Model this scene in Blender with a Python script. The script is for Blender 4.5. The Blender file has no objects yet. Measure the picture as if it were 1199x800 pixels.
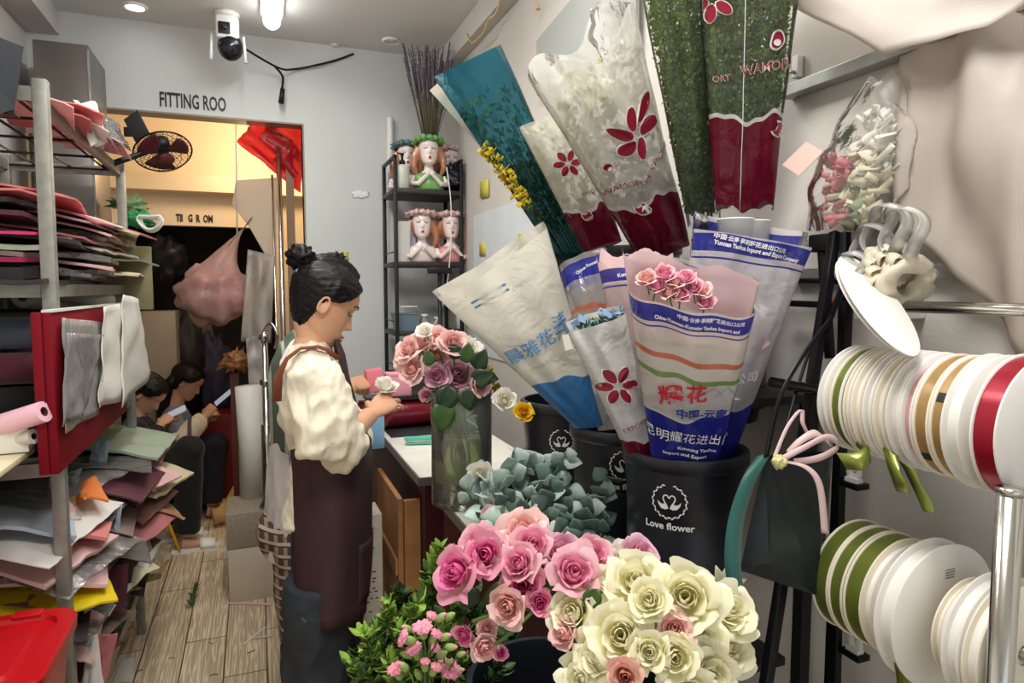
import bpy, bmesh, math, random
from math import pi, sin, cos, sqrt, radians as R
from mathutils import Vector, Matrix, noise
random.seed(7)
SC = bpy.context.scene
COL = SC.collection

# ------------------------------------------------------------- camera
F = 780.0                       # focal length in pixels of a 1199 px wide frame
YAW, PITCH, CH = math.atan(299/780), math.atan(62/780), 1.5
cam = bpy.data.cameras.new('camera'); cam.sensor_width = 36; cam.lens = F/1199*36
cam.clip_start = .05
cob = bpy.data.objects.new('camera', cam); COL.objects.link(cob)
cob.location = (0, 0, CH); cob.rotation_euler = (pi/2-PITCH, 0, -YAW)
SC.camera = cob
FW = Vector((sin(YAW)*cos(PITCH), cos(YAW)*cos(PITCH), -sin(PITCH)))
RT = Vector((cos(YAW), -sin(YAW), 0)); UP = RT.cross(FW)
CP = Vector((0, 0, CH))
def ray(px, py): return FW + RT*((px-599.5)/F) + UP*((400-py)/F)
def at(px, py, d): return CP + ray(px, py)*d
def onX(px, py, X): r = ray(px, py); return CP + r*(X/r.x)
def onY(px, py, Y): r = ray(px, py); return CP + r*(Y/r.y)
def onZ(px, py, Z): r = ray(px, py); return CP + r*((Z-CH)/r.z)

# ------------------------------------------------------------- world, lamps, exposure
XR, XL, YB, ZC = 1.02, -.94, 3.7, 2.77
W = bpy.data.worlds.new('world'); SC.world = W; W.use_nodes = True
W.node_tree.nodes['Background'].inputs[0].default_value = (.93, .96, 1, 1)
W.node_tree.nodes['Background'].inputs[1].default_value = .8
SC.view_settings.view_transform = 'Standard'; SC.view_settings.look = 'None'
SC.view_settings.exposure = 0.32; SC.view_settings.gamma = 1
SC.cycles.max_bounces = 7; SC.cycles.transparent_max_bounces = 24
SC.cycles.diffuse_bounces = 4; SC.cycles.glossy_bounces = 3; SC.cycles.transmission_bounces = 6
SC.cycles.sample_clamp_indirect = 6; SC.cycles.caustics_reflective = False; SC.cycles.caustics_refractive = False
def area(name, loc, sx, sy, power, col, rot=(0, 0, 0)):
    l = bpy.data.lights.new(name, 'AREA'); l.shape = 'RECTANGLE'; l.size = sx; l.size_y = sy
    l.energy = power; l.color = col
    o = bpy.data.objects.new(name, l); COL.objects.link(o); o.location = loc; o.rotation_euler = rot; return o
def point(name, loc, power, col, r=.05):
    l = bpy.data.lights.new(name, 'POINT'); l.energy = power; l.color = col; l.shadow_soft_size = r
    o = bpy.data.objects.new(name, l); COL.objects.link(o); o.location = loc; return o
area('tube_lamp_glow', (.06, 2.5, ZC-.06), .1, 1.1, 15, (1, .98, .93))
area('front_ceiling_lamp', (.25, .45, ZC-.03), .6, .6, 23, (1, .965, .91))
area('counter_ceiling_lamp', (.55, 1.75, ZC-.03), .25, .25, 6, (1, .97, .92))
area('aisle_ceiling_lamp', (-.25, 1.5, ZC-.03), .25, .25, 5, (1, .97, .93))
point('fitting_room_lamp', (.05, 4.25, 2.32), 13, (1, .72, .42), .08)

# ------------------------------------------------------------- materials
def mat(name, col, rough=.6, metal=0., bump=0., bscale=60., var=0., vscale=8., spec=.5, trans=0., sheen=0., emit=None, estr=1., coat=0.):
    m = bpy.data.materials.new(name); m.use_nodes = True
    nt = m.node_tree; b = nt.nodes['Principled BSDF']; c = (*col, 1) if len(col) == 3 else col
    b.inputs['Base Color'].default_value = c; b.inputs['Roughness'].default_value = rough
    b.inputs['Metallic'].default_value = metal; b.inputs['Specular IOR Level'].default_value = spec
    if sheen: b.inputs['Sheen Weight'].default_value = sheen
    if coat: b.inputs['Coat Weight'].default_value = coat; b.inputs['Coat Roughness'].default_value = .1
    tc = nt.nodes.new('ShaderNodeTexCoord')
    if var:
        n = nt.nodes.new('ShaderNodeTexNoise'); n.inputs['Scale'].default_value = vscale; n.inputs['Detail'].default_value = 4
        nt.links.new(tc.outputs['Object'], n.inputs['Vector'])
        r = nt.nodes.new('ShaderNodeValToRGB'); nt.links.new(n.outputs['Fac'], r.inputs['Fac'])
        r.color_ramp.elements[0].position = .3; r.color_ramp.elements[1].position = .7
        r.color_ramp.elements[0].color = (*[max(0, x*(1-var)) for x in col[:3]], 1)
        r.color_ramp.elements[1].color = (*[min(1, x*(1+var*.7)) for x in col[:3]], 1)
        nt.links.new(r.outputs['Color'], b.inputs['Base Color'])
    if bump:
        n = nt.nodes.new('ShaderNodeTexNoise'); n.inputs['Scale'].default_value = bscale; n.inputs['Detail'].default_value = 3
        nt.links.new(tc.outputs['Object'], n.inputs['Vector'])
        bp = nt.nodes.new('ShaderNodeBump'); bp.inputs['Strength'].default_value = bump; bp.inputs['Distance'].default_value = .01
        nt.links.new(n.outputs['Fac'], bp.inputs['Height']); nt.links.new(bp.outputs['Normal'], b.inputs['Normal'])
    if trans:      # thin translucent sheet: some light comes through
        out = nt.nodes['Material Output']; t = nt.nodes.new('ShaderNodeBsdfTranslucent'); mx = nt.nodes.new('ShaderNodeMixShader')
        t.inputs['Color'].default_value = c; mx.inputs[0].default_value = trans
        if var: nt.links.new(r.outputs['Color'], t.inputs['Color'])
        nt.links.new(b.outputs[0], mx.inputs[1]); nt.links.new(t.outputs[0], mx.inputs[2]); nt.links.new(mx.outputs[0], out.inputs['Surface'])
    if emit:
        b.inputs['Emission Color'].default_value = (*emit, 1); b.inputs['Emission Strength'].default_value = estr
    return m
def film(name, col=(1, 1, 1), opac=.25, rough=.15, tint=(1, 1, 1), crinkle=.5, cs=35., ior=1.42):
    """clear plastic film: see-through, with milky share OPAC and a gloss"""
    m = bpy.data.materials.new(name); m.use_nodes = True; nt = m.node_tree; N = nt.nodes; L = nt.links
    N.clear(); out = N.new('ShaderNodeOutputMaterial')
    tr = N.new('ShaderNodeBsdfTransparent'); tr.inputs[0].default_value = (*tint, 1)
    df = N.new('ShaderNodeBsdfDiffuse'); df.inputs[0].default_value = (*col, 1)
    tl = N.new('ShaderNodeBsdfTranslucent'); tl.inputs[0].default_value = (*col, 1)
    gl = N.new('ShaderNodeBsdfGlossy'); gl.inputs['Roughness'].default_value = rough
    tc = N.new('ShaderNodeTexCoord'); n = N.new('ShaderNodeTexNoise'); n.inputs['Scale'].default_value = cs; n.inputs['Detail'].default_value = 4; n.inputs['Distortion'].default_value = 1.2
    L.new(tc.outputs['Object'], n.inputs['Vector']); bp = N.new('ShaderNodeBump'); bp.inputs['Strength'].default_value = crinkle; bp.inputs['Distance'].default_value = .012
    L.new(n.outputs['Fac'], bp.inputs['Height']); L.new(bp.outputs[0], gl.inputs['Normal'])
    a = N.new('ShaderNodeMixShader'); a.inputs[0].default_value = .35; L.new(df.outputs[0], a.inputs[1]); L.new(tl.outputs[0], a.inputs[2])
    b = N.new('ShaderNodeMixShader'); b.inputs[0].default_value = opac; L.new(tr.outputs[0], b.inputs[1]); L.new(a.outputs[0], b.inputs[2])
    fr = N.new('ShaderNodeFresnel'); fr.inputs[0].default_value = ior; L.new(bp.outputs[0], fr.inputs['Normal'])
    c = N.new('ShaderNodeMixShader'); L.new(fr.outputs[0], c.inputs[0]); L.new(b.outputs[0], c.inputs[1]); L.new(gl.outputs[0], c.inputs[2])
    L.new(c.outputs[0], out.inputs[0]); return m
def s(r, g, b):      # 8-bit sRGB to linear
    f = lambda v: (v/255/12.92) if v/255 <= .04045 else ((v/255+.055)/1.055)**2.4
    return (f(r), f(g), f(b))

# ------------------------------------------------------------- mesh building
ORI = {}
def tag(o, label=None, cat=None, group=None, kind=None):
    if label: o['label'] = label
    if cat: o['category'] = cat
    if group: o['group'] = group
    if kind: o['kind'] = kind
    return o
def thing(name, label, cat, loc=(0, 0, 0), group=None):
    o = bpy.data.objects.new(name, None); o.empty_display_size = .05; COL.objects.link(o)
    o.location = loc; ORI[o.name] = Vector(loc); return tag(o, label, cat, group)
class MB:
    def __init__(s_): s_.v = []; s_.f = []; s_.m = []; s_.mi = 0; s_.uv = {}
    def add(s_, vs, fs):
        k = len(s_.v); s_.v += [Vector(p) for p in vs]
        for f in fs: s_.f.append([i+k for i in f]); s_.m.append(s_.mi)
        return k
    def box(s_, a, b, bev=0):
        a, b = Vector(a), Vector(b); lo = Vector(map(min, a, b)); hi = Vector(map(max, a, b))
        if not bev:
            return s_.add([(x, y, z) for x in (lo.x, hi.x) for y in (lo.y, hi.y) for z in (lo.z, hi.z)],
                          [(0, 1, 3, 2), (4, 6, 7, 5), (0, 4, 5, 1), (2, 3, 7, 6), (0, 2, 6, 4), (1, 5, 7, 3)])
        bm = bmesh.new(); bmesh.ops.create_cube(bm, size=1)
        for v in bm.verts: v.co = Vector(((lo[i]+hi[i])/2+v.co[i]*(hi[i]-lo[i]) for i in range(3)))
        bmesh.ops.bevel(bm, geom=bm.edges[:], offset=bev, segments=2, affect='EDGES', profile=.5)
        s_.bm(bm)
    def obox(s_, c, ax, ay, az, bev=0):
        """box centred on c with half-axis vectors"""
        c, ax, ay, az = map(Vector, (c, ax, ay, az))
        k = MB(); k.box((-ax.length, -ay.length, -az.length), (ax.length, ay.length, az.length), bev)
        M = Matrix((ax.normalized(), ay.normalized(), az.normalized())).transposed()
        s_.add([c+M@v for v in k.v], k.f)
    def bm(s_, bm, M=None):
        bm.verts.index_update(); s_.add([(M@v.co if M else v.co) for v in bm.verts], [[v.index for v in f.verts] for f in bm.faces]); bm.free()
    def rings(s_, rs, cap=True, closed=True):
        n = len(rs[0]); k = s_.add([p for r in rs for p in r], [])
        for i in range(len(rs)-1):
            for j in range(n if closed else n-1):
                s_.f.append([k+i*n+j, k+i*n+(j+1) % n, k+(i+1)*n+(j+1) % n, k+(i+1)*n+j]); s_.m.append(s_.mi)
        if cap and closed:
            s_.f.append([k+j for j in range(n)][::-1]); s_.m.append(s_.mi)
            s_.f.append([k+(len(rs)-1)*n+j for j in range(n)]); s_.m.append(s_.mi)
    def tube(s_, pts, rad, n=10, flat=1., up=None, cap=True, closed=False):
        pts = [Vector(p) for p in pts]; m = len(pts)
        if not hasattr(rad, '__len__'): rad = [rad]*m
        t0 = (pts[1]-pts[0]).normalized(); u = Vector(up) if up else (Vector((0, 0, 1)) if abs(t0.z) < .9 else Vector((1, 0, 0)))
        rs = []
        for i in range(m):
            t = (pts[min(i+1, m-1)]-pts[max(i-1, 0)])
            if closed: t = pts[(i+1) % m]-pts[i-1]
            t = t.normalized() if t.length > 1e-9 else t0
            a = u.cross(t); a = a.normalized() if a.length > 1e-6 else Vector((1, 0, 0)); b = t.cross(a).normalized(); u = b
            if up: u = Vector(up)
            r = rad[i]; ra, rb = (r if hasattr(r, '__len__') else (r, r*flat))
            rs.append([pts[i]+a*cos(q)*ra+b*sin(q)*rb for q in [2*pi*j/n for j in range(n)]])
        if closed: rs.append(rs[0]); cap = False
        s_.rings(rs, cap)
    def cyl(s_, a, b, r, n=20, r2=None): s_.tube([a, b], [r, r if r2 is None else r2], n)
    def lathe(s_, c, prof, n=32, ax=(0, 0, 1), cap=True):
        ax = Vector(ax).normalized(); a = ax.orthogonal().normalized(); b = ax.cross(a); c = Vector(c)
        s_.rings([[c+ax*z+(a*cos(2*pi*j/n)+b*sin(2*pi*j/n))*max(r, 1e-4) for j in range(n)] for r, z in prof], cap)
    def blob(s_, c, rx, ry, rz, nz=0., ns=8., n=20, M=None, seed=0, squash=None):
        c = Vector(c); rs = []
        for i in range(n+1):
            ph = -pi/2+pi*i/n; ring = []
            for j in range(int(n*1.5)):
                q = 2*pi*j/int(n*1.5); d = Vector((cos(ph)*cos(q), cos(ph)*sin(q), sin(ph)))
                k = 1+(nz*noise.noise(d*ns*.3+Vector((seed, seed*.7, 0)))*2 if nz else 0)
                p = Vector((d.x*rx*k, d.y*ry*k, d.z*rz*k)); p = M@p if M else p
                ring.append(c+p)
            rs.append(ring)
        s_.rings(rs, True)
    def slab(s_, fn, nu=10, nv=10, th=.001):
        """closed thin solid over fn(u,v); th thickness"""
        P = [[Vector(fn(i/nu, j/nv)) for j in range(nv+1)] for i in range(nu+1)]
        def nrm(i, j):
            a = P[min(i+1, nu)][j]-P[max(i-1, 0)][j]; b = P[i][min(j+1, nv)]-P[i][max(j-1, 0)]
            n = a.cross(b); return n.normalized() if n.length > 1e-12 else Vector((0, 0, 1))
        top = [P[i][j]+nrm(i, j)*th/2 for i in range(nu+1) for j in range(nv+1)]
        bot = [P[i][j]-nrm(i, j)*th/2 for i in range(nu+1) for j in range(nv+1)]
        q = (nu+1)*(nv+1); I = lambda i, j: i*(nv+1)+j; fs = []
        for i in range(nu):
            for j in range(nv):
                fs.append((I(i, j), I(i+1, j), I(i+1, j+1), I(i, j+1))); fs.append((q+I(i, j), q+I(i, j+1), q+I(i+1, j+1), q+I(i+1, j)))
        for i in range(nu):
            fs.append((I(i, 0), q+I(i, 0), q+I(i+1, 0), I(i+1, 0))); fs.append((I(i, nv), I(i+1, nv), q+I(i+1, nv), q+I(i, nv)))
        for j in range(nv):
            fs.append((I(0, j), I(0, j+1), q+I(0, j+1), q+I(0, j))); fs.append((I(nu, j), q+I(nu, j), q+I(nu, j+1), I(nu, j+1)))
        s_.add(top+bot, fs)
    def surf(s_, fn, nu=10, nv=10, uv=True):
        k = s_.add([fn(i/nu, j/nv) for i in range(nu+1) for j in range(nv+1)], [])
        for i in range(nu):
            for j in range(nv):
                a = [i*(nv+1)+j, (i+1)*(nv+1)+j, (i+1)*(nv+1)+j+1, i*(nv+1)+j+1]
                s_.uv[len(s_.f)] = [(i/nu, j/nv), ((i+1)/nu, j/nv), ((i+1)/nu, (j+1)/nv), (i/nu, (j+1)/nv)]
                s_.f.append([k+q for q in a]); s_.m.append(s_.mi)
    def build(s_, name, mats, parent=None, smooth=True, label=None, cat=None, group=None, kind=None, origin=None):
        me = bpy.data.meshes.new(name); org = Vector((0, 0, 0))
        if parent is not None: org = ORI[parent.name]
        elif origin is not None: org = Vector(origin)
        elif kind != 'structure' and s_.v:
            lo = [min(v[i] for v in s_.v) for i in range(3)]; hi = [max(v[i] for v in s_.v) for i in range(3)]
            org = Vector(((lo[0]+hi[0])/2, (lo[1]+hi[1])/2, lo[2]))
        me.from_pydata([tuple(v-org) for v in s_.v], [], s_.f)
        mats = mats if isinstance(mats, (list, tuple)) else [mats]
        for m in mats: me.materials.append(m)
        if len(mats) > 1: me.polygons.foreach_set('material_index', s_.m)
        if s_.uv:
            ul = me.uv_layers.new(name='UVMap')
            for fi, c in s_.uv.items():
                p = me.polygons[fi]
                for q, l in enumerate(p.loop_indices): ul.data[l].uv = c[q]
        if smooth:
            me.shade_smooth()
            if smooth is not True: me.set_sharp_from_angle(angle=R(smooth))
        me.update()
        o = bpy.data.objects.new(name, me); COL.objects.link(o)
        if parent is not None: o.parent = parent
        else: o.location = org
        ORI[o.name] = org
        return tag(o, label, cat, group, kind)
def rebuild(o, voxel, smooth=2):
    """fuse an object's lumps into one continuous skin"""
    m = o.modifiers.new('r', 'REMESH'); m.mode = 'VOXEL'; m.voxel_size = voxel; m.use_smooth_shade = True
    if smooth:
        m = o.modifiers.new('s', 'SMOOTH'); m.iterations = smooth; m.factor = .5
    dg = bpy.context.evaluated_depsgraph_get(); e = o.evaluated_get(dg)
    me = bpy.data.meshes.new_from_object(e); 
    for x in list(o.modifiers): o.modifiers.remove(x)
    o.data = me; me.shade_smooth(); return o
def copy_tree(o, parent=None, label=None, loc=None, rot=None, sc=None, mats=None):
    c = o.copy(); COL.objects.link(c)
    if parent: c.parent = parent
    if label: c['label'] = label
    if loc is not None: c.location = loc
    if rot is not None: c.rotation_euler = rot
    if sc is not None: c.scale = (sc, sc, sc) if not hasattr(sc, '__len__') else sc
    for ch in [x for x in COL.objects if x.parent == o and x is not c]: copy_tree(ch, c)
    return c
def kids(o): return [x for x in COL.objects if x.parent == o]
def nz(p, k=1., seed=0.): return noise.noise(Vector(p)*k+Vector((seed*3.1, seed*1.7, seed*.9)))
def quad(tl, tr, bl, br):
    tl, tr, bl, br = map(Vector, (tl, tr, bl, br))
    return lambda u, v: (bl*(1-u)+br*u)*(1-v)+(tl*(1-u)+tr*u)*v
def sheet(name, tl, tr, bl, br, m, th=.001, bend=0., crump=0., cs=9., seed=0, n=12, curl=0., parent=None, smooth=True, **kw):
    q = quad(tl, tr, bl, br); nn = (Vector(tr)-Vector(tl)).cross(Vector(tl)-Vector(bl)).normalized()
    def f(u, v):
        p = q(u, v)
        return p+nn*(bend*4*u*(1-u)+curl*v*v+(crump*nz((u*cs, v*cs, 0), 1, seed) if crump else 0))
    b = MB(); b.slab(f, n, n, th); return b.build(name, m, parent, smooth=50 if smooth else False, **kw)

# text turned into flat polygons: returns verts 2d, faces
def text2d(txt, size=1., bold=0., sx=1.):
    c = bpy.data.curves.new('t', 'FONT'); c.body = txt; c.size = size; c.resolution_u = 2; c.offset = bold
    o = bpy.data.objects.new('t', c); COL.objects.link(o); dg = bpy.context.evaluated_depsgraph_get(); dg.update()
    me = bpy.data.meshes.new_from_object(o.evaluated_get(dg)); vs = [(v.co.x*sx, v.co.y) for v in me.vertices]; fs = [list(p.vertices) for p in me.polygons]
    bpy.data.objects.remove(o); bpy.data.curves.remove(c); bpy.data.meshes.remove(me)
    if not vs: return [], []
    x0, x1 = min(v[0] for v in vs), max(v[0] for v in vs); y0, y1 = min(v[1] for v in vs), max(v[1] for v in vs)
    vs = [(x-(x0+x1)/2, y-(y0+y1)/2) for x, y in vs]
    return vs, fs
def flat_text(name, txt, c, ax, ay, size, m, parent=None, bold=0., sx=1., lift=.001, **kw):
    vs, fs = text2d(txt, size, bold, sx); c, ax, ay = Vector(c), Vector(ax).normalized(), Vector(ay).normalized(); n = ax.cross(ay)
    b = MB(); b.add([c+ax*x+ay*y+n*lift for x, y in vs], fs)
    return b.build(name, m, parent, smooth=False, **kw)
# ------------------------------------------------------------- the room
def wall_mat(name, col, dirt=.06):
    m = mat(name, col, .75, bump=.08, bscale=90, var=dirt, vscale=1.7, spec=.25); return m
M_WB = wall_mat('wall_paint_cool', s(214, 218, 216)); M_WR = wall_mat('wall_paint_warm', s(206, 202, 196)); M_WL = wall_mat('wall_paint_left', s(205, 204, 198))
M_CEIL = wall_mat('ceiling_paint', s(226, 224, 220), .03)
M_WARM = wall_mat('fitting_room_paint', s(232, 216, 192))
# worn wood plank floor
mf = bpy.data.materials.new('plank_floor'); mf.use_nodes = True; nt = mf.node_tree; N = nt.nodes; L = nt.links; bs = N['Principled BSDF']
tc = N.new('ShaderNodeTexCoord'); mp = N.new('ShaderNodeMapping'); L.new(tc.outputs['Object'], mp.inputs[0]); mp.inputs['Rotation'].default_value[2] = pi/2
br = N.new('ShaderNodeTexBrick'); br.offset = .37; br.inputs['Scale'].default_value = 1; br.inputs['Brick Width'].default_value = .9; br.inputs['Row Height'].default_value = .16
br.inputs['Mortar Size'].default_value = .003; br.inputs['Color1'].default_value = (*s(222, 206, 180), 1); br.inputs['Color2'].default_value = (*s(202, 186, 160), 1); br.inputs['Mortar'].default_value = (*s(90, 76, 60), 1)
L.new(mp.outputs[0], br.inputs['Vector'])
m2 = N.new('ShaderNodeMapping'); m2.inputs['Scale'].default_value = (48, 1.5, 1); L.new(tc.outputs['Object'], m2.inputs[0])
wv = N.new('ShaderNodeTexNoise'); wv.inputs['Scale'].default_value = 1.6; wv.inputs['Detail'].default_value = 2; L.new(m2.outputs[0], wv.inputs['Vector'])
mt = N.new('ShaderNodeMath'); mt.operation = 'MULTIPLY'; mt.inputs[1].default_value = 16; L.new(wv.outputs['Fac'], mt.inputs[0])
sn = N.new('ShaderNodeMath'); sn.operation = 'SINE'; L.new(mt.outputs[0], sn.inputs[0])
cr = N.new('ShaderNodeValToRGB'); cr.color_ramp.elements[0].position = .55; cr.color_ramp.elements[1].position = .95
cr.color_ramp.elements[0].color = (.78, .76, .72, 1); cr.color_ramp.elements[1].color = (1.3, 1.27, 1.2, 1); L.new(sn.outputs[0], cr.inputs[0])
mm = N.new('ShaderNodeMixRGB'); mm.blend_type = 'MULTIPLY'; mm.inputs[0].default_value = 1; L.new(br.outputs['Color'], mm.inputs[1]); L.new(cr.outputs[0], mm.inputs[2])
L.new(mm.outputs[0], bs.inputs['Base Color']); bs.inputs['Roughness'].default_value = .5
bp = N.new('ShaderNodeBump'); bp.inputs['Strength'].default_value = .25; bp.inputs['Distance'].default_value = .004; L.new(cr.outputs[0], bp.inputs['Height']); L.new(bp.outputs[0], bs.inputs['Normal'])

YF, YE = -1.6, 5.9       # shop front (open) and far end of the fitting room
b = MB(); b.box((XL-.1, YF, -.1), (XR+.1, YE+.1, 0)); b.build('floor', mf, smooth=False, kind='structure')
b = MB(); b.box((XL-.1, YF, ZC), (XR+.1, YE+.1, ZC+.12)); b.build('ceiling', M_CEIL, smooth=False, kind='structure')
b = MB(); b.box((XR, YF, 0), (XR+.1, YE+.1, ZC)); b.build('wall_right', M_WR, smooth=False, kind='structure')
b = MB(); b.box((XL-.1, YF, 0), (XL, YE+.1, ZC)); b.build('wall_left', M_WL, smooth=False, kind='structure')
DX0, DX1 = -.86, onY(355, 200, YB).x; DZ = onY(355, 145, YB).z
b = MB(); b.box((XL, YB, 0), (DX0, YB+.1, ZC)); b.box((DX0, YB, DZ), (DX1, YB+.1, ZC)); b.box((DX1, YB, 0), (XR, YB+.1, ZC))
b.build('wall_back', M_WB, smooth=False, kind='structure')
b = MB(); b.box((XR-.06, YF, 2.66), (XR, YB, ZC)); b.build('trim_1', M_WR, smooth=False, kind='structure')
b = MB(); b.box((XL, YF, 2.66), (-.81, YB, ZC)); b.build('trim_2', M_WR, smooth=False, kind='structure')
b = MB(); b.box((DX0, YB-.004, DZ-.008), (DX1, YB+.1, DZ)); b.box((DX1-.0, YB-.004, 0), (DX1+.008, YB+.1, DZ)); b.build('trim_3', mat('door_edge_strip', s(150, 140, 128), .5), smooth=False, kind='structure')
# fitting room beyond the opening: pale lintel with mirror-read letters and a dark niche under it
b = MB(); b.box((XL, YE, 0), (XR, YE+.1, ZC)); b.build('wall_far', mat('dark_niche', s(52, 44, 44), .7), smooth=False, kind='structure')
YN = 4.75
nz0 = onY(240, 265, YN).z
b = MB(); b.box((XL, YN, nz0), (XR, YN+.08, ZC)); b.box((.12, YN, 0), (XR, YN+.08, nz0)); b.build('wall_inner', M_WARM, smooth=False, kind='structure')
zt = onY(220, 205, YN-.12).z; zb = onY(220, 224, YN-.12).z
b = MB(); b.box((XL, YN-.14, zb), (XR, YN, zt)); b.build('trim_4', M_WARM, smooth=False, kind='structure')
# raised letters on the back wall
M_BLK = mat('black_letter', (.012, .012, .012), .5)
c = onY(226.5, 119.5, YB); wpx = (onY(265, 119, YB)-onY(188, 119, YB)).length
vs, fs = text2d('FITTING ROO', .1, .0022, .62); ww = max(v[0] for v in vs)*2; hh = max(v[1] for v in vs)*2; zh = (onY(226, 111, YB)-onY(226, 128.5, YB)).length
b = MB(); b.add([c+Vector((x/ww*wpx, -.003, y/hh*zh)) for x, y in vs], fs)
tag(b.build('wall_lettering', M_BLK, smooth=False), 'black capital letters FITTING ROO on the white wall over the opening', 'lettering')
c = onY(228, 261, YN-.002); vs, fs = text2d('TII   G  R  OM', .1, .004, .8); ww = max(v[0] for v in vs)*2; wpx = (onY(250, 260, YN)-onY(207, 260, YN)).length; zh = .045
b = MB(); b.add([c+Vector((x/ww*wpx, -.003, y/.07*zh+.028)) for x, y in vs], fs)
tag(b.build('lintel_lettering', M_BLK, smooth=False), 'half-peeled black letters on the beige lintel inside the fitting room', 'lettering')
# ------------------------------------------------------------- shared materials
M_BLACKM = mat('black_metal', s(22, 24, 27), .45, .3, spec=.5)
M_DARKP = mat('black_plastic', s(26, 28, 38), .38, spec=.5, bump=.03)
M_STEEL = mat('polished_steel', s(205, 203, 198), .16, 1.)
M_GALV = mat('galvanised_steel', s(168, 170, 166), .45, .8, var=.2, vscale=25)
M_CARD = mat('white_cardboard', s(236, 233, 228), .7, bump=.04, bscale=200)
M_CARD2 = mat('ivory_cardboard', s(238, 230, 212), .7)
M_KRAFT = mat('kraft_card', s(178, 146, 104), .8, var=.1)
M_SGREEN = mat('olive_satin', s(128, 142, 62), .30, .55, spec=.9)
M_SGOLD = mat('gold_satin', s(166, 132, 84), .35, .2, spec=.7)
M_SRED = mat('red_satin', s(160, 10, 40), .28, .4, spec=.9)
M_WHITE = mat('white_plastic', s(238, 238, 234), .35)
M_WHITEP = mat('white_paper', s(240, 238, 232), .7, trans=.25)
M_PINKP = mat('pink_paper', s(240, 186, 188), .7, trans=.25)
M_MILK = film('milky_film', (.92, .88, .83), .82, .35, (.95, .92, .88), .35, 9)
M_CLEAR = film('clear_film', (1, .98, .95), .13, .1)
M_CLEAR2 = film('clear_film_light', (1, .98, .95), .10, .2, crinkle=.35, cs=14, ior=1.18)

# ------------------------------------------------------------- ribbon reels on two rods along the right wall
def reel(y0, zc, xc, r, w, fl, rib, label, group, wind=.93, fth=.0035, tails=(), marks=()):
    """cardboard reel, axis along Y, near face at y0; fl flange material"""
    t = thing('ribbon_reel', label, 'ribbon reel', (xc, y0+w/2, zc-r), group)
    def flange(y, th):
        b = MB(); n = 56
        prof = [(.014, 0), (.0145, 0), (r-.001, 0), (r, .0008), (r, th-.0008), (r-.001, th), (.0145, th), (.014, th), (.014, 0)]
        b.lathe((xc, y, zc), prof, n, (0, 1, 0), cap=False); return b
    for y in (y0, y0+w-fth): flange(y, fth).build('flange', fl, t, smooth=40)
    b = MB(); b.lathe((xc, y0+fth, zc), [(.02, 0), (r*wind, 0), (r*wind, w-2*fth), (.02, w-2*fth)], 56, (0, 1, 0)); b.build('ribbon_winding', rib, t, smooth=40)
    return t
def tape_mark(t, y0, w, zc, xc, r, ang, sp=.16):
    b = MB(); k = []
    for i in range(5):
        a = ang+sp*i/4; k.append([(xc+cos(a)*(r), y, zc+sin(a)*(r)) for y in (y0, y0+w)])
    b.rings(k, False, False); b.build('tape_mark', M_BLK, t, smooth=True)
def print_lines(t, c, rot=0.):
    b = MB(); rd = random.Random(4); k_, n_ = cos(rot), sin(rot)
    for r_ in range(4):
        x = -.009
        while x < .008:
            w = rd.uniform(.001, .003); P = [(x, -r_*.0036), (x+w, -r_*.0036), (x+w, -r_*.0036+.0017), (x, -r_*.0036+.0017)]; b.add([c+Vector((p*k_-q*n_, 0, p*n_+q*k_)) for p, q in P], [(0, 1, 2, 3)]); x += w+.0009
    b.build('printed_lines', mat('grey_ink', s(90, 88, 90), .6), t, smooth=False)
ZR1, ZR2, XRD = 1.335, 1.062, .85
def yfor(px, z, X=XRD, r=.08):       # Y where the far/near rim of a reel of radius r meets column px (left limb)
    return onX(px, 470, X-r*.93).y
G1 = 'ribbon reels on the upper rod'; G2 = 'ribbon reels on the lower rod'
top = [  # left limb px, flange, ribbon, width, radius, label
 (964, M_CARD, M_WHITE, .016, .080, 'white cardboard ribbon reel at the far left end of the upper rod'),
 (977, M_CARD2, M_SGREEN, .030, .079, 'ribbon reel wound with olive green satin on the upper rod'),
 (989, M_CARD, M_WHITE, .020, .080, 'white ribbon reel just right of the olive one on the upper rod'),
 (1004, M_CARD2, M_WHITE, .018, .081, 'ivory-edged white ribbon reel, second after the olive reel on the upper rod'),
 (1018, M_CARD, M_CARD, .016, .081, 'slim white ribbon reel in the left half of the upper rod'),
 (1030, M_CARD2, M_WHITE, .018, .081, 'cream-edged reel above the drooping olive ribbon tail'),
 (1045, M_CARD, M_CARD, .022, .081, 'wide pure white reel in the middle of the upper rod'),
 (1061, M_CARD, M_PINKP, .020, .080, 'white reel with a pinkish side just left of the gold reels'),
 (1077, M_CARD2, M_SGOLD, .024, .081, 'left one of the two gold ribbon reels with black tape marks'),
 (1097, M_CARD2, M_SGOLD, .022, .081, 'right one of the two gold ribbon reels, narrow gold band showing'),
 (1113, M_CARD, M_WHITE, .026, .085, 'large white reel with a small printed label, right of the gold reels'),
 (1149, M_CARD, M_SRED, .034, .088, 'reel of glossy crimson satin ribbon at the right edge of the photo'),
]
def limbY(px, X, r):        # Y of a reel whose left silhouette sits at px
    return onX(px, 470, X-r*.35).y
for i, (px, fl, rb, w, r, lb) in enumerate(top):
    y1 = onX(px+6, 470, XRD-.055).y; 
    t = reel(y1-w, ZR1, XRD, r, w*.9, fl, rb, lb, G1, wind=.97 if rb in (M_SGREEN, M_SGOLD, M_SRED) else .9)
    if i == 10: print_lines(t, onY(1143, 508, y1-w-.0006), pi/2)
    if rb is M_SGOLD:
        tape_mark(t, y1-w+.003, w*.9-.006, ZR1, XRD, r*.972, pi*.84 if i == 9 else pi*1.18)
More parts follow.
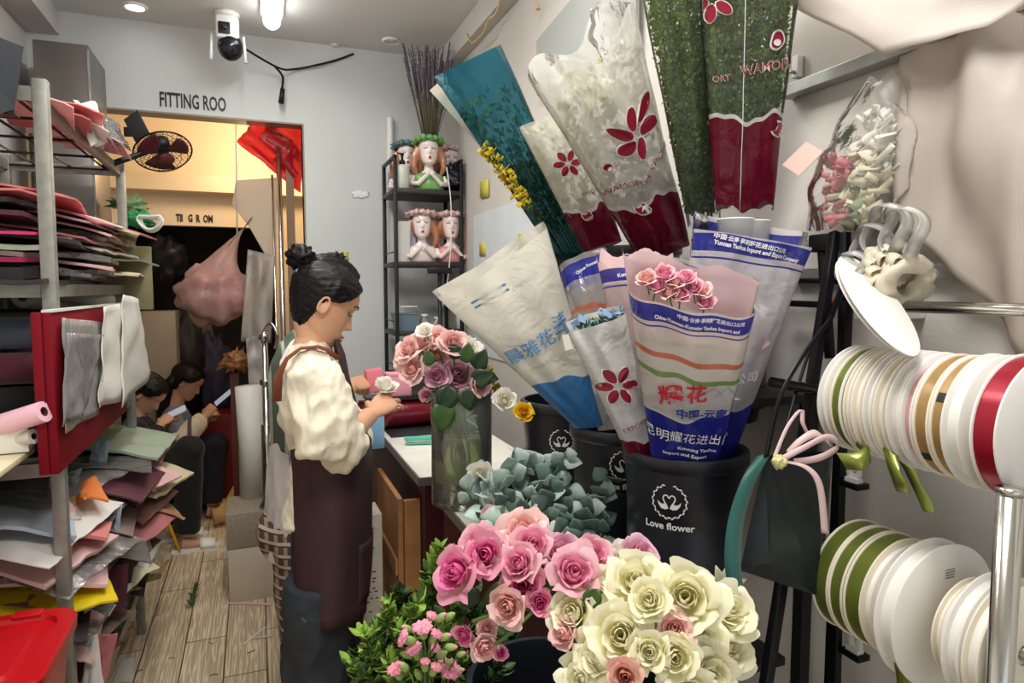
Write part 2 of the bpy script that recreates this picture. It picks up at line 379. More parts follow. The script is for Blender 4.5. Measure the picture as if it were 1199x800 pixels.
low = [
 (960, M_CARD2, M_SGREEN, .040, .085, 'olive satin ribbon reel, leftmost on the lower rod'),
 (977, M_CARD2, M_SGREEN, .040, .085, 'olive satin ribbon reel, middle one of the three green reels on the lower rod'),
 (994, M_CARD2, M_SGREEN, .042, .085, 'olive satin ribbon reel, right one of the three green reels on the lower rod'),
 (1017, M_CARD, M_WHITE, .022, .083, 'white reel right beside the green ones on the lower rod'),
 (1027, M_CARD2, M_CARD, .026, .080, 'thin greyish white reel in the middle of the lower rod'),
 (1044, M_CARD, M_CARD, .034, .098, 'largest white reel on the lower rod with small print on its face'),
 (1093, M_CARD2, M_WHITE, .014, .066, 'small reel with a pale green band behind the bigger white one'),
 (1104, M_CARD, mat('mint_ribbon', s(196, 214, 186), .5), .014, .066, 'small mint ribbon reel on the lower rod'),
 (1117, M_CARD, M_WHITE, .026, .085, 'white reel partly behind the chrome post on the lower rod'),
 (1142, M_CARD2, M_WHITE, .024, .085, 'ivory edged reel right behind the chrome post'),
]
for i, (px, fl, rb, w, r, lb) in enumerate(low):
    y1 = onX(px+6, 680, XRD-.055).y
    t = reel(y1-w*.9, ZR2, XRD, r, w*.85, fl, rb, lb, G2, wind=.975 if rb is M_SGREEN else .9)
    if i == 5: print_lines(t, onY(1113, 668, y1-w*.9-.0006))
for nm, z, lb in (('ribbon_rod', ZR1, 'upper steel rod carrying the ribbon reels'), ('ribbon_rod', ZR2, 'lower steel rod carrying the ribbon reels')):
    b = MB(); b.cyl((XRD, .35, z), (XRD, .93, z), .009, 16); tag(b.build(nm, M_STEEL), lb, 'rod')
# print on reel faces
for px, py, X, tx in ((1129, 508, .80, 'CMJ\n1234'), (1113, 668, .80, 'GREEN\nQTY 25')):
    pass
# drooping ribbon tails
def ribbon(name, pts, w, m, label=None, cat=None, wd=(0, 1, 0), group=None, parent=None, sub=8, th=.0006):
    P = [Vector(p) for p in pts]; Q = []
    for i in range(len(P)-1):
        p0, p1, p2, p3 = P[max(i-1, 0)], P[i], P[i+1], P[min(i+2, len(P)-1)]
        for k in range(sub):
            t = k/sub; Q.append(.5*((2*p1)+(p2-p0)*t+(2*p0-5*p1+4*p2-p3)*t*t+(3*p1-p0-3*p2+p3)*t**3))
    Q.append(P[-1]); wd = Vector(wd).normalized(); n = len(Q)-1
    ww = w if hasattr(w, '__call__') else (lambda t: w)
    b = MB()
    def f(u, v):
        i = min(int(round(v*n)), n); tw = wd+Vector((.25*sin(v*5), .1, .2*cos(v*4))); tw.normalize(); return Q[i]+tw*(u-.5)*ww(v)
    b.slab(f, 2, n, th); return b.build(name, m, parent, label=label, cat='ribbon' if label else None, group=group)
def smooth_path(pts, sub=8):
    P = [Vector(p) for p in pts]; Q = []
    for i in range(len(P)-1):
        p0, p1, p2, p3 = P[max(i-1, 0)], P[i], P[i+1], P[min(i+2, len(P)-1)]
        for k in range(sub):
            t = k/sub; Q.append(.5*((2*p1)+(p2-p0)*t+(2*p0-5*p1+4*p2-p3)*t*t+(3*p1-p0-3*p2+p3)*t**3))
    return Q+[P[-1]]
X0 = .79
ribbon('ribbon_tail', [onX(1000, 512, X0), onX(1018, 528, X0), onX(1005, 540, X0-.02), onX(985, 540, X0-.03)], .026, M_SGREEN, 'short olive ribbon end curling left under the olive reel', wd=(0, .4, 1))
ribbon('ribbon_tail', [onX(1042, 528, X0), onX(1046, 548, X0-.01), onX(1054, 566, X0-.01), onX(1058, 577, X0)], lambda t: .028*(1-.35*t), M_SGREEN, 'folded olive ribbon tail hanging below the middle of the upper rod', wd=(0, 1, .1))
ribbon('ribbon_tail', [onX(1062, 545, X0), onX(1070, 562, X0), onX(1082, 585, X0), onX(1087, 600, X0)], lambda t: .03*(1-.6*t), M_SGREEN, 'pointed olive ribbon tail hanging rightmost below the upper rod', wd=(0, 1, .1))
ribbon('ribbon_tail', [onX(1043, 735, X0), onX(1047, 760, X0), onX(1056, 790, X0), onX(1062, 830, X0)], .018, mat('dark_olive_satin', s(112, 116, 44), .35), 'narrow dark olive ribbon hanging down to the bottom from the lower rod', wd=(0, 1, .1))

# ------------------------------------------------------------- chrome rack post, horizontal bar, wall rails
p = at(1184, 572, .74)
b = MB(); b.cyl((p.x, p.y, 0), (p.x, p.y, p.z-.004), .0135, 28); t = thing('chrome_post', 'polished chrome round post standing at the right edge of the photo', 'post', (p.x, p.y, 0))
b.build('pole', M_STEEL, t)
b = MB(); b.lathe((p.x, p.y, p.z-.006), [(.0142, 0), (.0145, .004), (.0138, .007), (.005, .0085)], 28); b.build('end_cap', M_STEEL, t)
for q in (.6, 1.0):
    b = MB(); b.lathe((p.x, p.y, q), [(.0137, 0), (.0147, .002), (.0147, .01), (.0137, .012)], 28); b.build('ring', M_STEEL, t)
a = onX(1018, 358, .90); e = onX(1199, 360, .90)
b = MB(); b.cyl((.9, e.y-.25, a.z), (.9, a.y, a.z), .0085, 20); t = thing('hanging_bar', 'round steel bar running along the wall above the ribbon reels', 'bar', (.9, a.y, a.z)); b.build('bar', M_STEEL, t)
b = MB(); b.box((.89, a.y-.005, a.z-.022), (XR-.001, a.y+.02, a.z+.022), .002); b.build('bracket', M_WHITE, t)
def rail(pxa, pxb, X, h, th, m, lab):
    A = onX(*pxa, X); B = onX(*pxb, X); z = (A.z+B.z)/2
    b = MB(); b.box((X, min(A.y, B.y), z-h/2), (X+th, max(A.y, B.y), z+h/2)); return tag(b.build('wall_rail', m, smooth=False), lab, 'wall rail')
A = onX(925, 104, .985); b = MB(); b.box((.985, .45, A.z-.011), (XR-.001, A.y+.03, A.z+.011), .001); tag(b.build('wall_rail', M_GALV, smooth=False), 'speckled grey steel rail on the right wall high behind the tall green bouquets', 'wall rail')
A = onX(1095, 318, 1.0); b = MB(); b.box((1.0, .62, A.z-.012), (XR-.001, onX(925, 300, 1.0).y, A.z+.012), .001); tag(b.build('wall_rail', M_GALV, smooth=False), 'lower grey steel rail on the right wall behind the cream ribbon bundle', 'wall rail')
# small white hook with screw beside the upper rail
c = onX(928, 77, 1.0); t = thing('wall_bracket', 'small white metal bracket screwed to the right wall above the upper rail', 'bracket', (c.x, c.y, c.z-.02))
b = MB(); b.box((1.005, c.y-.008, c.z-.022), (XR-.001, c.y+.008, c.z+.02), .001); b.build('plate', M_WHITE, t, smooth=False)
b = MB(); b.cyl((1.004, c.y, c.z-.012), (.995, c.y, c.z-.012), .0035, 12); b.build('screw', M_GALV, t)

# ------------------------------------------------------------- draped translucent sheets at the right
def drape(name, pts, m, label, n=26, nv=26, X=.9, fold=.02, seed=0, cat='plastic sheet'):
    TL, TR, BL, BR = [onX(px, py, x) for px, py, x in pts]; q = quad(TL, TR, BL, BR); b = MB()
    def f(u, v):
        p = q(u, v); k = fold*(sin(u*9+v*3.+seed)+.6*sin(u*19-v*4+seed*2)+1.2*nz((u*3, v*3, seed), 1))
        return p+Vector((-k-.01*sin(v*pi), 0, .01*nz((u*4, v*2, 1), 1, seed)))
    b.slab(f, n, nv, .0008); return b.build(name, m, label=label, cat=cat)
M_DRAPE = mat('frosted_sheet', s(214, 205, 196), .42, bump=.35, bscale=9, trans=.42, var=.03, vscale=3)
M_DRAPE2 = mat('foam_sheet', s(236, 230, 224), .45, bump=.3, bscale=7, trans=.45)
drape('plastic_sheet', [(1052, 25, .99), (1290, -60, .97), (1062, 262, .985), (1300, 520, .95)], M_DRAPE, 'large frosted plastic sheet draped down the right wall beside the bar', fold=.014, seed=1)
q = [onX(905, -40, .93), onX(1250, -190, .93), onX(1043, 68, .95), onX(1180, 2, .95)]
b = MB()
TLa, TRa = onX(930, -70, .92), onX(1260, -160, .90)
def f(u, v):
    bot = [onX(905, -6, .95), onX(960, 22, .95), onX(1003, 42, .95), onX(1043, 67, .95), onX(1075, 54, .94), onX(1110, 43, .94), onX(1150, 30, .93), onX(1182, 4, .92), onX(1215, -30, .92)]
    k = u*(len(bot)-1); i = min(int(k), len(bot)-2); p = bot[i].lerp(bot[i+1], k-i); t = TLa.lerp(TRa, u); r = p.lerp(t, v)
    return r+Vector((-.02*sin(v*4+u*5)-.014*nz((u*5, v*3, 0), 1), 0, 0))
b.slab(f, 32, 16, .001); tag(b.build('foam_sheet', M_DRAPE2), 'white foam wrapping sheet hanging from above with a drooping point at the top right', 'wrapping sheet')

# ------------------------------------------------------------- white oval boards, ribbon bundle and bag of artificial flowers on the bar
def oval(c, ax, ay, nn, a, bb, th, name, m, label):
    c, ax, ay, nn = Vector(c), Vector(ax).normalized(), Vector(ay).normalized(), Vector(nn).normalized(); b = MB(); rs = []
    for k, (sc_, z) in enumerate(((.97, -th/2), (1, -th/4), (1, th/4), (.97, th/2))):
        rs.append([c+ax*cos(q)*a*sc_+ay*sin(q)*bb*sc_+nn*z for q in [2*pi*i/48 for i in range(48)]])
    b.rings(rs); return tag(b.build(name, m, smooth=40), label, 'board')
p0, p1 = onX(979, 302, .86), onX(1062, 412, .78)
axd = (p1-p0); L_ = axd.length; axd.normalize(); vw = (p0.lerp(p1, .5)-CP).normalized(); side = axd.cross(vw).normalized(); tilt = (side*.33+vw*.94).normalized(); nn = axd.cross(tilt)
oval(p0.lerp(p1, .5)+Vector((.003, -.01, 0)), axd, tilt, nn, L_/2*1.04, .072, .003, 'oval_board', M_CARD, 'white oval cardboard disc hanging tilted in front of the steel bar')
oval(p0.lerp(p1, .48)+Vector((.012, .004, -.004)), axd, tilt, nn, L_/2*.98, .07, .003, 'oval_board', M_CARD, 'second white oval disc tucked close behind the tilted one at the bar')
# cream ribbon bundle: crumpled roll with hollow end
c = onX(1047, 322, .9)
M_CREAMR = mat('cream_ribbon', s(236, 228, 208), .5, trans=.3, bump=.2, bscale=40)
t = thing('ribbon_bundle', 'rolled bundle of crumpled cream ribbon with wire loops resting on the steel bar', 'ribbon', (c.x, c.y, c.z-.045))
b = MB(); ax_ = (onX(1078, 345, .86)-onX(1015, 300, .9)).normalized()
prof = []
for i in range(15):
    v = i/14; prof.append((.033+.006*sin(v*9)+(.004 if i % 2 else 0), -.035+v*.075))
prof += [(.020, .04), (.018, .02)]
b.lathe(c, prof, 40, ax_, cap=False)
b.v = [v+Vector((nz(v, 60, 1), nz(v, 60, 2), nz(v, 60, 3)))*.009 for v in b.v]; b.build('ribbon_roll', M_CREAMR, t)
b = MB()
for k in range(46):
    d = Vector((random.gauss(0, 1), random.gauss(0, 1), random.gauss(0, 1))).normalized(); o = c+ax_*random.uniform(-.035, .03); d = (d-ax_*d.dot(ax_)).normalized(); o += d*.034; a2 = ax_.cross(d)
    hh = random.uniform(.008, .014); rr = random.uniform(.009, .016)
    b.slab(lambda u, v: o+a2*(u-.5)*rr*1.6+ax_*(v-.5)*rr*1.4+d*hh*sin(u*pi), 5, 2, .0006)
b.build('ruffle', M_CREAMR, t)
M_ORG = film('organza', (1, .98, .95), .3, .4, crinkle=.2)
for k, (dx, dz, rr) in enumerate(((-.05, .035, .034), (-.012, .055, .04), (.03, .05, .036), (-.055, .0, .026))):
    b = MB(); cc = c+Vector((-.01*k, -dx*.9, dz+.01)); ax2 = Vector((.25, 1, 0)).normalized()
    pts = [cc+(ax2*cos(q)*rr*1.1+Vector((0, 0, 1))*sin(q)*rr)+Vector((.008*sin(3*q), 0, 0)) for q in [2*pi*i/40 for i in range(40)]]
    b.tube(pts, [(.0014, .011)]*40, 6, closed=True); b.build('wire_loop', M_ORG, t)

def rnd_in(fn): return fn(random.random(), random.random())
# clear bag of artificial flowers
t = thing('flower_bag', 'clear cellophane bag of artificial pale flowers hanging on the right wall', 'bag', onX(1000, 268, .94))
fb = MB(); cc = onX(1003, 210, .95)
cols = [mat('silk_cream', s(226, 220, 192), .7, trans=.3), mat('silk_pink', s(214, 128, 132), .7, trans=.3), mat('silk_green', s(120, 134, 96), .7), mat('silk_white', s(240, 236, 228), .7, trans=.3)]
for mi, nn_ in ((0, 170), (1, 60), (2, 30), (3, 60)):
    fb.mi = mi
    for k in range(nn_):
        z = random.random(); px_ = (1004+12*z+random.gauss(0, 13)) if mi in (0, 2) else ((984+random.gauss(0, 10)) if mi == 1 else 1028+random.gauss(0, 12)); o = onX(px_, (262-80*z) if mi != 3 else 215-85*z, .965+random.uniform(-.025, .025)); r = random.uniform(.008, .017)
        a = Vector((random.gauss(0, 1), random.gauss(0, 1), random.gauss(0, 1))).normalized(); a2 = a.orthogonal().normalized(); a3 = a.cross(a2)
        fb.slab(lambda u, v: o+a2*(u-.5)*r*2*(1-.5*v)+a3*(v-.5)*r*2+a*r*.6*sin(u*pi), 3, 3, .0005)
fb.build('silk_flowers', cols, t)
b = MB(); A = [onX(925, 225, .99), onX(1045, 100, .99)]
def f(a, v):
    q = 2*pi*a; w = .028+.075*sin(min(1, (1-v)*1.15)*pi*.5)**.8*(1-.25*(1-v)**3); base = onX(992, 268, .945).lerp(onX(1030, 92, .97), v)
    k = 1+.22*nz((cos(q)*1.5, sin(q)*1.5, v*5), 1, 3)
    return base+Vector((0, 1, 0))*cos(q)*w*k*.95+Vector((1, 0, 0))*sin(q)*w*.45*k+Vector((0, 0, .015*nz((a*8, v*7, 0), 1)))
b.surf(f, 40, 26); b.build('cellophane', M_CLEAR2, t)
sheet('price_card', onX(944, 166, .93), onX(964, 178, .92), onX(916, 193, .93), onX(936, 206, .92), mat('blush_card', s(232, 204, 192), .7), .0012, label='blank pale pink card tilted beside the cellophane flower bag', cat='card')
# grey board leaning flat on the wall above the blue wrap
c = [onX(630, 48, 1.0), onX(705, -12, 1.0), onX(630, 112, 1.0), onX(705, 85, 1.0)]
b = MB(); b.slab(quad(c[0], c[1]+Vector((0, -.2, 0.1)), c[2], c[3]+Vector((0, -.2, 0))), 1, 1, .012); tag(b.build('wall_panel', mat('grey_panel', s(158, 162, 160), .5), smooth=False), 'flat grey panel fixed high on the right wall behind the big white sleeve', 'panel')

# ------------------------------------------------------------- black folding easel stand and clip post beside the buckets
M_BM2 = mat('black_powder_coat', s(16, 17, 22), .35, .4)
t = thing('folding_stand', 'black metal folding stand with crossed legs between the buckets and the ribbon reels', 'stand', onZ(900, 1000, .3))
def bar(name, pa, pb, w, dpt, m, parent, X1, X2=None, ex=0):
    A = onX(*pa, X1); B = onX(*pb, X2 if X2 else X1); d = (B-A).normalized(); B = B+d*ex; c = (A+B)/2; s1 = d.cross(Vector((1, 0, 0))).normalized(); s2 = d.cross(s1)
    b = MB(); b.obox(c, (B-A)/2, s1*w/2, s2*dpt/2, .002); return b.build(name, m, parent, smooth=30)
bar('leg', (978, 272), (897, 800), .016, .016, M_BM2, t, .95, .72, .35)
bar('leg', (990, 272), (978, 800), .014, .014, M_BM2, t, .95, .90, .35)
bar('upright', (962, 276), (972, 420), .016, .012, M_BM2, t, .96)
b = MB(); c = onX(967, 283, .955); b.box((c.x-.008, c.y-.012, c.z-.018), (c.x+.02, c.y+.034, c.z+.014), .003); b.build('clamp_head', M_BM2, t)
bar('crossbar', (912, 328), (1000, 330), .010, .010, M_BM2, t, .975)
bar('crossbar', (920, 355), (985, 358), .012, .012, M_BM2, t, .97)
bar('brace', (1000, 300), (962, 400), .008, .008, M_BM2, t, .9)
A = onX(983, 545, .93)
t = thing('clip_post', 'black square post with white plastic pipe clips behind the ribbon reels', 'post', (A.x, A.y, 0))
b = MB(); b.box((A.x-.008, A.y-.009, 0), (A.x+.008, A.y+.009, 1.48), .002); b.build('pole', M_BM2, t, smooth=30)
for px, py in ((993, 551), (994, 748)):
    c = onX(px, py, .915); 
    b = MB(); b.box((c.x-.012, c.y-.03, c.z-.026), (c.x+.015, c.y+.008, c.z-.016), .001); b.build('arm', M_BM2, t, smooth=30)
    b = MB(); pts = [c+Vector((0, cos(q)*.009-.012, sin(q)*.009)) for q in [R(-230+i*28) for i in range(11)]]; b.tube(pts, [(.002, .007)]*11, 8); b.box((c.x-.007, c.y-.024, c.z-.016), (c.x+.007, c.y, c.z-.009)); b.build('pipe_clip', M_WHITE, t, smooth=30)
b = MB(); c = onX(981, 360, .93)
for q in (-.5, .6): b.tube([c+Vector((0, -.013, -.008*q/.5)), c, c+Vector((0, .013, .008*q/.5))], .003, 8)
tag(b.build('wire_tie', mat('red_tie', s(206, 40, 40), .5)), 'bright red twist tie knotted on the black stand', 'tie')
# dark green gift bag hanging with ribbon handles
M_BAG = mat('dark_green_paper', s(14, 25, 30), .42, bump=.05)
cs = {k: at(*v) for k, v in dict(tl=(895, 536, .98), tr=(972, 532, 1.0), bl=(866, 668, .96), br=(955, 697, .99), ml=(866, 590, 1.0)).items()}
t = thing('gift_bag', 'dark green folded paper gift bag hanging beside the front bucket', 'bag', (cs['bl']+cs['br'])/2)
nb = (cs['tr']-cs['tl']).cross(cs['tl']-cs['bl']).normalized(); nb = nb if nb.dot(FW) > 0 else -nb
b = MB(); dd = nb*.06
mt_, mb_ = at(905, 540, .965), at(901, 660, .94)
V8 = [cs['tl'], mt_, cs['tr'], cs['bl'], mb_, cs['br'], at(905, 532, 1.03), at(975, 528, 1.04), at(915, 675, 1.04), at(962, 690, 1.05)]
b.add(V8, [(0, 3, 4, 1), (1, 4, 5, 2), (0, 6, 8, 3), (2, 5, 9, 7), (6, 7, 9, 8), (3, 8, 9, 5, 4)]); b.build('body', M_BAG, t, smooth=False)
b = MB(); b.add([at(901, 660, .935), at(866, 668, .955), at(955, 697, .985)], [(0, 1, 2)]); b.v = [v-nb*.001 for v in b.v]; b.build('bottom_flap', mat('bag_fold', s(22, 34, 38), .5), t, smooth=False)
M_TEAL = mat('teal_ribbon', s(8, 84, 78), .5, sheen=.3)
ribbon('ribbon', [at(896, 532, .97), at(878, 560, .95), at(862, 610, .94), at(858, 660, .93), at(864, 703, .93)], .024, M_TEAL, 'long dark teal ribbon hanging down left of the gift bag', wd=RT[:])
M_LPINK = mat('pale_pink_ribbon', s(244, 214, 214), .4, trans=.2)
ribbon('handle', [at(897, 535, .965), at(912, 470, .97), at(938, 420, .99), at(975, 370, 1.04)], .008, M_BM2, parent=t, wd=RT[:])
t = thing('ribbon_bow', 'pale pink ribbon bow and pompom tied to the gift bag handle', 'bow', at(912, 548, .955))
b = MB(); b.blob(at(912, 541, .955), .0095, .0095, .0095, .3, 20, 14); b.build('pompom', mat('cream_pompom', s(226, 220, 160), .9, bump=.5, bscale=300), t)
ribbon('bow_tail', [at(918, 540, .955), at(945, 548, .95), at(960, 570, .95), at(966, 625, .96)], .011, M_LPINK, parent=t, wd=RT[:])
ribbon('bow_loop', [at(915, 538, .955), at(940, 525, .95), at(968, 512, .96), at(982, 522, .97), at(960, 536, .96), at(930, 541, .955)], .010, M_LPINK, parent=t, wd=(0, 0, 1))
ribbon('bow_loop', [at(922, 532, .96), at(935, 518, .955), at(955, 508, .96), at(972, 520, .97)], .012, M_LPINK, parent=t, wd=(0, .3, 1))
ribbon('bow_strap', [at(907, 535, .96), at(922, 500, .97), at(938, 480, .98), at(940, 496, .98), at(948, 512, .985)], .007, M_LPINK, parent=t, wd=RT[:])
b = MB(); b.tube(smooth_path([onX(915, 520, .8), onX(935, 450, .86), onX(955, 395, .9), onX(985, 350, .93), onX(1000, 320, .93)]), .003, 8); tag(b.build('cable', M_BLACKM), 'thin black cable running up beside the gift bag to the stand', 'cable')
# ------------------------------------------------------------- petals, leaves, roses
def attr_mat(name, base, tip, rough=.55, trans=.3):
    """petal colour runs from base to tip by the petal's own pigment map (uv.y)"""
    m = bpy.data.materials.new(name); m.use_nodes = True; nt = m.node_tree; N = nt.nodes; L = nt.links; b = N['Principled BSDF']
    uv = N.new('ShaderNodeUVMap'); sp = N.new('ShaderNodeSeparateXYZ'); L.new(uv.outputs[0], sp.inputs[0])
    cr = N.new('ShaderNodeValToRGB'); L.new(sp.outputs['Y'], cr.inputs[0]); cr.color_ramp.elements[0].color = (*base, 1); cr.color_ramp.elements[1].color = (*tip, 1)
    cr.color_ramp.elements[0].position = .15; cr.color_ramp.elements[1].position = .85
    L.new(cr.outputs[0], b.inputs['Base Color']); b.inputs['Roughness'].default_value = rough; b.inputs['Specular IOR Level'].default_value = .3
    t = N.new('ShaderNodeBsdfTranslucent'); L.new(cr.outputs[0], t.inputs[0]); mx = N.new('ShaderNodeMixShader'); mx.inputs[0].default_value = trans
    L.new(b.outputs[0], mx.inputs[1]); L.new(t.outputs[0], mx.inputs[2]); L.new(mx.outputs[0], N['Material Output'].inputs[0]); return m
PET = dict(
 cream=(attr_mat('cream_petals', s(240, 240, 168), s(250, 247, 218)), attr_mat('cream_petals_inner', s(250, 242, 190), s(250, 247, 220))),
 pink=(attr_mat('pink_petals', s(246, 218, 212), s(243, 190, 202)), attr_mat('pink_petals_inner', s(236, 140, 180), s(241, 166, 192))),
 hot=(attr_mat('rosy_petals', s(244, 200, 204), s(240, 164, 188)), attr_mat('rosy_petals_inner', s(222, 80, 150), s(234, 118, 174))),
 blush=(attr_mat('blush_petals', s(248, 226, 214), s(246, 208, 204)), attr_mat('blush_petals_inner', s(240, 182, 178), s(244, 196, 190))),
 peach=(attr_mat('peach_petals', s(240, 208, 190), s(234, 184, 172)), attr_mat('peach_petals_inner', s(214, 142, 128), s(228, 166, 150))),
 white=(attr_mat('white_petals', s(240, 240, 214), s(250, 246, 240)), attr_mat('white_petals_inner', s(244, 238, 210), s(250, 246, 236))),
 yellow=(attr_mat('yellow_petals', s(244, 196, 40), s(250, 214, 60)), attr_mat('yellow_petals_inner', s(236, 170, 30), s(248, 204, 50))),
 lilacpink=(attr_mat('lilac_petals', s(232, 214, 218), s(232, 186, 206)), attr_mat('lilac_petals_inner', s(222, 150, 180), s(230, 170, 194))))
M_LEAF = mat('rose_leaf', s(66, 98, 44), .42, var=.25, vscale=40, trans=.2)
M_LEAF2 = mat('fresh_leaf', s(152, 188, 84), .42, var=.35, vscale=30, trans=.3)
M_LEAF3 = mat('dark_leaf', s(38, 62, 34), .4, var=.25, vscale=40, trans=.15)
M_EUC = mat('eucalyptus_leaf', s(176, 196, 188), .6, var=.2, vscale=30, trans=.12)
M_EUC2 = mat('eucalyptus_leaf_dark', s(100, 124, 116), .6, var=.25, vscale=30, trans=.1)
M_STEM = mat('green_stem', s(86, 112, 50), .5)
M_SEPAL = mat('sepal_green', s(140, 164, 88), .5, var=.2, vscale=60, trans=.2)
def petal(b, R0, H, th0, wid, op, curl, seed, n=8, z0=0., tipp=.0):
    """one cupped rose petal, rim radius R0, height H, opening op 0..1"""
    def f(u, t):
        sN = (u-.5)*2; a = th0+sN*wid*(.45+.55*sin(min(1, t*1.15)*pi*.5))*(1-.28*max(0, t-.6)/.4*abs(sN)) 
        drop = .22*abs(sN)**2.6*H*(t**2)                                     # rounded upper outline
        tt = t**.85; r = R0*(.16+.84*sin(tt*pi*.5*(.9+.1*op))**.9)*(1-(1-op)*.42*max(0, t-.45)/.55)
        c = max(0, t-.66)/.34
        r += curl*R0*c*c*(1+.25*sin(sN*3+seed)); z = H*t-drop-curl*H*.42*c*c
        k = .075*R0*nz((a*2, t*3, seed), 1.5)*t*2; r += k; z += k
        z += tipp*H*max(0, 1-abs(sN)*3)*c
        return Vector((cos(a)*r, sin(a)*r, z+z0))
    b.surf(f, n, n-1)
def rose_mesh(R0=1., openn=.6, seed=0, n_out=6, n_mid=6, big=1.):
    """unit rose (outer radius about 1): outer petals with material 0, heart with material 1"""
    rd = random.Random(seed); b = MB(); b.mi = 1
    for k in range(3): petal(b, .17+.05*k, 1.02+.02*k, k*2.1+seed, 1.5, .0, .0, seed+k, 7, .0)
    for k in range(5): petal(b, .34+.03*k, 1.02-.01*k, k*2.35+seed, 1.15, .15, .06, seed+9+k, 7, .0)
    b.mi = 0 if openn < .5 else 1
    for k in range(n_mid): petal(b, .52+.035*k, 1.0-.02*k, k*2.4+seed*1.3, .98, .3+.3*openn, .12+.12*openn, seed+20+k, 8)
    b.mi = 0
    for k in range(n_out):
        petal(b, .70+.045*k*big, .98-.045*k, k*2.4+1+seed, .92, .6+.35*openn, .12+.30*openn*rd.uniform(.6, 1.3), seed+40+k, 9, -.02*k, .05)
    return b
def calyx(b, rr=1.):
    b.lathe((0, 0, -.2), [(.03, 0), (.13, .03), (.2, .12), (.22, .2), (.1, .26)], 12)
def sepals(b, k0=0):
    for k in range(5):
        a = k*2*pi/5+k0
        def f(u, t):
            w = .13*sin(min(1, t*1.3+.25)*pi)*(1-t*.5)+.004; r = .14+.62*sin(t*1.5); z = -.06-.25*t+.1*sin(t*6)
            return Vector((cos(a)*r-sin(a)*(u-.5)*2*w, sin(a)*r+cos(a)*(u-.5)*2*w, z))
        b.slab(f, 2, 7, .012)
def leaf_fn(o, d, side, L, Wd, droop=.25, fold=.25):
    o, d, side = Vector(o), Vector(d).normalized(), Vector(side); side = (side-d*side.dot(d)).normalized(); nn = d.cross(side)
    def f(u, t):
        w = Wd*sin(min(1, t**.8)*pi)**.85*(1-.25*t)+.0004; x = (u-.5)*2
        return o+d*L*t+side*x*w+nn*(fold*abs(x)*w-droop*L*t*t)
    return f
def rose_proto(kind, seed, openn, n_out=6):
    m0, m1 = PET[kind]; t = thing('rose', None, 'rose'); b = rose_mesh(1, openn, seed, n_out); b.build('petals', [m0, m1], t)
    b = MB(); calyx(b); sepals(b, seed); b.build('calyx', M_SEPAL, t)
    b = MB(); b.tube([(0, 0, -.15), (.05, .03, -1.2), (.1, 0, -1.9)], [.075, .065, .06], 8); b.build('stem', M_STEM, t)
    return t
PROT = {}
def rose(kind, pos, r, face, label, group, seed=None, openn=.6, stem=True):
    """rose head centred at pos with radius r; face = direction the flower looks"""
    global PROT
    seed = random.randint(0, 2) if seed is None else seed % 3; key = (kind, seed, openn)
    first = key not in PROT
    if first: PROT[key] = rose_proto(kind, seed*5+len(PROT), openn)
    o = PROT[key] if first else copy_tree(PROT[key])
    d = Vector(face).normalized(); q = Vector((0, 0, 1)).rotation_difference(d).to_euler()
    M = q.to_matrix() @ Matrix.Rotation(random.uniform(0, 6.28), 3, 'Z'); k = r/1.06
    o.rotation_euler = M.to_euler(); o.scale = (k, k, k); o.location = Vector(pos)-d*.45*k
    o['label'] = label; o['category'] = 'rose'; o['group'] = group; return o
TOCAM = lambda p: (CP-Vector(p)).normalized()
def face(p, rx=0., uz=0., w=1.):        # facing camera turned right by rx and up by uz
    return TOCAM(p)*w+RT*rx+Vector((0, 0, 1))*uz
# ---- cream cluster, lower right
GC = 'cream roses at the front'; D0 = .78
cream = [(745, 682, 33, 0, .4, .74, 'tall cream rose at the upper left of the cream bunch'),
 (803, 700, 37, 0, .15, .72, 'widest cream rose with a swirled heart in the upper middle of the bunch'),
 (852, 715, 30, .5, .2, .78, 'cream rose behind and right of the widest one'),
 (705, 700, 30, -.3, .4, .8, 'yellowish cream rose at the far upper left of the bunch'),
 (760, 703, 24, -.1, .3, .70, 'half-open greenish cream bud leaning on the tall one'),
 (727, 745, 35, -.05, .1, .70, 'big cream rose with a clear spiral left of centre of the bunch'),
 (702, 768, 30, -.4, -.05, .74, 'drooping cream rose at the left edge of the bunch'),
 (790, 737, 20, .1, .3, .70, 'small peachy-hearted rose in the middle of the cream bunch'),
 (822, 747, 27, .3, .1, .74, 'pale cream rose right of the small middle one'),
 (760, 763, 23, -.05, 0, .68, 'small cream rose below the centre of the bunch'),
 (790, 770, 27, .1, -.1, .68, 'cream rose with a tight heart low in the bunch'),
 (850, 760, 30, .6, 0, .78, 'large pale rose at the right edge of the bunch'),
 (685, 795, 30, -.4, -.1, .74, 'cream rose cut by the bottom edge at far left of the bunch'),
 (830, 790, 30, .3, -.2, .72, 'ivory rose at the lower right of the bunch'),
 (808, 812, 30, .1, -.3, .70, 'cream rose cut off by the bottom edge under the tight one')]
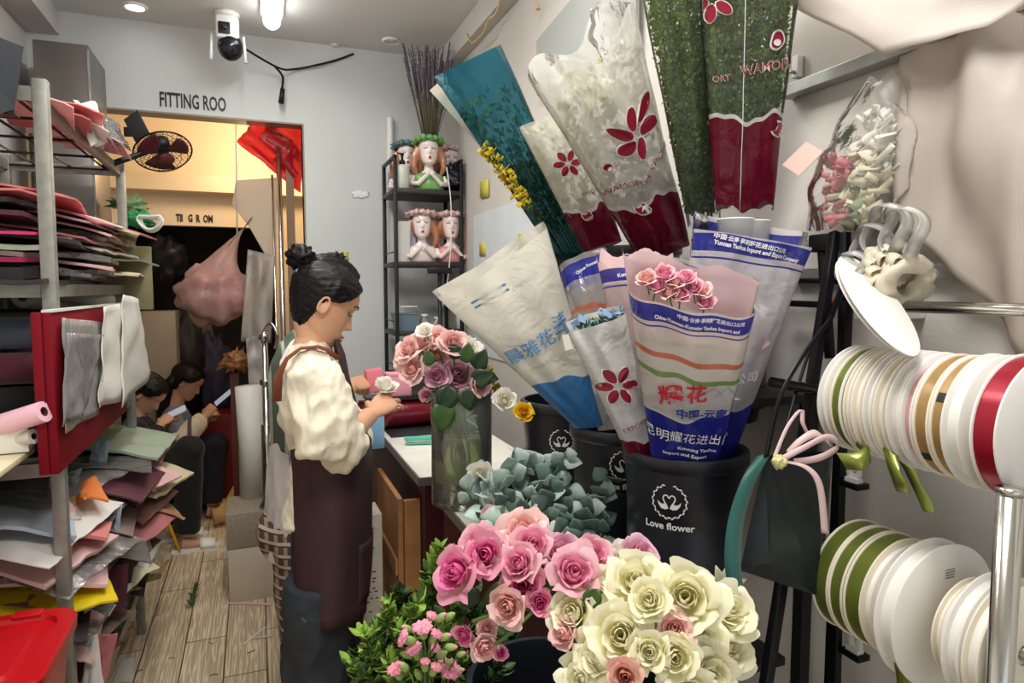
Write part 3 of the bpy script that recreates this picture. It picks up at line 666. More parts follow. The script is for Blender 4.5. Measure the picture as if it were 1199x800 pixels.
# stems rise from the bucket mouth: depth grows slightly with height in the bunch
for i, (px, py, r, rx, uz, d, lb) in enumerate(cream):
    p = at(px, py, d); rose('cream' if i not in (7,) else 'blush', p, r*1.16*d/F, face(p, rx, uz), lb, GC, seed=i, openn=(.5 if i in (4, 9, 10) else .8))
p = at(732, 792, .66); rose('peach', p, 23*.66/F, face(p, 0, -.1), 'dusty peach rose at the bottom edge below the cream bunch', 'front roses', 1, .5)
p = at(670, 718, .78); rose('cream', p, 31*.78/F, face(p, -.3, .3), 'cream rose with a pink outer petal at the far left of the cream bunch', GC, 0, .5)
p = at(662, 742, .765); rose('blush', p, 22*.765/F, face(p, -.8, .1), 'pale pink petals tucked under the left cream rose', GC, 1, .5)
p = at(748, 650, .86); rose('lilacpink', p, 26*.86/F, face(p, .5, .9), 'pale lilac-pink rose standing behind the cream bunch', 'pink roses', 2, .5)
p = at(727, 655, .88); rose('white', p, 24*.88/F, face(p, -.5, .8), 'greenish white rose behind the cream bunch, left of the lilac one', 'pink roses', 0, .5)
# ---- pink cluster
GP = 'pink roses'
pk = [('hot', 536, 671, 29, -.75, .15, .80, .8, 'large hot-pink-hearted rose at the far left of the pink bunch'),
 ('pink', 562, 640, 26, -.3, .7, .84, .5, 'pink rose at the top left of the pink bunch'),
 ('hot', 568, 650, 25, -.2, .1, .80, .5, 'rose with a deep magenta heart in the upper left of the pink bunch'),
 ('blush', 612, 625, 27, -.2, .6, .86, .8, 'pale pink rose at the very top of the pink bunch'),
 ('pink', 622, 640, 26, .1, .5, .83, .5, 'pink rose just below the topmost pale one'),
 ('pink', 608, 660, 24, -.4, .3, .80, .5, 'pink rose in the middle of the pink bunch'),
 ('hot', 613, 684, 24, -.1, -.1, .80, .5, 'shaded deep pink rose low in the middle of the pink bunch'),
 ('lilacpink', 655, 648, 26, .1, .8, .88, .5, 'lilac pink rose at the upper right of the pink bunch'),
 ('pink', 672, 672, 29, .1, .35, .80, .8, 'wide salmon-pink rose on the right of the pink bunch'),
 ('pink', 693, 650, 24, .5, .7, .87, .5, 'pink rose behind the wide salmon-pink one'),
 ('blush', 595, 710, 24, -.3, -.2, .78, .5, 'pale ruffled rose hanging under the pink bunch'),
 ('hot', 632, 705, 16, .1, -.1, .79, .5, 'small magenta rosebud under the pink bunch'),
 ('hot', 544, 743, 14, -.5, -.5, .80, .5, 'small pink bud hanging on a bent stem at the lower left'),
 ('blush', 567, 757, 17, .2, -.5, .79, .5, 'withered pale rose beside the small hanging pink bud'),
 ('blush', 570, 735, 13, .2, .3, .80, .5, 'tiny blush bud between the two hanging blooms'),
 ('hot', 586, 765, 9, .3, 0, .79, .5, 'tiny crimson bud at the right of the hanging blooms')]
for i, (k, px, py, r, rx, uz, d, op, lb) in enumerate(pk):
    p = at(px, py, d); rose(k, p, r*1.12*d/F, face(p, rx, uz), lb, GP, seed=i, openn=op)
b = MB(); b.tube(smooth_path([at(625, 715, .80), at(600, 712, .79), at(575, 720, .785), at(553, 728, .79)]), .0022, 8); tag(b.build('cut_stalk', M_STEM), 'bent green rose stem crossing under the pink bunch', 'stem')
b = MB(); b.tube(smooth_path([at(628, 712, .79), at(605, 735, .785), at(580, 755, .785)]), .0022, 8); tag(b.build('cut_stalk', M_STEM), 'second bent stem running down to the withered pale rose', 'stem')
# loose rose leaves among the bunches
def leaf_thing(px, py, d, ang, L, m, label, group='rose leaves', wd=.38, droop=.2, name='rose_leaf'):
    o = at(px, py, d); dd = RT*cos(R(ang))+Vector((0, 0, 1))*sin(R(ang))+TOCAM(o)*.25; b = MB(); b.slab(leaf_fn(o, dd, TOCAM(o).cross(dd), L, L*wd, droop), 4, 8, .0006)
    return b.build(name, m, label=label, cat='leaf', group=group)
for i, (px, py, a, l) in enumerate([(640, 690, 100, .04), (652, 700, 60, .04), (600, 690, 200, .05), (628, 665, 280, .06), (640, 672, 250, .055), (560, 690, 230, .04), (700, 690, 240, .04), (770, 690, 300, .035), (776, 722, 200, .035), (815, 765, 250, .03), (690, 730, 180, .04), (745, 725, 270, .03)]):
    leaf_thing(px, py, .83 if px < 690 else .78, a, l*.8, M_LEAF3 if i % 2 else M_LEAF, ['green leaf under the wide salmon-pink rose', 'dark leaf under the small magenta rosebud', 'leaf left of the pale ruffled rose', 'dark leaf between the middle pink roses', 'leaf behind the wide salmon-pink rose', 'dark leaf under the hot-pink-hearted rose', 'leaf between the pink and the cream bunch', 'dark leaf in the upper middle of the cream bunch', 'leaf beside the small peachy-hearted rose', 'dark leaf low in the cream bunch', 'leaf at the left of the big spiral cream rose', 'dark leaf under the middle of the cream bunch'][i])
# ------------------------------------------------------------- black flower buckets
def bucket(c, z1, h, r, label, group, logo=None, base=.8):
    t = thing('flower_bucket', label, 'bucket', (c[0], c[1], z1-h), group); o = (c[0], c[1], z1-h); rb = r*base
    k = lambda z: rb+(r-rb)*z/h
    b = MB(); b.lathe(o, [(rb*.97, 0), (rb, .004), (k(h*.24), h*.24), (k(h*.24)+.0035, h*.25), (k(h*.94)+.001, h*.94), (k(h*.95)-.004, h*.95), (k(h*.95)-.004, .03), (.001, .03)], 56, cap=False)
    b.lathe(o, [(rb*.97, 0), (.001, .002)], 56, cap=False); b.build('body', M_DARKP, t, smooth=45)
    b = MB(); b.lathe((o[0], o[1], z1-h*.07), [(r-.004, 0), (r+.002, 0), (r+.006, .004), (r+.006, h*.07-.003), (r+.004, h*.07), (r-.004, h*.07), (r-.005, h*.05), (r-.004, 0)], 56, cap=False); b.build('rim', M_DARKP, t, smooth=45)
    if logo is not None:      # printed wreath of two swans and the words under it, wrapped on the wall of the bucket
        a0, sc_, zc = logo; V = []; Fc = []
        def put(vs, fs, dx, dz, s_=1.):
            n0 = len(V); V.extend([(x*s_+dx, y*s_+dz) for x, y in vs]); Fc.extend([[i+n0 for i in f] for f in fs])
        R1 = .028
        for i in range(32):        # leaves of the wreath
            a = pi/2+R(14)+(2*pi-R(28))*i/31; out = .35 if i % 2 else -.35
            cx, cy = cos(a)*R1, sin(a)*R1; dx, dy = cos(a+pi/2*(1 if a < pi*1.5 else -1)+out), sin(a+pi/2*(1 if a < pi*1.5 else -1)+out)
            l, w = .0062, .0016; put([(cx-dx*l*.2, cy-dy*l*.2), (cx+dx*l*.4-dy*w, cy+dy*l*.4+dx*w), (cx+dx*l, cy+dy*l), (cx+dx*l*.4+dy*w, cy+dy*l*.4-dx*w)], [(0, 1, 2, 3)], 0, 0)
        for sg in (-1, 1):         # two facing swans: body, neck curl, tail
            body = [(sg*x, y) for x, y in [(.001, -.011), (.006, -.0135), (.013, -.012), (.018, -.006), (.020, .001), (.0155, -.003), (.012, -.0045), (.007, -.0035), (.003, -.006)]]
            put(body, [list(range(9))], 0, 0)
            P = [Vector((sg*x, y, 0)) for x, y in [(.004, -.006), (.008, .000), (.010, .006), (.0075, .0105), (.003, .0105), (.0005, .006)]]; P = smooth_path(P, 4)
            for i in range(len(P)-1):
                d = (P[i+1]-P[i]).normalized(); n_ = Vector((-d.y, d.x, 0))*.0011; put([(P[i]+n_)[:2], (P[i+1]+n_)[:2], (P[i+1]-n_)[:2], (P[i]-n_)[:2]], [(0, 1, 2, 3)], 0, 0)
        vs, fs = text2d('Love flower', .0165, .0004, 1.05); put(vs, fs, 0, -.042)
        b = MB(); vv = []
        for x, y in V:
            z = zc+y*sc_; rr = k(z-(z1-h))+.0045; a = a0+x*sc_/rr; vv.append((o[0]+cos(a)*rr, o[1]+sin(a)*rr, z))
        b.add(vv, Fc); b.build('printed_logo', M_WHITE, t, smooth=False)
    return t
GB = 'black flower buckets'
M_BASK = mat('bucket_stand_black', s(18, 18, 22), .5)
def cen(px, X): p = onX(px, 500, X); return (X, p.y)
def aface(c, px): p = Vector((c[0], c[1], CH)); d = CP-p; q = math.atan2(d.y, d.x); return q
cA, cB, cC = cen(802, .70), cen(729, .70), cen(660, .72)
def off(c, ang): return math.atan2(-c[1], -c[0])+ang
def zat(py, d): return CH-(py-338)/F*d
dA, dB, dC = [Vector((c[0], c[1], 0)).dot(Vector((sin(YAW), cos(YAW), 0))) for c in (cA, cB, cC)]
bucket(cA, 1.222, .35, .104, 'front black flower bucket with white swan wreath, nearest to the camera', GB, (off(cA, -.22), 1., zat(590, dA-.08)))
bucket(cB, 1.222, .35, .104, 'second black bucket, partly hidden left of the front one', GB, (off(cB, .05), 1., zat(545, dB-.08)))
bucket(cC, 1.222, .35, .104, 'third black bucket, farthest left in the lower row of buckets', GB, (off(cC, -.05), 1., zat(517, dC-.08)))
cE, cD, cF = cen(747, .895), cen(676, .9), cen(842, .9)
bucket(cE, 1.603, .3, .095, 'upper black bucket holding the big white and maroon sleeve', GB)
bucket(cD, 1.603, .3, .09, 'upper black bucket at the back holding the teal sleeve', GB)
bucket(cF, 1.53, .3, .095, 'upper black bucket hidden behind the blue lettered sleeves', GB)
# two-step black stand carrying the buckets
t = thing('bucket_stand', 'black stepped metal stand carrying the flower buckets along the right wall', 'stand', (.8, 1.2, 0))
y0, y1 = cA[1]-.12, cD[1]+.12
b = MB(); b.box((.585, y0, .855), (.83, y1, .871), .003); b.build('lower_shelf', M_BASK, t, smooth=30)
b = MB(); b.box((.80, y0+.1, 1.285), (XR-.01, y1, 1.302), .003); b.build('upper_shelf', M_BASK, t, smooth=30)
b = MB(); b.box((.80, y0+.1, 1.215), (XR-.01, cF[1]+.1, 1.229), .003); b.build('upper_shelf', M_BASK, t, smooth=30) if False else None
for x, y in ((.59, y0+.02), (.59, y1-.02)): b = MB(); b.box((x, y-.012, 0), (x+.024, y+.012, .856)); b.build('leg', M_BASK, t, smooth=False)
for x, y in ((XR-.05, y0+.12), (XR-.05, y1-.02)): b = MB(); b.box((x, y-.012, 0), (x+.024, y+.012, 1.286)); b.build('leg', M_BASK, t, smooth=False)

# ------------------------------------------------------------- printed flower sleeves
def sleeve_mat(name, col, opac, layers, rough=.18, tint=(1, 1, 1), crinkle=.35, cs=14.):
    """clear or milky film with printed bands; layer = (colour, opacity, lo(v), hi(v), amp, freq, phase)"""
    m = bpy.data.materials.new(name); m.use_nodes = True; nt = m.node_tree; N = nt.nodes; L = nt.links; N.clear(); out = N.new('ShaderNodeOutputMaterial')
    uv = N.new('ShaderNodeUVMap'); sp = N.new('ShaderNodeSeparateXYZ'); L.new(uv.outputs[0], sp.inputs[0])
    def M(op, a, b_=None):
        n = N.new('ShaderNodeMath'); n.operation = op
        for i, x in enumerate((a, b_)):
            if x is None: continue
            if isinstance(x, (int, float)): n.inputs[i].default_value = x
            else: L.new(x, n.inputs[i])
        return n.outputs[0]
    rgb = N.new('ShaderNodeRGB'); rgb.outputs[0].default_value = (*col, 1); C_ = rgb.outputs[0]; O = None; v0 = N.new('ShaderNodeValue'); v0.outputs[0].default_value = opac; O = v0.outputs[0]
    for (lc, lo_, a, c, amp, fr, ph) in layers:
        w = M('MULTIPLY', M('SINE', M('ADD', M('MULTIPLY', sp.outputs['X'], fr), ph)), amp); w2 = M('MULTIPLY', M('SINE', M('ADD', M('MULTIPLY', sp.outputs['X'], fr*2.7), ph*2)), amp*.35)
        tt = M('SUBTRACT', sp.outputs['Y'], M('ADD', w, w2)); k = M('MULTIPLY', M('GREATER_THAN', tt, a), M('LESS_THAN', tt, c))
        mx = N.new('ShaderNodeMixRGB'); L.new(k, mx.inputs[0]); L.new(C_, mx.inputs[1]); mx.inputs[2].default_value = (*lc, 1); C_ = mx.outputs[0]
        O = M('ADD', M('MULTIPLY', O, M('SUBTRACT', 1., k)), M('MULTIPLY', k, lo_))
    tr = N.new('ShaderNodeBsdfTransparent'); tr.inputs[0].default_value = (*tint, 1); df = N.new('ShaderNodeBsdfDiffuse'); tl = N.new('ShaderNodeBsdfTranslucent'); L.new(C_, df.inputs[0]); L.new(C_, tl.inputs[0])
    a = N.new('ShaderNodeMixShader'); a.inputs[0].default_value = .35; L.new(df.outputs[0], a.inputs[1]); L.new(tl.outputs[0], a.inputs[2])
    b = N.new('ShaderNodeMixShader'); L.new(O, b.inputs[0]); L.new(tr.outputs[0], b.inputs[1]); L.new(a.outputs[0], b.inputs[2])
    gl = N.new('ShaderNodeBsdfGlossy'); gl.inputs['Roughness'].default_value = rough
    tc = N.new('ShaderNodeTexCoord'); n = N.new('ShaderNodeTexNoise'); n.inputs['Scale'].default_value = cs; n.inputs['Detail'].default_value = 3; n.inputs['Distortion'].default_value = 1.5
    L.new(tc.outputs['Object'], n.inputs['Vector']); bp = N.new('ShaderNodeBump'); bp.inputs['Strength'].default_value = crinkle; bp.inputs['Distance'].default_value = .02
    L.new(n.outputs['Fac'], bp.inputs['Height']); L.new(bp.outputs[0], gl.inputs['Normal']); L.new(bp.outputs[0], df.inputs['Normal'])
    fr = N.new('ShaderNodeFresnel'); fr.inputs[0].default_value = 1.4; L.new(bp.outputs[0], fr.inputs['Normal'])
    c = N.new('ShaderNodeMixShader'); L.new(fr.outputs[0], c.inputs[0]); L.new(b.outputs[0], c.inputs[1]); L.new(gl.outputs[0], c.inputs[2]); L.new(c.outputs[0], out.inputs[0]); return m
class Sleeve:
    def __init__(s_, label, TL, TR, BL, BR, dT, dB, th, m, rim=None, seed=0, group='printed flower sleeves', back_up=0., neck=.35, dTR=None, part=None):
        s_.tl, s_.tr, s_.bl, s_.br = at(*TL, dT), at(*TR, dTR or dT), at(*BL, dB), at(*BR, dB); s_.th = th; s_.neck = neck; s_.seed = seed
        s_.n = ((s_.tr-s_.tl).normalized()).cross((s_.tl-s_.bl).normalized()).normalized()
        if s_.n.dot(CP-s_.tl) < 0: s_.n = -s_.n
        s_.W = lambda v: ((s_.tr-s_.tl)*v+(s_.br-s_.bl)*(1-v)).length; s_.H = ((s_.tl+s_.tr)/2-(s_.bl+s_.br)/2).length
        s_.rim = rim or (lambda u: 0); s_.back_up = back_up
        s_.t = thing('flower_sleeve', label, 'wrapped bouquet', (s_.bl+s_.br)/2, group)
        b = MB()
        def f(a, v):
            q = 2*pi*a; return s_.P(q, v)
        nA, nV = 64, 40
        k0 = b.add([s_.P(2*pi*i/nA, j/nV) for i in range(nA+1) for j in range(nV+1)], [])
        for i in range(nA):
            for j in range(nV):
                ids = [(i, j), (i+1, j), (i+1, j+1), (i, j+1)]
                uv = []
                for (x, y) in ids:
                    q = 2*pi*x/nA; u = (1-cos(q))/2; uv.append((u if q <= pi+1e-6 else 1+(1-u)*1., y/nV))
                if 2*i >= nA: uv = [((2-(1-cos(2*pi*x/nA))/2) if x <= nA else 2, y/nV) for x, y in ids]
                b.uv[len(b.f)] = uv; b.f.append([k0+x*(nV+1)+y for x, y in ids]); b.m.append(0)
        s_.film = b.build('film', m, s_.t)
    def q(s_, u, v): return (s_.bl*(1-u)+s_.br*u)*(1-v)+(s_.tl*(1-u)+s_.tr*u)*v
    def P(s_, a, v, shrink=1.):
        u = (1-cos(a))/2; front = sin(a) >= 0; vv = v*(1+s_.rim(u)+(0 if front else s_.back_up))
        base = s_.q(u, vv); T = s_.th*(s_.neck+(1-s_.neck)*v)
        w = .12*s_.th*nz((u*5, v*6, a), 1, s_.seed)+.10*s_.th*sin(u*17+s_.seed+3*v)*v*(1 if front else -1)
        return base+s_.n*(T*abs(sin(a))**.75*(1 if front else -1)*shrink+w)
    def front(s_, u, v, lift=.0022):
        u = min(max(u, .002), .998); return s_.P(math.acos(1-2*u), v)+s_.n*lift
    def decal(s_, vs, fs, u0, v0, rot, m, name='print', lift=.0022, sc=1.):
        w, h = s_.W(v0), s_.H; c_, n_ = cos(R(rot)), sin(R(rot)); b = MB()
        b.add([s_.front(u0+(x*c_-y*n_)*sc/w, v0+(x*n_+y*c_)*sc/h, lift) for x, y in vs], fs); return b.build(name, m, s_.t, smooth=False)
    def text(s_, tx, u0, v0, size, rot, m, bold=0., sx=1., halo=None, name='printed_text', lift=.0038):
        if halo: vs, fs = text2d(tx, size, bold+size*.022, sx); s_.decal(vs, fs, u0, v0, rot, halo, 'letter_outline', .0018)
        vs, fs = text2d(tx, size, bold, sx); s_.decal(vs, fs, u0, v0, rot, m, name, lift)
    def flower(s_, u0, v0, r, rot, m, halo, name='printed_flower', npet=6):
        for mm, k, lf in ((halo, 1.13, .0018), (m, 1., .003)):
            V = []; Fc = []
            for i in range(npet):
                a = R(rot)+2*pi*i/npet; n0 = len(V); cx = r*.62; L_ = r*.40*k if k == 1 else r*.40+r*.045; Wd = (r*.235 if k == 1 else r*.235+r*.045)
                for j in range(16):
                    t = 2*pi*j/16; x = cx+L_*cos(t)*(1 if abs(cos(t)) < .95 else 1.06); y = Wd*sin(t)*(1-.0*cos(t))
                    V.append((x*cos(a)-y*sin(a), x*sin(a)+y*cos(a)))
                Fc.append(list(range(n0, n0+16)))
            s_.decal(V, Fc, u0, v0, 0, mm, name if mm is m else 'print_outline', lf)
    def inner(s_, umin=.08, umax=.92, vmin=0., vmax=1., k=.7):
        u, v = random.uniform(umin, umax), random.uniform(vmin, vmax); T = s_.th*(s_.neck+(1-s_.neck)*v)*sqrt(max(0, 1-(2*u-1)**2))*k
        return s_.q(u, v)+s_.n*T*random.uniform(-1, 1), u, v
def fill_leaves(sl, n, L, mats, vmin, vmax, name='foliage', wd=.4, up=.8, umin=.08, umax=.92, stems=0):
    b = MB(); ax = ((sl.tl+sl.tr)/2-(sl.bl+sl.br)/2).normalized()
    for i in range(n):
        p, u, v = sl.inner(umin, umax, vmin, vmax)
        if n > 3000 and nz(p, 28) < -.15 and random.random() < .5: continue
        d = (ax*up+Vector((random.gauss(0, .6), random.gauss(0, .6), random.gauss(0, .6)))).normalized(); a = d.orthogonal().normalized(); a = Matrix.Rotation(random.uniform(0, 6.3), 3, d) @ a
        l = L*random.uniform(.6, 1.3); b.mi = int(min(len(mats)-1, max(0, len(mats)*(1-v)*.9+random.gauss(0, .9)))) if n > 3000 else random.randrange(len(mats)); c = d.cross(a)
        b.add([p, p+d*l*.5+a*l*wd/2+c*l*.06, p+d*l, p+d*l*.5-a*l*wd/2+c*l*.06], [(0, 1, 2, 3)])
    return b.build(name, mats, sl.t, smooth=False, kind='stuff')
def fill_stems(sl, n, v0, v1, m=None, r=.0016):
    b = MB()
    for i in range(n):
        u = random.uniform(.15, .85); k = random.uniform(-.5, .5); b.tube([sl.q(.5+(u-.5)*.8, v)+sl.n*k*sl.th*.6*(sl.neck+(1-sl.neck)*v) for v in (v0, (v0+v1)/2, v1)], r, 5)
    return b.build('stems', m or M_STEM, sl.t, kind='stuff')
MAR = s(116, 18, 44); MARM = mat('maroon_print', s(140, 22, 48), .4); WPR = mat('white_print', s(240, 238, 234), .5); BLU = s(46, 52, 158); BPR = mat('blue_print', s(44, 62, 150), .4)
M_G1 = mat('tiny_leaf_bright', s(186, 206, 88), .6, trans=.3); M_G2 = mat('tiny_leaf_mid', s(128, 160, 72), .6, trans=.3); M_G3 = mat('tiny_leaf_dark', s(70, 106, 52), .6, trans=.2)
# S1 teal sleeve, tilted left at the top
S1 = Sleeve('dark teal film sleeve of green foliage leaning left at the top of the display', (508, 90), (586, 52), (652, 305), (694, 296), 1.62, 1.83, .05,
            sleeve_mat('teal_film', s(20, 98, 120), .42, [(s(20, 60, 50), .7, -.2, .5, .03, 5, 0)], tint=(.35, .68, .74)), seed=2)
fill_leaves(S1, 500, .022, [M_G2, M_G3, M_G1], .15, .84, wd=.5); fill_stems(S1, 12, 0, .6)
# S2 smaller maroon and clear sleeve
ML = [(s(240, 238, 234), .95, .30, .335, .03, 9, .6), (MAR, .96, -.2, .305, .03, 9, .6)]
S2 = Sleeve('narrow clear sleeve with maroon base between the teal and the big white one', (608, 150), (676, 126), (684, 296), (728, 282), 1.60, 1.73, .045,
            sleeve_mat('clear_maroon_small', s(242, 238, 226), .58, ML), seed=3)
# S3 big one
S3 = Sleeve('large milky sleeve with big maroon six-petal flower print and maroon base', (624, 98), (742, 22), (746, 300), (806, 284), 1.30, 1.56, .075,
            sleeve_mat('clear_maroon_big', s(246, 244, 238), .62, [(s(240, 238, 234), .95, .29, .315, .025, 10, 2.), (MAR, .97, -.2, .292, .025, 10, 2.)]), seed=4, rim=lambda u: .05*sin(u*9)+.04*u)
M_GYP = [mat('gyp_cream', s(246, 240, 208), .8, trans=.3), mat('gyp_white', s(244, 242, 226), .8, trans=.3), mat('gyp_green', s(176, 184, 120), .8)]
fill_leaves(S3, 800, .02, M_GYP, .25, .93, 'pale_blooms', wd=.9); fill_leaves(S2, 240, .018, M_GYP, .3, .95, 'pale_blooms', wd=.9)
S3.flower(.60, .64, .056, 92, MARM, WPR); S3.text('WAMOFLO', .30, .42, .0185, 5, MARM, 0, 1.1, halo=WPR); S3.text('EXPORT', .78, .455, .0185, 8, MARM, 0, 1.1, halo=WPR)
S2.flower(.46, .68, .034, 110, MARM, WPR); S2.text('FLO', .16, .44, .013, 2, MARM, 0, halo=WPR); S2.text('EXPO', .62, .44, .014, 2, MARM, 0, halo=WPR)
def badge(sl, u, v, r, rot=0):
    for m, k, l in ((WPR, 1.25, .0018), (MARM, 1., .003)):
        V = [(r*k*cos(a)*(.85+.1*cos(3*a)), r*k*sin(a)) for a in [2*pi*i/24 for i in range(24)]]; sl.decal(V, [list(range(24))], u, v, rot, m, 'printed_badge', l)
    V = [(r*.55*cos(a), r*.4*sin(a)-r*.3) for a in [2*pi*i/16 for i in range(16)]]; sl.decal(V, [list(range(16))], u, v, rot, WPR, 'badge_mark', .0042)
badge(S3, .18, .52, .010, 30); badge(S2, .86, .75, .008, 20)
def horned(sl, u, v, r, rot=0):
    O = [(-1, .6), (-.75, 1.25), (-.35, .75), (.35, .75), (.75, 1.25), (1, .6), (.9, -.3), (.45, -.75), (-.45, -.75), (-.9, -.3)]
    sl.decal([(x*r*1.22, y*r*1.22) for x, y in O], [list(range(10))], u, v, rot, WPR, 'printed_emblem_outline', .0026); sl.decal([(x*r, y*r) for x, y in O], [list(range(10))], u, v, rot, MARM, 'printed_emblem', .0036)
    for k in range(3): sl.decal([(r*.2*cos(a)+(k-1)*.5*r, r*.2*sin(a)-r*.35) for a in [2*pi*i/10 for i in range(10)]], [list(range(10))], u, v, rot, WPR, 'emblem_dot', .0046)
horned(S3, .38, .27, .014, 25); horned(S2, .42, .27, .011, 15)
# crumpled clear film tip above S3
b = MB(); pp = at(712, 30, 1.3)
b.blob(pp, .035, .02, .06, .22, 9, 22, seed=5); tag(b.build('film_crumple', M_CLEAR2), 'crumpled clear film poking up above the big white sleeve', 'plastic film')
# S4, S5 tall green bouquets
S4 = Sleeve('tall clear sleeve packed with fine bright green foliage left of the tallest maroon one', (735, -95), (836, -110), (806, 268), (844, 264), 1.18, 1.42, .05, sleeve_mat('clear_plain', s(230, 240, 230), .05, [], crinkle=.2), seed=5)
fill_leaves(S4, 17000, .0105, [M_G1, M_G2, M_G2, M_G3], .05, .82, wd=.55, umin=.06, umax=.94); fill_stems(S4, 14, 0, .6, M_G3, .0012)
S5 = Sleeve('tallest sleeve of green foliage with maroon base, at the top right', (812, -110), (946, -118), (838, 250), (904, 246), 1.15, 1.34, .05,
            sleeve_mat('clear_maroon_tall', s(230, 240, 230), .06, [(s(240, 238, 234), .96, .325, .345, .016, 9, .4), (MAR, .97, .02, .33, .016, 9, .4)]), seed=6)
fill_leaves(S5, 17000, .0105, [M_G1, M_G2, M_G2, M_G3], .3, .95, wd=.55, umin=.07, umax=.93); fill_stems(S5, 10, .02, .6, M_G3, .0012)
S5.flower(.08, .72, .036, 20, MARM, WPR); S5.text('WAMOFLO', .72, .505, .0235, 6, MARM, 0, 1.0, halo=WPR); S5.text('ORT', .14, .475, .015, 4, MARM, 0, halo=WPR); badge(S5, .76, .585, .014, -10); horned(S5, .93, .29, .012, 60)
b = MB(); b.tube([S5.front(.38, v, .001) for v in [i/14 for i in range(15)]], .0008, 5); b.build('film_seam', WPR, S5.t)
# S6 back right blue-lettered sleeve
LB = lambda ph: [(s(222, 216, 226), .9, .905, .93, .01, 5, ph), (BLU, .93, .915, .985, .012, 3.4, ph), (BLU, .95, .885, .893, .012, 3.4, ph)]
S6 = Sleeve('tall milky sleeve with blue lettered rim band and open top behind the front bouquet', (812, 268), (944, 290), (782, 545), (860, 528), 1.10, 1.17, .062,
            sleeve_mat('milky_blue', s(240, 236, 242), .66, LB(0)+[(BLU, .97, -.2, .30, .05, 3.2, 2.2)]), seed=7, back_up=.07)
TXTW = mat('white_letter', s(244, 244, 246), .5)
S6.text('中国·云南·昆明耀花进出口公司', .42, .975, .0085, -4, TXTW, .0002, name='printed_text'); S6.text('Yunnan Yaohua Import and Export Company', .5, .945, .0095, -4, TXTW, .0003, .8)
S6.text('公司', .72, .40, .022, 8, TXTW, .0004)
fill_leaves(S6, 260, .03, [mat('soft_pink_bloom', s(240, 196, 208), .8, trans=.3), mat('soft_white_bloom', s(244, 236, 236), .8, trans=.3)], .1, .72, 'pale_blooms', wd=1., umin=.25, umax=.75)
c = at(868, 262, 1.13)
for k, (dx, dd) in enumerate(((0, 0), (.035, .02))):
    b = MB(); cc = c+RT*(dx-.01)+FW*dd; b.lathe(cc-Vector((0, 0, .05)), [(.026, 0), (.03, .055), (.031, .056), (.031, .058), (.024, .058)], 28); b.build('white_cup', M_WHITE, S6.t)
# S8 and S11 behind, left
S8 = Sleeve('clear sleeve with blue band around pink tissue just left of the front bouquet', (702, 318), (790, 312), (745, 530), (795, 520), 1.22, 1.2, .045, sleeve_mat('clear_blue_b', s(228, 220, 222), .35, LB(1)), seed=8)
S11 = Sleeve('clear striped sleeve with a short blue band behind the cream fan sleeve', (655, 312), (710, 292), (700, 505), (745, 500), 1.42, 1.37, .04,
             sleeve_mat('clear_blue_c', s(214, 210, 206), .4, [(BLU, .93, .86, .96, .01, 3, 0), (s(206, 120, 84), .85, .68, .71, .012, 6, 0), (s(120, 160, 90), .85, .57, .60, .012, 6, 0)]), seed=9)
S8.text('Kunming Yaohua', .4, .955, .009, 4, TXTW, .0002); S11.text('China-Yunnan', .5, .92, .009, 12, TXTW, .0002)
M_TISS = mat('pink_tissue', s(248, 216, 216), .8, trans=.35); M_TISW = mat('white_tissue', s(240, 236, 232), .8, trans=.35)
def collar(sl, m, v0, v1, seed, name='tissue_paper', k=.86, wave=.06):
    b = MB()
    def f(a, v):
        q = 2*pi*a; p = sl.P(q, min(1.2, v0+((v1 if sin(q) > 0 else v1+.10)-v0+wave*nz((cos(q)*2, sin(q)*2, 0), 1, seed)+wave*.5*sin(q*5))*v), k); return p.lerp(sl.q((1-cos(q))/2, v0+(v1-v0)*v), .12)
    b.surf(f, 48, 10); return b.build(name, m, sl.t)
collar(S8, M_TISS, .5, 1.02, 3, wave=.1)
# S7 front bouquet
S7 = Sleeve('front bouquet of small pink roses in a blue-based sleeve with red Chinese lettering', (735, 337), (884, 362), (764, 548), (838, 548), 1.0, 1.12, .058,
            sleeve_mat('milky_blue_front', s(238, 232, 224), .72, [(BLU, .95, .895, .985, .004, 3, 0), (BLU, .95, .868, .876, .004, 3, 0), (s(214, 120, 80), .9, .70, .73, .016, 6.3, .7), (s(126, 160, 84), .9, .60, .63, .016, 6.3, .7), (s(240, 236, 232), .9, .38, .40, .03, 4.8, 2.8), (BLU, .97, -.2, .385, .03, 4.8, 2.8)]), seed=10, back_up=.14)
S7.text('中国·云南·昆明耀花进出口公司', .60, .965, .0075, 0, TXTW, .0002); S7.text('China-Yunnan-Kunming Yaohua Import and', .5, .922, .0082, 0, TXTW, .0003, .85)
REDP = mat('red_print', s(206, 46, 58), .45)
S7.text('耀', .28, .51, .040, 4, REDP, .0008); S7.text('花', .54, .54, .034, 4, REDP, .0008)
S7.text('中国-云南', .62, .415, .019, 2, BPR, .0006, halo=WPR); S7.text('China-Yunnan', .66, .375, .006, 0, BPR)
S7.text('昆明耀花进出口', .50, .255, .0215, -3, TXTW, 0, .98); S7.text('Kunming Yaohua', .62, .175, .0085, -4, TXTW, .0002, 1.1); S7.text('Import and Export', .46, .14, .0085, -4, TXTW, .0002, 1.1)
collar(S7, M_TISS, .80, .95, 7, wave=.06, k=.8)
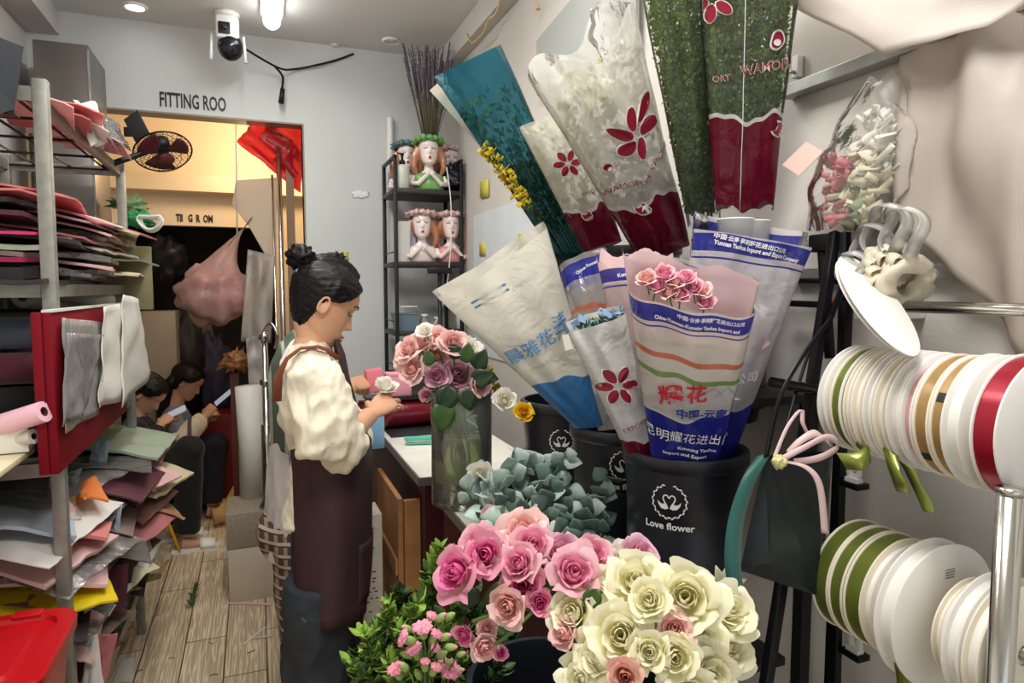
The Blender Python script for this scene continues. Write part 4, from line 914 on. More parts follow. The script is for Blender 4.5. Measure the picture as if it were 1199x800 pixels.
# pale mountain line mark beside the red characters
for k, (du, dv, r) in enumerate(((0, 0, .014), (.06, .03, .02), (.13, .0, .016))):
    V = []; Fc = []; P = [(-r*1.2, -r*.5), (-r*.4, r*.3), (0, r*.7), (r*.5, r*.2), (r*1.2, -r*.5)]
    for i in range(4): V += [P[i], P[i+1], (P[i+1][0], P[i+1][1]-.0012), (P[i][0], P[i][1]-.0012)]; Fc.append([4*i+j for j in range(4)])
    S7.decal(V, Fc, .72+du, .55+dv, 0, mat('grey_print', s(130, 140, 170), .5), 'printed_mountain')
GR = 'small pink roses inside the front sleeve'
words_ = ['leftmost', 'second from the left', 'third from the left', 'middle', 'large middle', 'right-hand', 'rightmost', 'lower right']
for i, (px, py) in enumerate([(757, 322), (768, 330), (778, 316), (790, 326), (803, 322), (812, 333), (822, 336), (826, 350), (797, 340), (783, 338)]):
    p = at(px, py+4, 1.0); w2 = ['leftmost small pink rose in the front sleeve', 'pink rose next to the leftmost one in the front sleeve', 'upper left small pink rose in the front sleeve', 'small pink rose in the middle of the front sleeve opening', 'topmost pink rose right of centre in the front sleeve', 'curly pink rose right of centre in the front sleeve opening', 'pink rose near the right corner of the front sleeve opening', 'lowest pink rose at the right corner of the front sleeve', 'pink rose just over the blue band of the front sleeve', 'pink rose over the Chinese letters of the front sleeve'][i]
    rose('pink' if i % 3 else 'blush', p, .0175, face(p, random.uniform(-.2, .2), .9), w2, GR, i, .5)
# S9 small white with maroon flower and eucalyptus
S9 = Sleeve('small white film sleeve with maroon flower print holding blue blooms, left of the front bouquet', (664, 388), (732, 366), (736, 535), (766, 530), 1.12, 1.15, .04,
            sleeve_mat('white_maroon', s(244, 242, 238), .78, [(MAR, .97, -.2, .12, .02, 5, 1)]), seed=11, back_up=.05)
S9.flower(.45, .55, .034, 50, MARM, WPR); S9.text('EXPORT', .56, .24, .0125, 12, MARM, 0, halo=WPR)
fill_leaves(S9, 120, .016, [M_LEAF, M_LEAF3], .82, 1.0, wd=.6, umin=.2, umax=.85)
fill_leaves(S9, 30, .016, [mat('blue_petal', s(150, 184, 226), .6, trans=.3)], .9, 1.03, 'blue_petals', wd=1., umin=.2, umax=.85)
# S10 cream fan
S10 = Sleeve('wide fan-shaped cream sleeve with blue Chinese characters spread over the vase side', (514, 350), (642, 274), (672, 500), (706, 497), 1.25, 1.33, .045,
             sleeve_mat('cream_fan', s(238, 234, 220), .8, [(s(60, 120, 176), .9, -.2, .31, .03, 4, .5)], rough=.3), seed=12, back_up=.03, rim=lambda u: .05*abs(u-.35))
BL2 = mat('pale_blue_print', s(88, 140, 188), .5)
S10.text('晨雅花卉', .48, .55, .034, 2, BL2, .0004); S10.text('DECHENG FLOWER', .52, .44, .010, 2, mat('grey_print2', s(170, 176, 176), .5)); S10.text('CHENGYA', .66, .86, .012, 2, mat('grey_print3', s(178, 184, 184), .5))
for k in range(2): S10.decal([(-.036, -.0022), (.036, -.0022), (.036, .0022), (-.036, .0022)], [(0, 1, 2, 3)], .34, .87+k*.03, 1, BL2, 'printed_bar')
S10.text('沣', .82, .60, .03, 2, BL2, .0002)
c = at(662, 402, 1.22); sheet('sticker', c+UP*.014+RT*-.006, c+UP*.017+RT*.006, c-UP*.014-RT*.0, c-UP*.010+RT*.014, M_WHITEP, .0008, label='small white paper tag stuck on the cream fan sleeve', cat='tag')
# yellow flowers and grey-white board edge under the teal sleeve
b = MB()
yl = [mat('yellow_bloom', s(232, 206, 60), .7, trans=.3), M_G2]
for k in range(150):
    t = random.random(); o = at(569+t*50+random.gauss(0, 3), 172+t*72+random.gauss(0, 5), 1.68+random.uniform(-.02, .02)); b.mi = 0 if random.random() < .75 else 1
    a = Vector((random.gauss(0, 1), random.gauss(0, 1), random.gauss(0, 1))).normalized(); c = a.orthogonal().normalized(); l = random.uniform(.01, .017); b.slab(lambda u, v: o+a*(u-.5)*l+c*(v-.5)*l, 1, 1, .001)
tag(b.build('yellow_blooms', yl), 'small yellow blossoms peeking from under the teal sleeve', 'flowers', kind='stuff')
sheet('wrap_edge', at(503, 106, 1.72), at(512, 98, 1.72), at(566, 176, 1.74), at(575, 168, 1.74), mat('beige_wrap', s(206, 194, 182), .6), .002, label='beige paper edge sticking out along the lower side of the teal sleeve', cat='wrapping paper')
# ------------------------------------------------------------- work tables beside the florist
M_TOP = mat('white_tabletop', s(232, 230, 220), .35, var=.06, vscale=14)
M_EDGE = mat('steel_edge', s(196, 198, 196), .3, .9)
M_MRN = mat('maroon_panel', s(70, 16, 26), .45)
TZ = .95
t = thing('work_table', 'white topped work table in front of the standing florist', 'table', (.62, 2.3, 0))
b = MB(); b.box((.43, 1.87, TZ-.012), (.82, 2.98, TZ), .002); b.build('tabletop', M_TOP, t, smooth=30)
b = MB(); b.box((.424, 1.865, TZ-.022), (.43, 2.98, TZ+.002)); b.box((.424, 1.862, TZ-.022), (.82, 1.868, TZ+.002)); b.build('edge_strip', M_EDGE, t, smooth=False)
b = MB(); b.box((.452, 1.90, .10), (.80, 2.95, TZ-.022)); b.build('drawer_box', M_MRN, t, smooth=False)
for x, y in ((.46, 1.91), (.76, 1.91), (.46, 2.9), (.76, 2.9)): b = MB(); b.box((x, y, 0), (x+.03, y+.03, .10)); b.build('leg', M_MRN, t, smooth=False)
t = thing('side_table', 'narrow white topped table with steel edge carrying the glass vase', 'table', (.52, 1.5, 0))
b = MB(); b.box((.440, 1.10, TZ-.014), (.578, 1.745, TZ), .002); b.build('tabletop', M_TOP, t, smooth=30)
b = MB(); b.box((.434, 1.095, TZ-.02), (.44, 1.748, TZ+.002)); b.build('edge_strip', M_EDGE, t, smooth=False)
b = MB(); b.box((.46, 1.13, 0), (.572, 1.72, TZ-.02)); b.build('cabinet', M_MRN, t, smooth=False)
# black mat, teal stapler, dark red cushion roll, boxes on the table
b = MB(); b.box((.45, 2.42, TZ), (.80, 2.95, TZ+.006), .002); tag(b.build('cutting_mat', mat('black_mat', s(30, 32, 34), .6), smooth=30), 'black rubber mat covering the far half of the work table', 'mat')
c = at(467, 492, 2.62)
t = thing('fabric_roll', 'dark red plastic wrapped roll lying across the work table', 'roll', (c.x, c.y, TZ+.006)); b = MB(); r = .058
b.tube([(c.x-.16, c.y, TZ+.006+r*.9), (c.x-.15, c.y, TZ+.006+r), (c.x+.26, c.y+.02, TZ+.006+r), (c.x+.27, c.y+.02, TZ+.006+r*.9)], [r*.5, r, r, r*.5], 28); b.build('roll', mat('dark_red_plastic', s(122, 16, 40), .28, coat=.3, bump=.15, bscale=20), t)
b = MB(); b.box((c.x-.13, c.y-.05, TZ+.006+2*r), (c.x+.2, c.y+.06, TZ+.018+2*r), .002); tag(b.build('tray', mat('black_tray', s(20, 20, 22), .3), smooth=30), 'thin black tray lying on the dark red roll', 'tray')
c = at(490, 499, 2.35); z0 = TZ
t = thing('stapler', 'mint green stapler lying on the white table', 'stapler', (c.x, c.y, z0)); M_MINT = mat('mint_plastic', s(94, 196, 170), .35)
d = Vector((.98, -.2, 0)); sd = Vector((.2, .98, 0))
for nm, zz, l, m in (('base', .004, .045, M_MINT), ('arm', .02, .05, M_MINT), ('staple_rail', .012, .046, M_EDGE)):
    b = MB(); b.obox(Vector((c.x, c.y, z0+.003+zz)), d*l, sd*.012, Vector((-.1*(zz > .01), 0, 1)).normalized()*.0035*(1.6 if nm == 'arm' else 1), .002); b.build(nm, m, t, smooth=30)
def carton(c, sx, sy, sz, m, name, label, rot=0., lid=True, cat='box', cap=None):
    t = thing(name, label, cat, c); c = Vector(c); ax = Vector((cos(rot), sin(rot), 0)); ay = Vector((-sin(rot), cos(rot), 0)); Z = Vector((0, 0, 1))
    b = MB(); b.obox(c+Z*sz*.5, ax*sx/2, ay*sy/2, Z*sz/2, .002); b.build('body', m, t, smooth=30)
    if lid: b = MB(); b.obox(c+Z*(sz*.98), ax*(sx/2+.002), ay*(sy/2+.002), Z*sz*.06, .0015); b.build('lid', cap or m, t, smooth=30)
    return t
c = at(466, 472, 2.62)
carton((c.x, c.y, TZ+.018+.116), .09, .07, .085, mat('pink_box', s(236, 158, 178), .6), 'paper_box', 'pink cardboard box behind the rose in the florist\'s hand', .1)
c = at(432, 470, 2.3); carton((c.x, c.y, TZ), .085, .07, .105+.02, mat('light_blue_box', s(130, 178, 214), .5), 'product_box', 'light blue box with white lid standing just behind the florist\'s forearm', .15, cap=mat('white_blue_lid', s(214, 226, 234), .5))
# things under and beside the table
M_WOOD = mat('pine_wood', s(186, 132, 84), .6, var=.25, vscale=12)
c = onZ(478, 690, .35)
t = thing('wooden_crate', 'narrow pine wood crate standing under the work table beside the apron', 'crate', (.43, 2.02, 0))
b = MB(); b.box((.40, 1.95, .02), (.448, 1.97, .86)); b.build('board', M_WOOD, t, smooth=False)
b = MB(); b.box((.385, 1.975, .02), (.40, 2.35, .86)); b.build('board', M_WOOD, t, smooth=False)
for z in (.3, .62): b = MB(); b.box((.376, 1.98, z), (.384, 2.33, z+.05)); b.build('slat', M_WOOD, t, smooth=False)
cx = at(436, 650, 2.15)
t = carton((cx.x-.02, 2.16, .42), .10, .13, .36, mat('white_printed_box', s(226, 222, 208), .6, var=.12, vscale=30), 'paper_box', 'tall off-white printed carton standing beside the pine crate under the table', 0, lid=False)
b = MB()
for i in range(26):
    z = .46+.011*i; x0 = cx.x-.06+.012*random.random()
    for k in range(random.randint(2, 4)): xx = x0+k*.018; b.add([(xx, 2.0945, z), (xx+.012*random.uniform(.5, 1), 2.0945, z), (xx+.01, 2.0945, z+.004), (xx, 2.0945, z+.004)], [(0, 1, 2, 3)])
b.build('printed_lines', M_BLK, t, smooth=False)
carton((cx.x-.02, 2.16, 0), .16, .2, .42, M_KRAFT, 'paper_box', 'brown carton under the off-white printed one', 0, lid=False)

# ------------------------------------------------------------- glass vase with blush roses
p = at(541, 597, 1.72); VX, VY, VR, VH = p.x, p.y, .078, .29
glass = film('vase_glass', (.9, .94, .88), .12, .06, (.93, .97, .92), .25, 18); water = film('vase_water', s(196, 200, 110), .42, .1, (.80, .84, .48), .1, 10)
t = thing('glass_vase', 'tall clear glass cylinder vase half full of greenish water', 'vase', (VX, VY, TZ+.001))
b = MB(); o = (VX, VY, TZ+.001); b.lathe(o, [(.001, 0), (VR-.003, 0), (VR, .004), (VR*.99, VH*.5), (VR, VH-.002), (VR-.001, VH), (VR-.004, VH-.001), (VR*.95, VH*.5), (VR-.006, .014), (.001, .012)], 64, cap=False); b.build('glass', glass, t)
b = MB(); b.lathe(o, [(.001, .013), (VR-.007, .0145), (VR*.945, VH*.3), (VR*.945, VH*.585), (.001, VH*.585)], 48, cap=False); b.build('water', water, t)
vr = [('blush', 478, 410, 14, 'pale blush rose at the far left edge of the vase bouquet'), ('blush', 493, 402, 15, 'blush rose second from the left in the vase'), ('blush', 512, 396, 13, 'small topmost blush rose in the vase bouquet'),
 ('blush', 530, 402, 16, 'blush rose at the top right of the vase bouquet'), ('white', 549, 409, 14, 'whitish rose at the upper right of the vase bouquet'), ('blush', 512, 417, 16, 'large blush rose in the centre of the vase bouquet'),
 ('blush', 483, 433, 15, 'blush rose low on the left of the vase bouquet'), ('lilacpink', 512, 440, 14, 'mauve-pink rose low in the middle of the vase bouquet'), ('lilacpink', 536, 440, 19, 'big mauve-pink rose at the front above the vase rim'),
 ('blush', 562, 452, 12, 'small salmon rose just right of the vase rim'), ('blush', 471, 424, 10, 'tiny blush rose facing left in the vase bouquet'), ('pink', 499, 462, 8, 'pink bud hanging beside the vase rim'), ('white', 497, 388, 9, 'small whitish bud at the top of the vase bouquet')]
for i, (k, px, py, r, lb) in enumerate(vr):
    d = 1.66+.03*((i*7) % 3-1); q = at(px, py, d); rose(k, q, r*1.2*d/F, face(q, (px-522)/60, .4+(420-py)/80), lb, 'roses in the glass vase', i, .5 if i % 2 else .8)
t = thing('vase_stems', 'green rose stems standing in the glass vase', 'stems', (VX, VY, TZ+.015))
for i in range(15):
    k, px, py, r, lb = vr[i % 13]; q = at(px, py+8, 1.67); a = i*2.4; rr = .045*((i*5) % 7)/7
    b = MB(); b.tube(smooth_path([q, Vector((VX+(q.x-VX)*.45, VY+(q.y-VY)*.45, TZ+VH)), Vector((VX+cos(a)*rr*.8, VY+sin(a)*rr, TZ+.12)), Vector((VX+cos(a+2)*rr, VY+sin(a+2)*rr, TZ+.02))], 5), .0024, 6); b.build('stem', M_STEM, t)
for i, (px, py, a, l) in enumerate([(545, 425, 80, .05), (556, 432, 60, .055), (528, 452, 250, .07), (520, 470, 265, .075), (545, 455, 280, .055), (552, 447, 20, .06), (505, 428, 110, .04), (538, 420, 120, .045), (560, 440, -10, .05)]):
    leaf_thing(px, py, 1.62, a, l, M_LEAF3 if i % 3 else M_LEAF, ['dark rose leaf standing up right of the vase roses', 'broad dark leaf leaning right beside the whitish rose', 'long rose leaf hanging over the vase rim', 'drooping rose leaf hanging inside the front of the vase', 'rose leaf hanging over the right side of the vase rim', 'rose leaf pointing right above the vase rim', 'small green leaf between the left roses of the vase', 'small leaf behind the big mauve-pink rose', 'flat leaf pointing right below the whitish rose'][i], 'leaves of the vase roses', .45)
# yellow rose, whitish roses and autumn foliage right of the vase
for k, px, py, r, d, lb in (('white', 591, 468, 13, 1.62, 'pale yellow-white rose right of the vase under the cream fan sleeve'), ('yellow', 613, 482, 11, 1.60, 'bright yellow blossom beside the third black bucket'), ('white', 562, 558, 16, 1.45, 'pale pink-white rose among the eucalyptus in front of the vase'), ('pink', 575, 605, 12, 1.2, 'pink bud rising above the eucalyptus')):
    q = at(px, py, d); rose(k, q, r*1.2*d/F, face(q, .1, .3), lb, 'single blooms near the vase', 1, .5)
def spray(name, label, pts, d, n, L, mats, cat='foliage', wd=.45, fold=.25, fc=0., stem=.0018, seed=0, group=None, spread=.8, droop=.3, tip=True):
    """one leafy branch: a stem through pixel points with leaves along it as one mesh each part"""
    rd = random.Random(seed); P = [at(px, py, dd) for (px, py), dd in zip(pts, d if hasattr(d, '__len__') else [d]*len(pts))]; Q = smooth_path(P, 6)
    t = thing(name, label, cat, P[0], group); b = MB(); b.tube(Q, [stem*(1-.6*i/len(Q)) for i in range(len(Q))], 6); b.build('stem', M_STEM, t)
    b = MB()
    for i in range(n):
        k = (i+.5)/n; k = .1+.9*k; j = min(int(k*(len(Q)-1)), len(Q)-2); o = Q[j].lerp(Q[j+1], k*(len(Q)-1)-j); dr = (Q[j+1]-Q[j]).normalized()
        sd = Vector((rd.gauss(0, 1), rd.gauss(0, 1), rd.gauss(0, 1))); sd = (sd-dr*sd.dot(dr)).normalized(); dd = (dr*(1-spread)+sd*spread+TOCAM(o)*.25).normalized(); b.mi = rd.randrange(len(mats)); l = L*rd.uniform(.7, 1.25)
        b.slab(leaf_fn(o+sd*.002, dd, TOCAM(o).cross(dd) if rd.random() < fc else dd.cross(Vector((rd.gauss(0, .5), rd.gauss(0, .5), 1))), l, l*wd, droop, fold), 2, 5, .0005)
    b.build('leaves', mats, t); return t
# eucalyptus branches
eu = [([(600, 660), (590, 600), (598, 555), (606, 528)], 'eucalyptus branch rising left of the third bucket'), ([(640, 660), (640, 600), (650, 560), (662, 532)], 'eucalyptus branch with round leaves in front of the third bucket'),
 ([(670, 670), (680, 620), (690, 585), (712, 560)], 'dark eucalyptus branch leaning right before the second bucket'), ([(610, 650), (575, 610), (560, 585), (545, 575)], 'eucalyptus branch bending left in front of the vase'),
 ([(650, 660), (660, 620), (655, 590), (668, 566)], 'middle eucalyptus branch with greyish leaves'), ([(630, 650), (615, 600), (620, 575), (615, 540)], 'pale eucalyptus branch in the middle of the clump'),
 ([(680, 670), (665, 640), (680, 610), (700, 600)], 'low dark eucalyptus branch behind the pink roses'), ([(590, 650), (580, 615), (575, 585), (570, 560)], 'eucalyptus branch right beside the pale rose'), ([(700, 680), (700, 640), (705, 615), (690, 590)], 'short dark eucalyptus branch at the foot of the second bucket')]
for i, (pts, lb) in enumerate(eu):
    spray('eucalyptus_branch', lb, pts, [1.12, 1.18, 1.22, 1.24] if i != 3 else [1.15, 1.3, 1.4, 1.42], 20, .036, [M_EUC, M_EUC, M_EUC2] if i not in (2, 6, 8) else [M_EUC2, M_EUC2, M_EUC], wd=.5, seed=i, group='eucalyptus branches', droop=.08, stem=.002, fold=.08, fc=.6)
M_AUT = mat('autumn_leaf', s(206, 120, 40), .6, var=.3, vscale=60, trans=.3)
for i, (pts, lb) in enumerate((([(560, 470), (556, 440), (552, 420), (548, 400)], 'orange-brown autumn leaf spray rising behind the vase roses'), ([(585, 480), (578, 450), (568, 430), (560, 412)], 'rust coloured leaf spray right of the vase roses under the cream fan sleeve'))): spray('autumn_spray', lb, pts, 1.8, 60, .022, [M_AUT, M_AUT, M_LEAF2], seed=90+i, group='autumn sprays')
# bright small-leaved branches lower middle
gl = []
rd = random.Random(11)
spots = [(505, 700, 518, 640, 'thin upright branch with small leaves under the table edge'), (470, 760, 452, 712, 'leafy branch reaching toward the apron'), (455, 800, 432, 756, 'bright leafy branch at the lower left of the greenery'),
 (490, 790, 468, 735, 'light green branch left in the middle of the greenery'), (520, 760, 500, 690, 'leafy branch under the large pink rose'), (500, 810, 478, 760, 'yellow-green branch near the bottom edge'), (545, 800, 520, 720, 'leafy branch behind the pink buds'),
 (470, 830, 425, 790, 'small leafed branch at the bottom left corner of the greenery'), (560, 790, 548, 705, 'dark leafy branch right under the pink roses'), (530, 730, 540, 690, 'short leafy twig just below the large pink rose'), (445, 830, 412, 772, 'pale leafy tip pointing left past the jeans'), (515, 840, 498, 785, 'leafy branch at the bottom edge among the buds'),
 (480, 745, 490, 705, 'branch with tiny bright leaves at the back of the greenery'), (500, 730, 505, 668, 'bright branch standing up between the crate and the pink roses'), (478, 725, 455, 700, 'bright leafy branch over the foot of the crate'), (462, 790, 425, 740, 'bright branch pointing at the apron hem'), (520, 790, 525, 730, 'bright branch just left of the hanging pink bud'), (505, 770, 480, 715, 'bright branch in the heart of the greenery'), (490, 820, 455, 775, 'bright spreading branch left of the pink bud cluster'), (440, 780, 440, 735, 'upright bright branch beside the jeans'), (480, 720, 470, 690, 'dark branch at the top left of the greenery'), (560, 840, 590, 780, 'dark branch at the bottom under the withered rose')]
for i, (xa, ya, xb, yb, lb) in enumerate(spots):
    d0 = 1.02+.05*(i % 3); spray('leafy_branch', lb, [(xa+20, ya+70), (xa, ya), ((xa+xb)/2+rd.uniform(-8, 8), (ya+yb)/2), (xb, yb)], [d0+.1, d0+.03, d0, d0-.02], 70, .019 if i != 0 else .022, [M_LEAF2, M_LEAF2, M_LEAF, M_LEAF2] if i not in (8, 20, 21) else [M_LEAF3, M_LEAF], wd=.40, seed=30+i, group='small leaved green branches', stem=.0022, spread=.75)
# extra depth: darker twigs behind
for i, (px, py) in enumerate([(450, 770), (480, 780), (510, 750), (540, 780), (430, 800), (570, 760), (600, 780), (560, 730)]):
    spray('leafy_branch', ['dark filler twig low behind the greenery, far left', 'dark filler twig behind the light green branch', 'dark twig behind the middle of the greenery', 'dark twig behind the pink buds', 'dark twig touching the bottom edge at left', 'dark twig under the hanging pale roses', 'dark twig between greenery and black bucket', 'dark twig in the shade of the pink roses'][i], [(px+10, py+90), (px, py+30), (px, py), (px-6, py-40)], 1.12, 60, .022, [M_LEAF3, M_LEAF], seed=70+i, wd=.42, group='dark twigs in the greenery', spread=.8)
# pink spray carnations with green buds
M_BUD = mat('green_bud', s(150, 176, 100), .5, var=.2, vscale=50); M_BUDT = mat('pink_bud_tip', s(236, 150, 170), .6)
def bud(px, py, d, r, ang, bloom, label):
    o = at(px, py, d); t = thing('carnation_bud', label, 'bud', o, 'pink buds at the bottom'); dd = (RT*cos(R(ang))+Vector((0, 0, 1))*sin(R(ang))+TOCAM(o)*.5).normalized(); L_ = r*2.4
    b = MB(); b.lathe(o, [(r*.25, 0), (r*.7, L_*.2), (r*.8, L_*.5), (r*.72, L_*.8), (r*.55, L_)], 14, dd); b.build('calyx', M_BUD, t)
    if bloom:
        b = MB()
        for k in range(16):
            a = k*2.4; e = dd.orthogonal().normalized(); e = Matrix.Rotation(a, 3, dd) @ e; f2 = dd.cross(e); q = o+dd*L_*.9; rr = r*bloom*(.4+.6*(k/16)**.5)
            b.slab(lambda u, v: q+e*v*rr+f2*(u-.5)*rr*1.1+dd*(r*.8*(1-v*.3)+r*.2*sin(u*12+k)), 6, 3, .0004)
        b.build('petals', M_BUDT, t)
    else:
        b = MB(); b.lathe(o+dd*L_*.9, [(r*.5, 0), (r*.42, r*.5), (.0005, r*.9)], 12, dd); b.build('petal_tip', M_BUDT if (px+py) % 2 else M_BUD, t)
    b = MB(); b.tube([o, o-dd*r*3-Vector((0, 0, .02)), o-dd*r*3-Vector((0, 0, .08))], .0012, 6); b.build('stem', M_STEM, t)
bd = [(500, 731, 5, 60, 1.2), (512, 727, 5, 40, 0), (521, 725, 5, 30, 0), (483, 740, 5, 150, 0), (497, 748, 6, 100, 1.7), (487, 753, 6, 160, 1.5), (505, 752, 5, 60, 1.3), (515, 748, 5, 20, 0), (521, 758, 5, 0, 0), (503, 768, 5, 60, 1.4), (492, 772, 6, 120, 1.5), (512, 770, 5, 30, 0), (518, 777, 5, 0, 0), (508, 783, 5, 20, 0), (484, 768, 5, 170, 0), (498, 786, 5, 90, 1), (505, 791, 5, 60, 1.2), (519, 794, 6, 60, 2.2), (493, 795, 5, 120, 0), (535, 768, 4, 20, 0), (478, 785, 5, 140, 0), (528, 742, 4, 40, 0), (470, 795, 6, 120, 1.6), (533, 786, 4, 10, 0)]
side_ = lambda x: 'left' if x < 492 else ('right' if x > 512 else 'middle')
hgt = lambda y: 'top' if y < 742 else ('upper part' if y < 760 else ('lower part' if y < 780 else 'bottom'))
seen = {}
for (px, py, r, a, bl) in bd:
    base_ = ('half-open pink bloom' if bl > 1.3 else 'pink-tipped bud' if bl else 'closed green bud'); k = (base_, side_(px), hgt(py)); seen[k] = seen.get(k, 0)+1
    bud(px, py, .93+.02*((px+py) % 3), r*1.15*.93/F, a, bl, '%s%s at the %s %s of the pink bud cluster' % (['', 'second ', 'third ', 'fourth '][seen[k]-1], base_, side_(px), hgt(py)))
# black buckets under the front bunches
t = bucket((at(760, 760, .86).x, at(760, 760, .86).y), at(760, 800, .86).z, .42, .10, 'black bucket under the cream roses', GB)
t = bucket((at(640, 770, .95).x, at(640, 770, .95).y), at(640, 795, .95).z, .42, .11, 'black bucket under the pink roses', GB)
t = bucket((at(520, 800, 1.12).x, at(520, 800, 1.12).y), at(500, 830, 1.1).z, .42, .14, 'wide black bucket under the green branches', GB)
b = MB(); pz = ORI[t.name].z; b.box((.12, .45, max(.05, at(500, 830, 1.1).z-.60)), (.8, 1.2, at(500, 830, 1.1).z-.425), .004); 
# tuberose beside the front bucket
t = thing('white_bloom', 'small white lily-like blossom right of the cream roses under the front bucket', 'flower', at(850, 690, .98))
for i, (px, py, a) in enumerate([(838, 668, 110), (845, 680, 60), (856, 684, 20), (835, 680, 150), (850, 672, 80), (843, 690, 200)]):
    o = at(847, 688, .97); dd = RT*cos(R(a))+Vector((0, 0, 1))*sin(R(a))+TOCAM(o)*.3; b = MB(); b.slab(leaf_fn(o, dd, TOCAM(o).cross(dd), .035, .008, .2), 3, 6, .0008); b.build('petal', PET['white'][0], t)
# ------------------------------------------------------------- heads (shared by planters and people)
HP = [(-.112, .050, .012, .012), (-.106, .070, -.002, .030), (-.094, .080, -.022, .043), (-.078, .083, -.045, .052), (-.06, .082, -.062, .058), (-.04, .081, -.075, .064), (-.015, .083, -.086, .069), (.01, .083, -.094, .073), (.035, .088, -.098, .076), (.06, .085, -.095, .075), (.08, .072, -.084, .066), (.096, .050, -.064, .050), (.106, .026, -.040, .031), (.112, .003, -.012, .006)]
def interp(z):
    for i in range(len(HP)-1):
        if z <= HP[i+1][0]:
            t = (z-HP[i][0])/(HP[i+1][0]-HP[i][0]); t = max(0, min(1, t)); return [HP[i][k]*(1-t)+HP[i+1][k]*t for k in range(1, 4)]
    return HP[-1][1:]
def head_pt(th, z, grow=0.):
    f, bk, w = interp(z); cx, a = (f+bk)/2, (f-bk)/2; x = cx+a*cos(th); y = w*sin(th)*(1-.06*max(0, cos(th)))
    if cos(th) > 0:
        k = cos(th)
        nzz = (z+.032)/.044; nose = .026*max(0, 1-nzz)*math.exp(-(y/.0105)**2) if 0 <= nzz <= 1 else (.026*max(0, 1+nzz*3.4)*math.exp(-(y/.0125)**2) if nzz < 0 else 0)
        eye = -.008*math.exp(-((z-.013)/.012)**2)*math.exp(-((abs(y)-.031)/.016)**2)
        lip = (.0055*math.exp(-((z+.060)/.0055)**2)+.006*math.exp(-((z+.072)/.006)**2))*math.exp(-(y/.017)**2); und = -.005*math.exp(-((z+.084)/.007)**2)*math.exp(-(y/.03)**2)
        brow = .003*math.exp(-((z-.03)/.009)**2)*math.exp(-((abs(y)-.028)/.022)**2); chin = .004*math.exp(-((z+.1)/.009)**2)*math.exp(-(y/.02)**2)
        x += k*(nose+eye+lip+und+brow+chin)
    return Vector((x, y, z))
def add_head(b, c, M, k=1., grow=0.):
    rs = []
    for i in range(57):
        z = -.112+.224*i/56; rs.append([Vector(c)+M @ (head_pt(2*pi*j/56, z)*k) for j in range(56)])
    b.rings(rs, True)
def add_ear(b, c, M, k, sg):
    o = Vector((-.008, sg*.074, -.012)); pts = []
    for i in range(13):
        a = R(-60)+R(300)*i/12; pts.append(Vector(c)+M @ ((o+Vector((-.004+.013*cos(a)*-1*(1), sg*(.006+.004*sin(a)), .026*sin(a)*(1.0 if sin(a) > 0 else .85)+.004)))*k))
    b.tube(pts, .0042*k, 8); b.blob(Vector(c)+M @ ((o+Vector((0, 0, 0)))*k), .012*k, .008*k, .02*k, n=10, M=M)
def rotm(yaw, pitch=0., roll=0.):   # local x forward; pitch>0 looks down
    return (Matrix.Rotation(yaw, 3, 'Z') @ Matrix.Rotation(pitch, 3, 'Y') @ Matrix.Rotation(roll, 3, 'X'))
def hand(b, w, M, k=1., sg=1, curl=(.5, .6, .65, .7), thumb=.4, spread=.12):
    """M maps hand space to world: x towards fingertips, z back of hand, y*sg to the thumb side"""
    w = Vector(w); T = lambda x, y, z: w+M @ (Vector((x, y*sg, z))*k)
    b.rings([[T(x, cos(a)*wy, sin(a)*wz) for a in [2*pi*i/16 for i in range(16)]] for x, wy, wz in ((-.02, .021, .017), (.0, .024, .016), (.025, .034, .015), (.055, .041, .0145), (.078, .041, .013), (.09, .036, .010))])
    for i, (yy, l, r) in enumerate(((.031, .070, .0081), (.0108, .077, .0083), (-.0095, .072, .0080), (-.029, .058, .0072))):
        p = Vector((.076, yy, 0)); a = 0; c = curl[i]; pts = [p-Vector((.02, 0, 0)), p.copy()]; sp = spread*(1.5-i)*.6
        for j, ll in enumerate((.45, .32, .25)):
            a += c*(1., 1.15, .8)[j]; p = p+Vector((cos(a)*cos(sp), sin(sp)*cos(a), -sin(a)))*l*ll; pts.append(p.copy())
        b.tube([T(*q) for q in pts], [r*k, r*k, r*.96*k, r*.9*k, r*.72*k], 10)
    p = [Vector((.012, .022, -.003)), Vector((.035, .045, -.012-.01*thumb)), Vector((.058, .052-.02*thumb, -.022-.03*thumb)), Vector((.078, .047-.035*thumb, -.026-.045*thumb))]
    b.tube([T(*q) for q in p], [.013*k, .0115*k, .0098*k, .0075*k], 10)

# ------------------------------------------------------------- black metal rack in the corner
RX0, RX1, RY0, RY1 = .645, 1.0, 3.30, 3.62
t = thing('metal_rack', 'black metal shelf rack in the corner between back wall and right wall', 'shelf', (.82, 3.46, 0))
zs = [onY(505, 222, RY0).z, onY(505, 307, RY0).z, onY(505, 388, RY0).z, onY(505, 440, RY0).z, .5]
M_SHB = mat('dark_shelf_board', s(44, 38, 38), .5)
for x in (RX0, RX1-.018):
    for y in (RY0, RY1-.018): b = MB(); b.box((x, y, 0), (x+.018, y+.018, zs[0]+.16 if x == RX0 else zs[0]+.14), .002); b.build('post', M_BLACKM, t, smooth=30)
    b = MB(); b.box((x+.001, RY0, zs[0]+.145), (x+.017, RY1, zs[0]+.16), .002); b.build('top_rail', M_BLACKM, t, smooth=30)
for z in zs: b = MB(); b.box((RX0, RY0+.001, z-.022), (RX1, RY1, z), .002); b.build('shelf_board', M_SHB, t, smooth=30)
for z in zs[1:4]:
    b = MB(); b.cyl((RX0+.009, RY0, z+.05), (RX0+.009, RY1, z+.05), .003, 8); b.build('side_wire', M_BLACKM, t)
